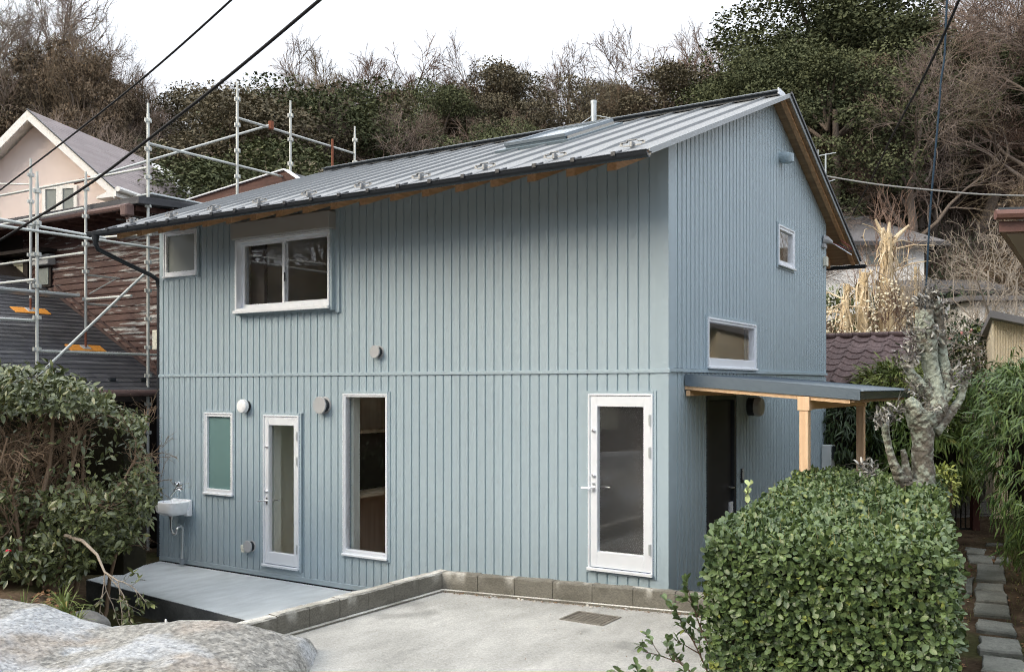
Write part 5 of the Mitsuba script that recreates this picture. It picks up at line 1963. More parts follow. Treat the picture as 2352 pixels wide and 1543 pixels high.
TREES = [
    ('r', -35.7, 12.9, 21.1, 1.1), ('r', -38.4, 15.9, 21.3, 1), ('b', -39, 13.1, 21, 1), ('b', -43.1, 20, 22.7, 0.9), ('d', -31.2, 13.4, 17.2, 0.75),
    ('d', -34.2, 13.9, 17.2, 1), ('d', -33.4, 16.7, 17.3, 0.55), ('b', -37.7, 18.7, 18.3, 0.8), ('b', -37.8, 21, 18.1, 0.8), ('s', -38.5, 23, 19, 0.8),
    ('s', -39, 25, 20, 0.8), ('b', -36.5, 24.3, 18.6, 0.8), ('o', -24.2, 15.6, 13.5, 1.5), ('g', -18.4, 11, 10.1, 1.5), ('o', -16.2, 10, 8.8, 0.9),
    ('o', -32, 20.1, 16.3, 1.2), ('g', -24.8, 19.9, 15.3, 1.6), ('o', -29.1, 21.9, 16.3, 1.1), ('b', -22.6, 18.9, 13.6, 1), ('s', -36.6, 29, 21.1, 1.1),
    ('s', -36.7, 31.2, 22.5, 1), ('s', -35.2, 32.2, 22.9, 1.1), ('s', -32.8, 31.4, 21.3, 0.9), ('s', -31.9, 32, 20.7, 0.9), ('d', -28.2, 29.6, 19.3, 0.7),
    ('r', -29.5, 33.5, 22.9, 1.25), ('r', -29.3, 36, 22.9, 0.9), ('g', -23.9, 27.6, 17.5, 1), ('d', -23.8, 30.1, 18.7, 1.1), ('o', -22.7, 30.8, 18.8, 1.2),
    ('o', -21.4, 30.4, 17.9, 0.9), ('s', -24.6, 36.7, 21.6, 0.8), ('s', -22.9, 37.8, 22.1, 1), ('s', -21.7, 38.5, 21.7, 0.9), ('o', -17.9, 31.5, 17.6, 1.1),
    ('d', -15.8, 31.7, 16.9, 0.8), ('o', -16.9, 32.1, 17.3, 0.8), ('o', -13.8, 31.7, 17.3, 1.5), ('s', -18.5, 40.6, 21.6, 1), ('s', -17.2, 41.4, 22.2, 1),
    ('s', -16.2, 42.1, 22.3, 1), ('r', -14, 41.1, 22.5, 1.1), ('s', -12.1, 40, 21.3, 0.9), ('s', -14.8, 40.6, 21.1, 0.9), ('b', -19.1, 21.2, 13.8, 1.2),
    ('b', -17.8, 20.9, 13.7, 1.2), ('g', -16.3, 21.8, 12.8, 0.9), ('o', -23.3, 23.3, 15.4, 1), ('g', -6.7, 31.5, 19.4, 1.5), ('g', -7.4, 28.7, 16.4, 1.3),
    ('g', -5.3, 31.3, 18.3, 1.3), ('g', -3.6, 30, 16.8, 1.1), ('g', -7.4, 26.4, 15.1, 1), ('g', -4.6, 24.6, 14.3, 1.2), ('d', -3.7, 26.4, 14.5, 0.9),
    ('g', -1.8, 32.4, 15.8, 1.5), ('g', -1.2, 33.9, 16.6, 1.2), ('g', -2.5, 30.7, 13.9, 1), ('b', 0.1, 32.4, 14.6, 1), ('b', 0.7, 29.2, 17.2, 1.3),
    ('b', -0.5, 30.8, 17.9, 1.2), ('b', -2.5, 34.2, 20.2, 1.2), ('b', -2.4, 24.8, 14.1, 1.1), ('b', 1.5, 34.5, 17.5, 1.3), ('b', 0.8, 32.8, 16.1, 1.2),
    ('b', -5.9, 29.7, 14.7, 1.2), ('b', -4.7, 30.5, 14.9, 1.2), ('b', -3.4, 30.2, 13.7, 1.2), ('b', -6.2, 28.3, 13.4, 1), ('d', -3.2, 30.9, 12.8, 0.8),
    ('d', -1.5, 32.6, 12.2, 0.8), ('b', 0.7, 32.8, 13.4, 1.2), ('b', -5.5, 30, 12.9, 1), ('b', -2.1, 31, 12.7, 1.1), ('b', -0.4, 33.2, 12.4, 1), ('b', -4, 30.3, 12.3, 0.9),
    ('b', 1.9, 25.2, 10.4, 1), ('b', -16.2, 9.4, 8.4, 1.16), ('g', -12.6, 10.8, 8.3, 0.87), ('b', -9.6, 12.3, 8, 1.15), ('d', -8.2, 15.4, 8.3, 1.1),
    ('b', -5.5, 15.7, 8.2, 1.13), ('d', 2.6, 19.2, 8.4, 0.98), ('b', -17.9, 13, 9.7, 0.98), ('o', -14.4, 14.6, 8.6, 1.1), ('g', -10.4, 15.6, 8.2, 1.04),
    ('b', -9, 19.4, 10.1, 0.85), ('b', -5.6, 20.4, 9.4, 1.2), ('b', -24.1, 13.7, 10.4, 1.08), ('g', -19.7, 14.5, 9.8, 1.11), ('b', -17.3, 17.3, 10.5, 0.86),
    ('g', -14.1, 17.7, 10.9, 1.06), ('b', -10.8, 20.3, 10.5, 1.09), ('b', -8.5, 23.9, 10.5, 1.14), ('b', -33.4, 10.7, 13, 1.07), ('b', -30.7, 12.5, 13, 1.11),
    ('g', -26.5, 14.3, 10.8, 0.87), ('b', -24.1, 15.7, 10.5, 0.94), ('d', -21.6, 17.1, 10.8, 1.04), ('b', -18.7, 19.2, 11.1, 1.11), ('b', -15.9, 20.7, 12, 1.18),
    ('b', -13, 22.5, 11.9, 1), ('b', -11.1, 26.6, 11.9, 1.06), ('b', -37.4, 11.8, 14.9, 0.93), ('b', -35.1, 13.9, 14.9, 0.9), ('g', -30.7, 15.3, 12.6, 0.99),
    ('b', -26.9, 17.3, 12, 1.09), ('b', -24.8, 20.3, 12.6, 0.87), ('g', -21.1, 21.6, 12.5, 1.1), ('b', -18.7, 23.7, 13, 1.13), ('d', -15.9, 25.9, 12.6, 1.18),
    ('d', -12.9, 28.2, 13, 0.94), ('o', -10.5, 31, 12.6, 0.9), ('b', -6.2, 32.3, 14.5, 1.03), ('b', -3.2, 33.7, 14.3, 0.85), ('b', -0.3, 37.8, 16, 0.92),
    ('o', -41.3, 12.5, 16.4, 0.94), ('o', -37.4, 14.8, 16.2, 1.18), ('b', -33.7, 17.2, 13.7, 1.05), ('b', -32.5, 21.4, 14.2, 1.05), ('o', -29.1, 22.8, 13.8, 1.13),
    ('b', -25.1, 24.4, 14.2, 0.96), ('b', -21.1, 25.5, 13.8, 1.16), ('b', -18, 28.2, 13, 1.16), ('b', -14.4, 30.8, 14.1, 1.09), ('b', -11.4, 33.4, 13.7, 0.92),
    ('b', -6.9, 35.5, 16.8, 1.05), ('b', -4.4, 37.1, 17, 1.19), ('b', -0.7, 40, 18, 0.98), ('d', -45.2, 17.2, 18.9, 1.16), ('g', -41.3, 17.3, 17.1, 1.19),
    ('b', -38.6, 19, 16.4, 1.04), ('o', -35.3, 21.3, 14.3, 1.18), ('b', -32.2, 22.9, 14.6, 0.91), ('b', -29.6, 27, 15.3, 0.88), ('d', -25.9, 28.2, 15.7, 1.14),
    ('o', -22.4, 29.3, 15.7, 1.18), ('b', -19.6, 33.5, 15.6, 1.01), ('b', -15.5, 33.3, 15.3, 1.18), ('d', -12.9, 36.9, 15, 0.93), ('b', -8.8, 38, 17.4, 0.97),
    ('b', -6.5, 40.9, 18.3, 1.12), ('b', -2.9, 43.2, 19.4, 1.2), ('b', 1, 45.5, 19.5, 0.92), ('b', -49, 18.8, 20.8, 1.04), ('o', -44.1, 19.4, 18.9, 0.87),
    ('b', -42.2, 22.7, 17.7, 1.15), ('b', -38.9, 24.3, 16.4, 1.15), ('b', -36, 27.1, 16.6, 0.99), ('g', -30.7, 27.9, 16.1, 0.99), ('b', -28.2, 30.8, 16.8, 0.94),
    ('g', -24.8, 34, 18, 1.14), ('b', -20.8, 35.1, 16.1, 0.92), ('b', -17.9, 37.8, 17.3, 0.86), ('d', -13.5, 40.4, 16.8, 0.95), ('b', -9.5, 42.9, 20.8, 0.98),
    ('b', -7.3, 45.9, 21.7, 1.02), ('b', -2, 46.2, 20.6, 0.85), ('b', -0.1, 49.1, 21.9, 0.98), ('b', -52.4, 20.7, 22.7, 1.14), ('b', -48.7, 23.2, 22.5, 1.19),
    ('o', -44.6, 25.1, 18.9, 0.97), ('g', -40.1, 26.1, 17.2, 0.93), ('g', -36.7, 30, 18.1, 0.93), ('b', -31.6, 31.5, 17.8, 1.13), ('g', -28.9, 34.3, 18.8, 1.06),
    ('b', -24.8, 36.2, 18.3, 1.06), ('b', -21, 38.9, 18.4, 0.89), ('b', -18.2, 41.6, 19, 1.05), ('b', -14, 44.1, 19.5, 0.86), ('b', -10.9, 47, 22.9, 0.88),
    ('b', -7.4, 48.1, 23, 0.93), ('b', -3, 51, 23.2, 1.15), ('d', 1.5, 53.2, 23.6, 0.87), ('o', -57.1, 21.4, 24.4, 0.93), ('b', -54, 24.4, 24.4, 1.2),
    ('o', -49.2, 24.7, 23.5, 0.99), ('b', -46.1, 29, 19.9, 1.15), ('b', -42, 30.9, 19.4, 1.06), ('b', -38.6, 33.3, 20.3, 0.9), ('b', -34.3, 34, 19.8, 1.16),
    ('d', -31.1, 38, 20.6, 1.05), ('b', -26.6, 40.8, 20.5, 0.86), ('b', -23, 44.4, 20.8, 1.14), ('b', -18.2, 46, 20, 1.18), ('b', -14.5, 47.6, 21.4, 1.05),
    ('b', -11.2, 49.2, 23.9, 1.05), ('b', -8, 51.4, 25.2, 0.97), ('b', -5.3, 55.9, 27, 0.95), ('b', -0.8, 57.1, 26.9, 1.13), ('b', 26.1, -26.1, -1, 1.05),
    ('b', 33.7, -20.4, -1, 0.93), ('b', 22.4, -21.6, -1, 1.05), ('b', 12.3, -34.7, -1, 1.12), ('b', 36.9, -27.7, -1, 1.13), ('b', 35.9, -28, -1, 1.02),
    ('b', 8.1, -30.7, -1, 1.04), ('b', -3, -41, -1, 1.02), ('b', 16.7, -37.5, -1, 1.04), ('b', 24, -20.4, -1, 1.12), ('b', 26.3, -18.7, -1, 1.01),
    ('b', 21.8, -23.7, -1, 1.14), ('b', 41.4, -21.9, -1, 1.09), ('b', 34.3, -29, -1, 1.19), ('b', 12.4, -38.3, -1, 0.93), ('b', 33.4, -15, -1, 0.99),
    ('b', 19.7, -26.5, -1, 1.03), ('b', 13.3, -38, -1, 1.06), ('b', 33.9, -24, -1, 1.12), ('b', -1.2, -47.5, -1, 1.17), ('b', 4.8, -45.4, -1, 1.14),
    ('b', 1.2, -44.9, -1, 0.99), ('b', 16.6, -41.3, -1, 1.07), ('b', 19.8, -36, -1, 1.02), ('b', 6, -47.9, -1, 0.95), ('b', 39.7, -26.2, -1, 1.04),
    ('b', -32.2, -43.5, -1, 1.22), ('b', -27.6, -20, -1, 1.1), ('b', -43.1, -30.6, -1, 1), ('b', -22, -20.4, -1, 1.36), ('b', -21.8, -46.6, -1, 1.24),
    ('b', -30, -32.5, -1, 1.08), ('b', -32.7, -26.6, -1, 1.24), ('b', -20.3, -24.7, -1, 1.05), ('b', -16.4, -43.8, -1, 1.03), ('b', -14.2, -49.1, -1, 1.02),
    ('b', -21.7, -47.3, -1, 1.27), ('b', -25.1, -47.2, -1, 1.22), ('b', -30.4, -27.6, -1, 1.33), ('b', -9.1, -41.9, -1, 1.02), ('b', -17.9, -36.5, -1, 1.02),
    ('b', -21.2, -41.7, -1, 1.09), ('b', -25.5, -28.7, -1, 1.1), ('b', -16.7, -42.4, -1, 1.35), ('b', -26.6, -39.4, -1, 1.07), ('b', -21.8, -43.7, -1, 1.31),
    ('b', -33.2, -41.3, -1, 1.16), ('b', -18.9, -27.5, -1, 1.23), ('b', -25.5, -52.7, -1, 1.24), ('b', -8.8, -42.8, -1, 1.17), ('b', -19.4, -51.9, -1, 1.25),
    ('b', -25.4, -38.2, -1, 1.33), ('b', -17.8, -42.6, -1, 1.38), ('b', -19.3, -26.3, -1, 1.05), ('b', -13.5, -48.9, -1, 1.11), ('b', -25.6, -39.2, -1, 1.32),
    ('b', -26.2, -32.5, -1, 1.18), ('b', -14.6, -42.5, -1, 1.36), ('b', -24.9, -21.6, -1, 1.38), ('b', -15.3, -39.1, -1, 1.37),]
KIND = {'b': ('bare_tree', 'leafless brown tree with a dense haze of twigs on the wooded hillside', 'brown leafless trees massed on the hillside'),
        's': ('slender_bare_tree', 'slender leafless tree with open branches standing against the white sky', 'slender leafless trees along the skyline'),
        'r': ('spreading_tree', 'wide spreading leafless tree rising above the skyline', 'spreading leafless trees above the skyline'),
        'g': ('evergreen_tree', 'dense dark green broadleaved evergreen tree on the hillside', 'dark evergreen trees on the hillside'),
        'o': ('olive_tree', 'dull olive brown evergreen tree on the hillside', 'olive brown evergreens on the hillside'),
        'd': ('ivy_clad_tree', 'dark ivy clad tree with brown twigs on the hillside', 'ivy clad trees on the hillside')}
SPECIAL = {0: ('bare_tree', 'large bare tree with thick dark limbs at the top left corner'), 4: ('ivy_clad_tree', 'broad dark ivy clad tree above the pink house gable'), 6: ('ivy_clad_tree', 'narrow ivy clad spire on the left skyline'),
           13: ('evergreen_tree', 'large dark green tree behind the scaffold poles'), 12: ('olive_tree', 'olive brown tree left of the tallest scaffold pole'), 14: ('olive_tree', 'low olive tree just above the left end of the grey roof'),
           16: ('evergreen_tree', 'rounded green tree right of the tallest scaffold pole'), 25: ('spreading_tree', 'wide round bare crown highest on the middle skyline'), 26: ('spreading_tree', 'bare round crown just right of the highest one on the skyline'),
           24: ('ivy_clad_tree', 'ivy clad trunk left of the wide round bare crown'), 37: ('olive_tree', 'broad dull brown rounded tree on the skyline right of the flue pipe'), 41: ('spreading_tree', 'tall bare fan shaped tree left of the big evergreen on the right skyline'),
           48: ('evergreen_tree', 'tall dark evergreen at the top of the right skyline'), 49: ('evergreen_tree', 'dark evergreen directly above the roof ridge end'), 57: ('evergreen_tree', 'large dark evergreen mass behind the blue cable')}
rng = np.random.default_rng(77)
for i, (kind, x, y, zt, wf) in enumerate(TREES):
    name, label, group = KIND[kind]
    if i in SPECIAL:
        name, label = SPECIAL[i]
        group = None
    z0 = float(land(x, y))
    h = max(zt - z0, 3.5) if zt > 0 else rng.uniform(7, 9)
    gk = PROTO[kind][rng.integers(len(PROTO[kind]))]
    sh = h / TOP[gk]
    sw = max(.75, min(h / H0, 1.25)) * wf
    k = newkey(name)
    scene[k] = {'type': 'instance', 'shapegroup': {'type': 'ref', 'id': gk},
                'to_world': T().translate([x, y, z0]).rotate([0, 0, 1], float(rng.uniform(0, 360))).scale([sw, sw, sh])}
    tag(k, label, 'tree', group)

# brush and saplings covering the slopes between the trees
rng = np.random.default_rng(8)
n = 26000
d = 24 + 44 * rng.uniform(0, 1, n) ** 1.3
r = rng.uniform(-1, 1, n) * (.62 * d)
x, y = xy(r, d)
keep = (land(x, y) > .8) & ~((np.abs(r - 11.4) < 3) & (d < 35.5)) & ~((r < -8) & (d < 33) & (r > -18))
x, y = x[keep], y[keep]
z = land(x, y)
n = len(x)
A = np.stack([x, y, z - .1], 1)
hh = rng.uniform(.5, 2.2, n)
B = A + np.stack([rng.normal(0, .35, n), rng.normal(0, .35, n), np.ones(n)], 1) * hh[:, None]
m = MB().add(*spikes(A, B, .012))
par = (np.stack([A, (A + B) / 2 + rng.normal(0, .06, A.shape), B], 1), np.tile([.012, .009, .004], (n, 1)))
t2 = grow(rng, par, 4, .8, .7, .25, 2, .25)
m.add(*spikes(t2[0][:, 0], t2[0][:, 1], .007))
tag(put('brush', m, 'm_twig'), 'tangled brown brush and saplings covering the hillside', 'brush', kind='stuff')
n = 5200
d = 25 + 40 * rng.uniform(0, 1, n)
r = rng.uniform(-1, 1, n) * (.62 * d)
x, y = xy(r, d)
keep = (land(x, y) > 1.0) & (meshkit.fbm(np.stack([x * .16, y * .16, 0 * x], 1), 3) > .5) & ~((np.abs(r - 11.4) < 3) & (d < 35.5)) & ~((r < -8) & (d < 33) & (r > -18))
x, y = x[keep], y[keep]
c = np.repeat(np.stack([x, y, land(x, y) + .4], 1), 26, 0)
pos = c + rng.normal(0, 1, c.shape) * [.55, .55, .4]
tv, tf = leaf_shape('tiny')
tag(put('ivy_cover', scatter(tv, tf, pos, frames(rng.normal(0, 1, pos.shape), rng.normal(0, .6, pos.shape) + [0, 0, 1]), rng.uniform(.12, .22, len(pos))), 'm_ever'), 'low evergreen ground cover on the wooded slope', 'ground cover', kind='stuff')
# ------------------------------------------------------------------ near plants
def leaf_mat(name, lo, hi, rough=.38, spec=.5, yellow=None, freq=22):
    def fn(p, n, uv):
        a = noise(p.x * freq, p.y * freq, p.z * freq)
        b = fbm(p.x * 3.1, p.y * 3.1, p.z * 3.1, 2)
        c = mix(lo, hi, smoothstep(.2, .8, a * .65 + b * .35))
        if yellow is not None:
            c = mix(c, yellow, smoothstep(.80, .92, noise(p.x * freq * .8 + 50, p.y * freq * .8, p.z * freq * .8)))
        return c
    return mat(name, fn, rough, spec)


leaf_mat('hedge', (0.044, 0.074, 0.030), (0.118, 0.170, 0.058), .40, .5, (0.21, 0.24, 0.06))
leaf_mat('camellia', (0.050, 0.066, 0.029), (0.140, 0.162, 0.066), .32, .55, (0.17, 0.15, 0.05), 16)
leaf_mat('bamboo', (0.058, 0.108, 0.030), (0.150, 0.225, 0.062), .42, .45, (0.20, 0.23, 0.06), 12)
leaf_mat('bamboo_y', (0.10, 0.14, 0.03), (0.26, 0.29, 0.07), .45, .4, (0.36, 0.33, 0.10), 12)
leaf_mat('dark_leaf', (0.018, 0.030, 0.014), (0.05, 0.08, 0.03), .45, .4, None, 12)
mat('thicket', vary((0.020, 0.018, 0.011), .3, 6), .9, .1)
mat('hedge_wood', (0.085, 0.055, 0.040), .8, .2)
diffuse('cam_wood', lambda p, n, uv: mix((0.16, 0.105, 0.070), (0.33, 0.25, 0.18), fbm(p.x * 9, p.y * 9, p.z * 5, 3)))


def leaves_as_parts(key, tv, tf, pos, R, s, material, keep, name='leaf', rest='foliage'):
    """The `keep` leaves that show largest from the camera are entries of their own; the rest is one part."""
    s = np.broadcast_to(s, (len(pos),))
    dirn = unit(CAM - pos)
    dist = np.linalg.norm(CAM - pos, axis=1)
    inview = np.abs(((pos - CAM) @ RGT) / ((pos - CAM) @ FWD)) < .56
    score = np.abs(np.einsum('ni,ni->n', R[:, :, 2], dirn)) * s / dist * inview
    order = np.argsort(-score)
    big, other = order[:keep], order[keep:]
    if keep:
        d = mikit.ply((tv, tf), material, smooth=True)
        for i in big:
            put(name, d, None, key, to_world=place(pos[i], R[i] * s[i]))
    put(rest, scatter(tv, tf, pos[other], R[other], s[other]), material, key, smooth=True, kind='stuff')


# --- clipped evergreen hedge in front of the porch
rng = np.random.default_rng(21)
hedge = thing('clipped_hedge', 'thick clipped evergreen hedge with glossy rounded leaves in front of the porch', 'hedge')
HZ = 1.69
foot = np.array([[1.90, -3.82], [3.22, -3.80], [2.56, .35], [1.14, 1.0]])       # near left, near right, far right, far left
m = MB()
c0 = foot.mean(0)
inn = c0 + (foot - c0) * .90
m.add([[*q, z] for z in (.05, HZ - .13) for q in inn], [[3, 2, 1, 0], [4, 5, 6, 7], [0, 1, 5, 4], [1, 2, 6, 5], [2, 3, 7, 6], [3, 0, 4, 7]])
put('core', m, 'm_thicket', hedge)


def on_quad(a, b, c, d, n):
    u, v = rng.uniform(0, 1, (n, 1)), rng.uniform(0, 1, (n, 1))
    return (a * (1 - u) + b * u) * (1 - v) + (d * (1 - u) + c * u) * v


pos, nr = [], []
f3 = lambda q, z: np.array([q[0], q[1], z])
faces = [(foot[0], foot[1], 15000, (-.26, -.97)), (foot[1], foot[2], 8500, None), (foot[3], foot[0], 8500, None)]
q = on_quad(f3(foot[0], HZ), f3(foot[1], HZ), f3(foot[2], HZ), f3(foot[3], HZ), 36000)
pos.append(q)
nr.append(np.tile([0, 0, 1.0], (len(q), 1)))
for a, b, n, nn_ in faces:
    q = on_quad(f3(a, .12), f3(b, .12), f3(b, HZ), f3(a, HZ), n)
    t = unit(b - a)
    no = np.array([t[1], -t[0], 0])
    if no[:2] @ (((a + b) / 2) - c0) < 0:
        no = -no
    pos.append(q)
    nr.append(np.tile(no, (len(q), 1)))
pos, nr = np.vstack(pos), np.vstack(nr)
depth = rng.uniform(0, 1, (len(pos), 1)) ** 1.5
bulge = .065 * (meshkit.fbm(pos * 2.6 + 3, 3)[:, None] - .5) + .07 * (meshkit.noise(pos * 7)[:, None] - .5)
edge = np.minimum(1.0, np.maximum(0, (pos[:, 2:3] - (HZ - .10)) / .10)) * (nr[:, 2:3] < .5)
pos = pos + nr * (bulge + .035 - .15 * depth - .025 * edge) + rng.normal(0, .012, pos.shape)
tip = unit(nr * rng.uniform(.15, .9, (len(pos), 1)) + rng.normal(0, .62, pos.shape) + [0, 0, .18])
nrm = unit(nr * .8 + rng.normal(0, .45, pos.shape) + [0, 0, .55])
tv, tf = leaf_shape('oval')
leaves_as_parts(hedge, tv, tf, pos, frames(tip, nrm), rng.uniform(.024, .056, len(pos)), 'm_hedge', 300)
# twigs that stick out of the clipped top
n = 260
q = on_quad(f3(foot[0], HZ), f3(foot[1], HZ), f3(foot[2], HZ), f3(foot[3], HZ), n)
m = MB().add(*spikes(q - [0, 0, .05], q + np.stack([rng.normal(0, .03, n), rng.normal(0, .03, n), rng.uniform(.03, .13, n)], 1), .0022))
put('twigs', m, 'm_straw', hedge, kind='stuff')
n = 420
u_ = rng.uniform(.02, .98, n)
A = np.stack([K0[0] + (KR[0] - K0[0]) * u_ + rng.normal(0, .02, n), K0[1] + (KR[1] - K0[1]) * u_ - rng.uniform(.03, .20, n) ** 1.2, np.full(n, YZ + .008)], 1)
u2 = rng.uniform(0, 1, (160, 2))
A = np.vstack([A, np.stack([-1.9 + 3.6 * u2[:, 0], -4.5 + 3.2 * u2[:, 1], np.full(160, YZ + .007)], 1)])
A = A[~((A[:, 0] > gx0) & (A[:, 0] < gx1) & (A[:, 1] > gy0) & (A[:, 1] < gy1))]
tv0, tf0 = leaf_shape('tiny')
k = put('yard_litter', scatter(tv0 * [1.3, 1, .5], tf0, A, frames(rng.normal(0, 1, A.shape) * [1, 1, .1], rng.normal(0, .2, A.shape) + [0, 0, 1]), np.r_[rng.uniform(.008, .034, 420), rng.uniform(.005, .014, len(A) - 420)]), 'm_litter')
tag(k, 'bits of dead leaf and grit gathered along the foot of the kerb wall', 'litter', kind='stuff')
mat('straw', (0.42, 0.34, 0.17), .7, .2)


def sprig(base, dirn, L, seed, n_sub=5, leaf=.045, leaf_n=9, material='m_hedge', wood='m_hedge_wood', parent=None, r0=.006, droop=.0, kind_='oval'):
    """A loose shoot: a bent stem, side twigs and leaves along them."""
    rg = np.random.default_rng(seed)
    k = 8
    pts = [np.asarray(base, float)]
    d = unit(dirn)
    for i in range(k - 1):
        d = unit(d + rg.normal(0, .13, 3) + [0, 0, -droop])
        pts.append(pts[-1] + d * L / (k - 1))
    P = np.array(pts)[None]
    R = np.linspace(r0, r0 * .35, k)[None]
    sub = grow(rg, (P, R), n_sub, L * .42, .65, .25, 5, .12, .16, .6)
    m = MB().add(*tubes(P, R, 6)).add(*tubes(sub[0], np.maximum(sub[1], .0016), 4))
    put('stem', m, wood, parent, smooth=True)
    allp = np.concatenate([sub[0].reshape(-1, 5, 3), P[:, -5:]], 0)
    m_ = len(allp)
    t = rg.uniform(.35, 1.0, (m_, leaf_n)) * 3.999
    i = t.astype(int)
    f = (t - i)[..., None]
    row = np.arange(m_)[:, None]
    pos_ = (allp[row, i] * (1 - f) + allp[row, i + 1] * f).reshape(-1, 3)
    dd = np.broadcast_to(unit(allp[:, -1] - allp[:, 0])[:, None], (m_, leaf_n, 3)).reshape(-1, 3)
    tip_ = unit(dd * .7 + rg.normal(0, .6, pos_.shape) - [0, 0, droop])
    tv_, tf_ = leaf_shape(kind_)
    put('leaves', scatter(tv_, tf_, pos_, frames(tip_, rg.normal(0, .4, pos_.shape) + [0, 0, 1]), leaf * rg.uniform(.7, 1.2, len(pos_))), material, parent, smooth=True, kind='stuff')


wild = thing('wild_shoots', 'loose leafy shoots growing out beside the near left corner of the hedge', 'plant')
for i, (b, dr_, L) in enumerate((((1.97, -3.82, .78), (-.62, -.40, .50), .52), ((1.95, -3.80, .70), (-.75, -.45, .34), .60), ((1.93, -3.80, 1.0), (-.28, -.1, .75), .42), ((1.95, -3.80, .62), (-.8, -.5, .12), .58),
                                 ((1.93, -3.80, .86), (-.42, -.2, .62), .45))):
    sprig(b, dr_, L, 50 + i, 6, .055, 8, parent=wild)
hs = thing('pale_shoot', 'single shoot with pale green leaves rising above the left edge of the hedge', 'plant')
mat('pale_leaf', (0.42, 0.50, 0.24), .45, .4)
sprig((1.24, -1.15, 1.52), (.0, .0, 1), .24, 61, 3, .065, 3, 'm_pale_leaf', parent=hs, r0=.004)

# --- camellia thicket at the left
rng = np.random.default_rng(31)
cam_ = thing('camellia_thicket', 'tall untrimmed camellia thicket with bare tangled branches under a leafy top at the left', 'bush')
ctr = lambda r, d: np.array(xy(r, d))
wood = MB()
roots = []
for i in range(26):
    r, d = rng.uniform(-6.9, -4.95), rng.uniform(10.1, 11.4)
    d += .25 * (-4.35 - r) * -.3
    p = ctr(r, d)
    roots.append(p)
K = 8
P, R = [], []
for p in roots:
    z0 = float(land(*p)) - .1
    top = rng.uniform(1.95, 2.45)
    lean = rng.normal(0, .28, 2)
    zs = np.linspace(0, 1, K)
    w = np.cumsum(rng.normal(0, .055, (K, 2)), 0)
    P.append(np.stack([p[0] + lean[0] * zs + w[:, 0], p[1] + lean[1] * zs + w[:, 1], z0 + (top - z0) * zs], 1))
    R.append(rng.uniform(.020, .042) * (1.1 - .7 * zs))
st_ = (np.array(P), np.array(R))
l1 = grow(rng, st_, 7, .75, .85, .28, 7, .12, .26, .55)
l2 = grow(rng, l1, 6, .38, .8, .25, 5, .10, .25, .6)
l3 = grow(rng, l2, 3, .18, .7, .3, 3, .05, .2, .7)
wood.add(*tubes(*st_, 7)).add(*tubes(l1[0], np.maximum(l1[1], .005), 5)).add(*tubes(l2[0], np.maximum(l2[1], .003), 4)).add(*tubes(l3[0], np.maximum(l3[1], .0018), 3))
put('branches', wood, 'm_cam_wood', cam_, smooth=True)
# leaves: a dense crown above, an open belt of bare branches, a hanging skirt below
n = 90000
r = rng.uniform(-7.0, -3.62, n)
d = rng.uniform(9.3, 12.2, n)
z = rng.uniform(.45, 2.95, n)
topz = 2.66 - .42 * sstep(-.47, -.385, r / d) + .62 * (meshkit.fbm(np.stack([r * 1.1, d * 1.1, 0 * r], 1), 3) - .5)
front = 9.8 + .9 * (meshkit.fbm(np.stack([r * 1.5, z * 1.5, 0 * r + 3], 1), 3) - .5) + .45 * sstep(-4.6, -3.9, r)
right = -.381 * d + .16 * sstep(.9, 1.3, z) * sstep(1.9, 1.6, z) + .30 * (meshkit.fbm(np.stack([z * 1.6, d * 1.3, 0 * r + 9], 1), 3) - .5) - .12 - .75 * sstep(1.0, .45, z)
belt = sstep(1.42, 1.58, z) * sstep(2.40, 2.26, z) * sstep(-.385, -.43, r / d + .02 * np.sin(z * 6))
blob = meshkit.fbm(np.stack([r * 2.3, d * 2.3, z * 2.6], 1), 3)
dens = sstep(.33, .53, blob) * (1 - .95 * belt)
shell = (np.abs(d - front) < .55) | (z > topz - .5) | (r > right - .6)
keep = (z < topz) & (d > front) & (r < right) & (rng.uniform(0, 1, n) < dens) & (shell | (rng.uniform(0, 1, n) < .35)) & (z > land(*xy(r, d)) + .10)
x, y = xy(r[keep], d[keep])
pos = np.stack([x, y, z[keep]], 1)
tip = unit(rng.normal(0, .7, pos.shape) - .5 * np.r_[FWD[:2], 0] + [0, 0, -.25])
nrm = unit(rng.normal(0, .5, pos.shape) + [0, 0, .9] - .3 * FWD)
tv, tf = leaf_shape('pointed')
leaves_as_parts(cam_, tv, tf, pos, frames(tip, nrm), rng.uniform(.06, .115, len(pos)), 'm_camellia', 200)
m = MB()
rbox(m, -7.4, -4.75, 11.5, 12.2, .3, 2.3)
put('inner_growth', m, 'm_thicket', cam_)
mat('red_petal', (0.55, 0.03, 0.06), .5, .3)
ball = trimesh.creation.icosphere(2, 1.0)
fl_d = mikit.ply((np.array(ball.vertices) * (1 + .25 * (meshkit.noise(np.array(ball.vertices) * 3)[:, None] - .5)) * [1, 1, .6], np.array(ball.faces)), 'm_red_petal')
for (r_, d_, z_) in ((-5.22, 9.75, .90),):
    p = xy(r_, d_)
    put('flower', fl_d, None, cam_, to_world=T().translate([*p, z_]).scale(.028))
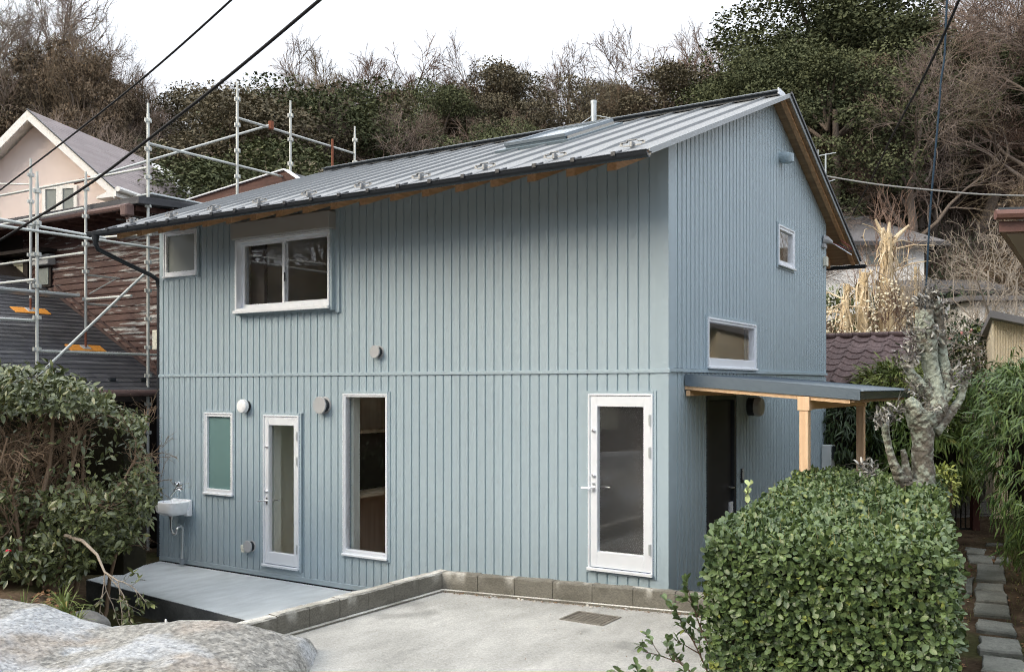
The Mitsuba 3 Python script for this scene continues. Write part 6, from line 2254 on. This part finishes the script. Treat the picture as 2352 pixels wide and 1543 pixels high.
# the bough that hangs over the slab edge
bo = thing('hanging_bough', 'bare bough with a leafy end hanging from the thicket over the concrete slab', 'branch')
pts = [V(-4.75, 10.0, 1.02), V(-4.52, 9.9, .98), V(-4.30, 9.75, .86), V(-4.18, 9.65, .70), V(-4.02, 9.6, .62)]
put('stem', MB().tube(pts, [.022, .018, .015, .012, .007], 7), 'm_pale_bark', bo, smooth=True)
mat('pale_bark', vary((0.34, 0.29, 0.235), .2, 12), .8, .2)
for i, (b, dr_, L) in enumerate(((pts[3], RGT * .5 + [0, 0, -.4], .55), (pts[3], -RGT * .15 + [0, 0, -1], .62), (pts[4], RGT * .8 + [0, 0, -.25], .42), (pts[3], RGT * .1 + [0, 0, -1], .85), (pts[4], RGT * .35 + [0, 0, -.9], .6))):
    sprig(b, dr_, L, 80 + i, 5, .085, 5, 'm_camellia', 'm_pale_bark', bo, .007, .12, 'pointed')


# --- strap leaved tufts, stone and litter on the bank
def tuft(key, p, n, L, seed, material='m_strap', w=.012, up=.9):
    rg = np.random.default_rng(seed)
    m = MB()
    k = 7
    a = rg.uniform(0, 2 * np.pi, n)
    lean = rg.uniform(.15, 1.0, n)
    l = L * rg.uniform(.6, 1.15, n)
    t = np.linspace(0, 1, k)
    for i in range(n):
        out = np.array([math.cos(a[i]), math.sin(a[i]), 0])
        side = np.array([-out[1], out[0], 0]) * w * .5
        pts = np.asarray(p) + np.outer(t * lean[i] * l[i] * .9, out) + np.outer(up * l[i] * (t * (1.15 - lean[i] * .25) - lean[i] * .95 * t * t), [0, 0, 1])
        ww = np.sin(np.pi * np.clip(t * .85 + .15, 0, 1)) ** .6
        lft, rgt, md = pts - side * ww[:, None], pts + side * ww[:, None], pts - np.outer(ww, [0, 0, w * .15])
        v = np.stack([lft, md, rgt], 1).reshape(-1, 3)
        m.add(v, [[3 * j + c_, 3 * j + c_ + 1, 3 * j + c_ + 4, 3 * j + c_ + 3] for j in range(k - 1) for c_ in (0, 1)])
    put('blades', m, material, key, smooth=True, kind='stuff')


def strap_col(p, n, uv):
    a = noise(p.x * 9, p.y * 9, p.z * 9)
    return mix(mix((0.065, 0.10, 0.03), (0.20, 0.24, 0.07), a), (0.36, 0.28, 0.09), smoothstep(.78, .9, noise(p.x * 13 + 5, p.y * 13, p.z * 13)))


mat('strap', strap_col, .5, .4)
where = ['leftmost strap leaved grass tuft on the bank under the camellia', 'strap leaved grass tuft beside the round grey stone', 'large strap leaved tuft right of the round stone', 'strap leaved tuft nearest the concrete slab',
         'small strap leaved tuft at the edge of the rock', 'strap leaved tuft against the dark foot of the thicket', 'thin strap leaved tuft behind the round stone']
for i, (px_r, d_, L) in enumerate(((-4.55, 8.75, .38), (-4.22, 8.9, .36), (-3.72, 8.95, .46), (-3.42, 8.75, .40), (-3.98, 8.6, .26), (-4.15, 9.5, .42), (-4.5, 9.4, .36))):
    p = xy(px_r, d_)
    k = thing('grass_tuft', where[i], 'grass', 'strap leaved tufts on the bank')
    tuft(k, (*p, float(land(*p)) - .02), 46, L, 900 + i)
p = xy(-4.05, 8.95)
sv = np.array(trimesh.creation.icosphere(3, 1.0).vertices)
k = put('garden_stone', ((sv * (1 + .25 * (meshkit.fbm(sv * 1.3, 3)[:, None] - .5)) * [.22, .19, .15]) + [*p, float(land(*p)) + .06], np.array(trimesh.creation.icosphere(3, 1.0).faces)), 'm_rough_block', smooth=True)
tag(k, 'round grey stone half hidden among the grass tufts', 'stone')
rng = np.random.default_rng(41)
n = 2600
r = np.r_[rng.uniform(-4.9, -2.3, 1800), rng.uniform(3.8, 8.5, 800)]
d = np.r_[rng.uniform(7.9, 11.2, 1800), rng.uniform(6, 17, 800)]
x, y = xy(r, d)
inside = np.array([SLAB.contains(sg.Point(a, b)) or yard_poly.contains(sg.Point(a, b)) for a, b in zip(x, y)])
ok = ~inside
x, y = x[ok], y[ok]
pos = np.stack([x, y, land(x, y) + .012], 1)
pos[:, 2] = np.where((x > 1.2), np.maximum(pos[:, 2], -.02), pos[:, 2])
tv, tf = leaf_shape('tiny')


def litter_col(p, n, uv):
    a = noise(p.x * 31, p.y * 31, p.z * 31)
    return mix(mix((0.11, 0.055, 0.03), (0.26, 0.15, 0.08), a), (0.45, 0.36, 0.25), smoothstep(.85, .95, noise(p.x * 17, p.y * 17, 3)))


mat('litter', litter_col, .8, .2)
k = put('leaf_litter', scatter(tv * [1.5, 1, 1], tf, pos, frames(rng.normal(0, 1, pos.shape) * [1, 1, .25], rng.normal(0, .35, pos.shape) + [0, 0, 1]), rng.uniform(.03, .075, len(pos))), 'm_litter')
tag(k, 'fallen brown leaves strewn over the bare earth', 'leaf litter', kind='stuff')
n = 1500
x = rng.uniform(1.7, 3.4, n)
y = rng.uniform(-1, 9.5, n)
edge = 2.6 - .07 * y
ok = np.abs(x - (3.0 - .1 * y)) > .17
pos = np.stack([x, y, -.03 + 0 * x], 1)[ok]
A = pos
B = pos + np.stack([rng.normal(0, .02, len(A)), rng.normal(0, .02, len(A)), rng.uniform(.02, .07, len(A))], 1)
k = put('path_grass', MB().add(*spikes(A, B, .0025)), 'm_strap')
tag(k, 'sparse short grass along the stepping stones', 'grass', kind='stuff')
k = put('dry_stick', MB().tube([V(-3.80, 10.4, -.05), V(-3.72, 10.1, .10), V(-3.64, 9.9, -.04), V(-3.62, 9.85, -.2)], .012, 6), 'm_white_trim', smooth=True)
tag(k, 'short pale dry stick leaning in the hollow beside the slab', 'stick')


# --- bamboo
def bamboo(key, c, size, n, seed, material='m_bamboo', L=.17, keep=0, culms=9, droop=.55, core=True):
    """A leafy bamboo mass: drooping tufts of long leaves over an ellipsoid, culms below."""
    rg = np.random.default_rng(seed)
    c, size = np.asarray(c, float), np.asarray(size, float)
    nt = n // 9
    q = unit(rg.normal(0, 1, (nt, 3)) + [0, 0, .2])
    lump = 1 + .5 * (meshkit.fbm(q * 2.2 + seed, 3)[:, None] - .5)
    q = q * lump * rg.uniform(.55, 1.0, (nt, 1)) ** .5
    tc = c + q * size
    out = unit(q + [0, 0, -.25])
    ci = np.repeat(np.arange(nt), 9)
    tip = unit(out[ci] * .9 + rg.normal(0, .45, (nt * 9, 3)) + [0, 0, -droop])
    pos = tc[ci] + rg.normal(0, .045, (nt * 9, 3))
    nrm = unit(out[ci] * .7 + [0, 0, .8] + rg.normal(0, .3, (nt * 9, 3)))
    tv, tf = leaf_shape('long')
    leaves_as_parts(key, tv, tf, pos, frames(tip, nrm), L * rg.uniform(.65, 1.2, len(pos)), material, keep)
    P, R = [], []
    for i in range(culms):
        a = c[:2] + rg.normal(0, .28, 2) * size[:2]
        b = c[:2] + rg.normal(0, .6, 2) * size[:2]
        t = np.linspace(0, 1, 7)
        P.append(np.stack([a[0] + (b[0] - a[0]) * t ** 2, a[1] + (b[1] - a[1]) * t ** 2, -.1 + (c[2] + size[2] * .7 + .1) * t], 1))
        R.append(.012 * (1.1 - .8 * t))
    m = MB().add(*tubes(np.array(P), np.array(R), 5))
    b0 = tc[::2]
    m.add(*spikes(np.stack([c[0] + (b0[:, 0] - c[0]) * .45, c[1] + (b0[:, 1] - c[1]) * .45, b0[:, 2] - .12], 1), b0, .003))
    put('culms', m, 'm_culm', key, kind='stuff')
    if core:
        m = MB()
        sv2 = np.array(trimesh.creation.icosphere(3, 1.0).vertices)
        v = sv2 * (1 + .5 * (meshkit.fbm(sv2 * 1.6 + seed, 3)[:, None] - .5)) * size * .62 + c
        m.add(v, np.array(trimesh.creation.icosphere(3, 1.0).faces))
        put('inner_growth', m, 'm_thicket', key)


mat('culm', (0.13, 0.15, 0.05), .5, .4)
b = thing('bamboo_clump', 'large dark green bamboo clump with drooping leaves at the right edge of the path', 'bamboo')
bamboo(b, V(7.15, 12.6, 1.62), (.85, 1.1, 1.35), 5200, 71, keep=120)
b = thing('bamboo_clump', 'bright green bamboo top in front of the cream shed', 'bamboo')
bamboo(b, V(7.35, 13.7, 2.42), (.75, .7, .55), 2400, 72, keep=40)
b = thing('bamboo_clump', 'nearer bamboo hanging over the stepping stones at the lower right', 'bamboo')
bamboo(b, V(6.22, 10.3, .95), (.45, .9, .95), 2600, 73, keep=80)
b = thing('bamboo_clump', 'low bamboo leaves beside the nearest stepping stones', 'bamboo')
bamboo(b, V(5.55, 8.6, .35), (.30, .8, .40), 1100, 75, keep=30, culms=4)
b = thing('bamboo_clump', 'yellow green bamboo crown above the far end of the porch canopy', 'bamboo')
bamboo(b, V(6.25, 15.1, 2.52), (.85, .5, .42), 4600, 74, 'm_bamboo_y', L=.17, keep=60, core=False, droop=.2)
b = thing('bamboo_clump', 'shaded bamboo behind the porch posts and the pollarded tree', 'bamboo')
bamboo(b, V(6.45, 15.0, 1.55), (1.0, .5, .85), 5200, 76, 'm_bamboo_m', L=.22, keep=80)
leaf_mat('bamboo_m', (0.06, 0.105, 0.025), (0.17, 0.23, 0.055), .45, .4, (0.25, 0.25, 0.07), 12)
b = thing('bamboo_clump', 'greyish bamboo leaves over the dark board fence between house and post', 'bamboo')
bamboo(b, V(5.35, 15.05, 1.85), (.55, .3, .55), 1500, 77, 'm_dark_leaf', L=.17, keep=20, core=False, culms=3)

# --- pollarded tree with curled leaves at the far end of the hedge
po = thing('pollarded_tree', 'stubby pollarded tree with lichen grey bark and curled withered leaves behind the hedge', 'tree')


def lichen(p, n, uv):
    a = fbm(p.x * 6, p.y * 6, p.z * 6, 3)
    b = fbm(p.x * 34, p.y * 34, p.z * 34, 3)
    c = mix((0.085, 0.075, 0.060), (0.19, 0.17, 0.14), b)
    return mix(c, mix((0.21, 0.24, 0.19), (0.40, 0.43, 0.36), b), smoothstep(.40, .60, a * .6 + b * .4))


mat('lichen0', lichen, .9, .2)
bump('lichen', 'lichen0', lambda p, n, uv: fbm(p.x * 30, p.y * 30, p.z * 30, 4), .04, 3e-3)


def limb(pts, rad):
    """Knobbly limb through the points."""
    from scipy.interpolate import PchipInterpolator
    p = np.asarray(pts, float)
    t = np.arange(len(p))
    s = np.linspace(0, len(p) - 1, 9 * (len(p) - 1) + 1)
    q = np.stack([PchipInterpolator(t, p[:, i])(s) for i in range(3)], 1)
    r_ = PchipInterpolator(t, np.asarray(rad, float))(s)
    m = MB().tube(q, r_, 20)
    v = m.v[0]
    body = v[:len(q) * 20]
    ax = np.repeat(q, 20, 0)
    bump_ = 1 + .38 * (meshkit.fbm(body * 7, 3)[:, None] - .5) + .25 * (meshkit.noise(body * 22)[:, None] - .5)
    v[:len(q) * 20] = ax + (body - ax) * bump_
    return m


put('trunk', limb([V(3.62, 8.25, .0), V(3.62, 8.25, 1.3), V(3.60, 8.25, 1.75), V(3.60, 8.25, 2.12), V(3.58, 8.25, 2.38)], [.14, .112, .10, .092, .13]), 'm_lichen', po, smooth=True)
put('limb', limb([V(3.58, 8.25, 2.28), V(3.50, 8.2, 2.42), V(3.46, 8.2, 2.50)], [.10, .07, .035]), 'm_lichen', po, smooth=True)
put('limb', limb([V(3.60, 8.25, 2.30), V(3.74, 8.3, 2.45), V(3.72, 8.35, 2.75), V(3.68, 8.35, 3.0), V(3.66, 8.35, 3.28)], [.11, .09, .07, .085, .07]), 'm_lichen', po, smooth=True)
put('limb', limb([V(3.72, 8.3, 2.45), V(3.86, 8.35, 2.62), V(3.84, 8.4, 2.9), V(3.80, 8.4, 3.15), V(3.78, 8.4, 3.38)], [.085, .06, .05, .055, .05]), 'm_lichen', po, smooth=True)
put('limb', limb([V(3.70, 8.3, 2.50), V(3.55, 8.3, 2.68), V(3.47, 8.3, 2.80)], [.06, .045, .035]), 'm_lichen', po, smooth=True)
put('limb', limb([V(3.62, 8.25, 1.72), V(3.42, 8.15, 1.74), V(3.30, 8.1, 1.90), V(3.24, 8.1, 2.1), V(3.19, 8.05, 2.27)], [.075, .06, .042, .032, .03]), 'm_lichen', po, smooth=True)
put('limb', limb([V(3.42, 8.15, 1.78), V(3.42, 8.18, 1.95), V(3.40, 8.18, 2.05)], [.045, .03, .024]), 'm_lichen', po, smooth=True)
put('limb', limb([V(3.70, 8.25, 2.2), V(3.84, 8.3, 2.34), V(3.98, 8.35, 2.50), V(4.02, 8.35, 2.66)], [.06, .045, .034, .03]), 'm_lichen', po, smooth=True)
rng = np.random.default_rng(55)
cl = [(3.19, 8.05, 2.33, .12, 190), (3.66, 8.3, 2.42, .17, 260), (3.66, 8.35, 3.05, .20, 420), (3.78, 8.4, 3.30, .14, 220), (3.50, 8.3, 2.86, .15, 240), (3.98, 8.35, 2.70, .12, 130), (3.66, 8.35, 3.36, .10, 130), (2.98, 7.9, 1.92, .09, 130),
      (3.82, 8.35, 2.62, .15, 170), (3.36, 8.2, 2.42, .07, 60), (3.73, 8.35, 3.46, .07, 50), (3.58, 8.3, 2.60, .13, 150)]
pos = np.vstack([V(r, d, z) + unit(rng.normal(0, 1, (n, 3))) * (rng.uniform(.1, 1, (n, 1)) ** .5) * s for r, d, z, s, n in [(a_, b_, c_, s_ * .92, int(n_ * .6)) for a_, b_, c_, s_, n_ in cl]])
tv, tf = leaf_shape('long')
tv = tv * [2.2, 1, 1]
tv[:, 2] = -.45 * np.sin(tv[:, 1] * 2.6) + tv[:, 2] * .5
leaf_pale = rng.uniform(0, 1, len(pos)) < .45
for sel, mm in ((leaf_pale, 'm_curl_pale'), (~leaf_pale, 'm_curl_dark')):
    q = pos[sel]
    leaves_as_parts(po, tv, tf, q, frames(rng.normal(0, 1, q.shape), rng.normal(0, 1, q.shape)), rng.uniform(.035, .075, len(q)), mm, 0, rest='withered_leaves')
mat('curl_pale', (0.33, 0.325, 0.30), .45, .5)
mat('curl_dark', (0.085, 0.078, 0.068), .5, .4)
n = 160
i = rng.integers(0, len(cl), n)
A = np.array([V(*cl[j][:3]) for j in i]) + rng.normal(0, .04, (n, 3))
put('twigs', MB().add(*spikes(A, A + rng.normal(0, .10, (n, 3)) + [0, 0, .03], .004)), 'm_curl_dark', po, kind='stuff')

# --- withered banana plants behind the tiled roof
mat('banana', lambda p, n, uv: mix((0.36, 0.27, 0.17), (0.74, 0.63, 0.45), fbm(p.x * 5, p.y * 5, p.z * 1.2, 3)) * (.7 + .5 * noise(p.x * 26, p.y * 26, p.z * 3)), .8, .2)
mat('banana_stem', lambda p, n, uv: mix((0.36, 0.27, 0.15), (0.68, 0.56, 0.37), fbm(p.x * 7, p.y * 7, p.z * 1.0, 3)), .8, .2)
lab = ['tall withered banana plant with a broken forked top behind the tiled roof', 'leaning withered banana stem left of the tall one', 'short withered banana stem nearest the house wall', 'thin yellow banana stem standing to the right',
       'withered banana plant with hanging rags right of the tall one', 'second leaning banana stem behind the house corner']
rng = np.random.default_rng(66)
for i, (r, d, zt, rad, lean, rags) in enumerate(((7.98, 20.0, 5.85, .17, .02, 170), (7.42, 19.8, 5.0, .13, .22, 100), (6.95, 19.6, 4.4, .12, .12, 70), (8.58, 20.0, 5.15, .055, -.04, 24), (8.36, 20.1, 4.75, .085, .10, 50), (7.2, 20.2, 4.8, .10, .32, 80))):
    b = thing('banana_plant', lab[i], 'banana plant', 'withered banana plants behind the tiled roof')
    z0 = 1.6
    q = [V(r - lean * .6, d, z0), V(r - lean * .3, d, (z0 + zt) / 2), V(r, d, zt)]
    put('stem', limb(q, [rad * 1.25, rad, rad * .55]), 'm_banana_stem', b, smooth=True)
    m = MB()
    for j in range(rags):
        zz_ = rng.uniform(z0 + .9, zt + .1) if j > rags * .3 else zt - rng.uniform(0, .9)
        t_ = (zz_ - z0) / (zt - z0)
        a_ = rng.uniform(0, 2 * np.pi)
        o_ = np.array([math.cos(a_), math.sin(a_), 0])
        base = V(r - lean * .6 * (1 - t_), d, zz_) + o_ * rad * .6
        L = rng.uniform(.35, 1.15)
        k_ = 6
        tt = np.linspace(0, 1, k_)
        reach = rng.uniform(.01, .14)
        if rng.uniform() < .12:                            # a bare dead leaf stalk sticking out, with rags on it
            e_ = base + o_ * rng.uniform(.35, .95) + [0, 0, rng.uniform(-.45, .35)]
            m.tube([base, (base + e_) / 2 + [0, 0, .06], e_], [.020, .014, .007], 5)
            base = (base + e_) / 2 + [0, 0, .04]
            L *= .6
        pts = base + np.outer(np.sin(tt * 1.4) * reach, o_) + np.outer(.18 * np.sin(tt * 2.2) - L * tt ** 1.5, [0, 0, 1]) + np.cumsum(rng.normal(0, .03, (k_, 3)), 0)
        sd_ = unit(np.cross(o_, [0, 0, 1]) + rng.normal(0, .3, 3)) * rng.uniform(.008, .030)
        wv = (1 - tt * .7)[:, None] * sd_
        v = np.stack([pts - wv, pts + wv + rng.normal(0, .008, pts.shape)], 1).reshape(-1, 3)
        m.add(v, [[2 * e, 2 * e + 1, 2 * e + 3, 2 * e + 2] for e in range(k_ - 1)])
    if i == 0:
        for a_, l_ in ((-.5, .75), (.9, .85), (.12, .6), (-.25, .5)):
            q0 = V(r, d, zt - .35)
            q1 = q0 + RGT * math.sin(a_) * l_ * .7 + np.array([0, 0, math.cos(a_) * l_])
            m.tube([q0, (q0 + q1) / 2 + [0, 0, .05], q1], [.06, .05, .025], 7)
    put('dead_leaves', m, 'm_banana', b, kind='stuff')

# --- pale blossom bush beside the house corner
bb = thing('blossom_bush', 'bush covered with small cream blossoms beside the back corner of the house', 'bush')
rng = np.random.default_rng(91)
w, t, lv = bare_tree(90, 2.6, .6, (9, 7, 6, 4), .04, .2, .25, stems=3, lens=(.42, .24, .14, .08), twig=.004)
o_ = V(6.5, 18.6, 1.9)
w2, t2 = w.mesh(), t.mesh()
m = MB().add(w2[0] + o_, w2[1]).add(t2[0] + o_, t2[1])
put('branches', m, 'm_twig', bb, kind='stuff')
tips = lv[2][0][:, -1]
tips = tips[rng.permutation(len(tips))[:1500]] + o_
ov, of = np.array(trimesh.creation.icosphere(1, 1.0).vertices) * [.6, 1, .6], np.array(trimesh.creation.icosphere(1, 1.0).faces)
put('blossoms', scatter(ov, of, tips, frames(rng.normal(0, 1, tips.shape), rng.normal(0, 1, tips.shape)), rng.uniform(.018, .034, len(tips))), 'm_blossom', bb, kind='stuff')
mat('blossom', (0.72, 0.66, 0.50), .6, .3)

# --- bare shrubs, saplings and bushes at the right
mat('pale_twig', vary((0.27, 0.235, 0.195), .25, 2), .8, .2)
mat('red_twig', vary((0.20, 0.135, 0.105), .2, 2), .8, .2)
spec = [('bare_shrub', 'pale grey leafless shrub with long arching branches at the right', (9.4, 17.5), 5.6, 1.9, 7, .75, .10, 'm_pale_twig'),
        ('bare_shrub', 'pale leafless shrub partly behind the brown eave corner', (10.6, 18.5), 6.0, 1.9, 8, .8, .08, 'm_pale_twig'),
        ('bare_sapling', 'thin upright sapling with reddish twigs right of the banana plants', (8.6, 21.0), 7.0, 2.4, 9, .42, .35, 'm_red_twig'),
        ('bare_sapling', 'slender pale sapling with a forked top behind the pollarded tree', (8.55, 18.6), 5.0, 2.0, 10, .38, .35, 'm_pale_twig'),
        ('bare_sapling', 'tall thin sapling with one straight trunk left of the white shed', (9.55, 19.5), 6.2, 1.8, 11, .5, .25, 'm_pale_twig')]
for name, label, (r, d), zt, z0, sd, spread, up, mm in spec:
    w, t, _ = bare_tree(sd, zt - z0, spread, (7, 6, 5, 3) if name == 'bare_shrub' else (6, 5, 4, 2), .055 if name == 'bare_shrub' else .045, .30, up, stems=2 if name == 'bare_shrub' else 1, lens=(.52, .26, .14, .07), twig=.0042, wob=.2)
    k = thing(name, label, 'shrub' if 'shrub' in name else 'tree')
    o_ = V(r, d, z0)
    w2, t2 = w.mesh(), t.mesh()
    put('trunk', (w2[0] + o_, w2[1]), mm, k, smooth=True)
    put('crown', (t2[0] + o_, t2[1]), mm, k)


def bush(name, label, c, size, n, seed, material, leaf, kind_='pointed', flowers=0, fmat=None):
    rg = np.random.default_rng(seed)
    k = thing(name, label, 'bush')
    q = unit(rg.normal(0, 1, (n, 3)))
    q = q * (1 + .6 * (meshkit.fbm(q * 2 + seed, 3)[:, None] - .5)) * rg.uniform(.3, 1, (n, 1)) ** .45
    pos = np.asarray(c) + q * size
    tv, tf = leaf_shape(kind_)
    put('foliage', scatter(tv, tf, pos, frames(q + rg.normal(0, .6, q.shape), rg.normal(0, .5, q.shape) + [0, 0, 1]), leaf * rg.uniform(.7, 1.2, n)), material, k, smooth=True, kind='stuff')
    n2 = 60
    A = np.tile(np.asarray(c) - [0, 0, size[2] + .5], (n2, 1)) + rg.normal(0, .1, (n2, 3)) * size
    put('stems', MB().add(*spikes(A, pos[:n2], .008)), 'm_hedge_wood', k, kind='stuff')
    if flowers:
        i = rg.permutation(n)[:flowers]
        put('flowers', scatter(ov, of, pos[i] - .06 * FWD, frames(rg.normal(0, 1, (flowers, 3)), rg.normal(0, 1, (flowers, 3))), rg.uniform(.03, .05, flowers)), fmat, k, kind='stuff')


mat('pink_petal', (0.62, 0.28, 0.27), .6, .3)
bush('flowering_bush', 'dark green bush dotted with pink flowers behind the pollarded tree', V(8.35, 17.3, 3.05), (.8, .5, .8), 1500, 5, 'm_dark_leaf', .10, flowers=12, fmat='m_pink_petal')
bush('yellow_bush', 'small yellow leaved bush beside the cream shed', V(8.75, 17.8, 3.25), (.30, .3, .55), 600, 6, 'm_bamboo_y', .09)
bush('evergreen_bush', 'dark evergreen bush behind the banana plants', V(7.9, 22.0, 3.9), (1.7, .6, 1.0), 2600, 7, 'm_camellia', .13)
bush('evergreen_bush', 'dark evergreen bush under the lower grey roof', V(10.2, 21.5, 3.9), (1.3, .5, .9), 1800, 8, 'm_dark_leaf', .13)
bush('evergreen_bush', 'low green bush at the foot of the white shed', V(9.6, 18.5, 2.6), (.9, .5, .5), 1200, 9, 'm_camellia', .10)
bush('garden_shrub', 'small shrub with brownish tips behind the hedge by the gate', V(4.25, 9.3, 1.62), (.16, .2, .22), 380, 10, 'm_bamboo_y', .05)
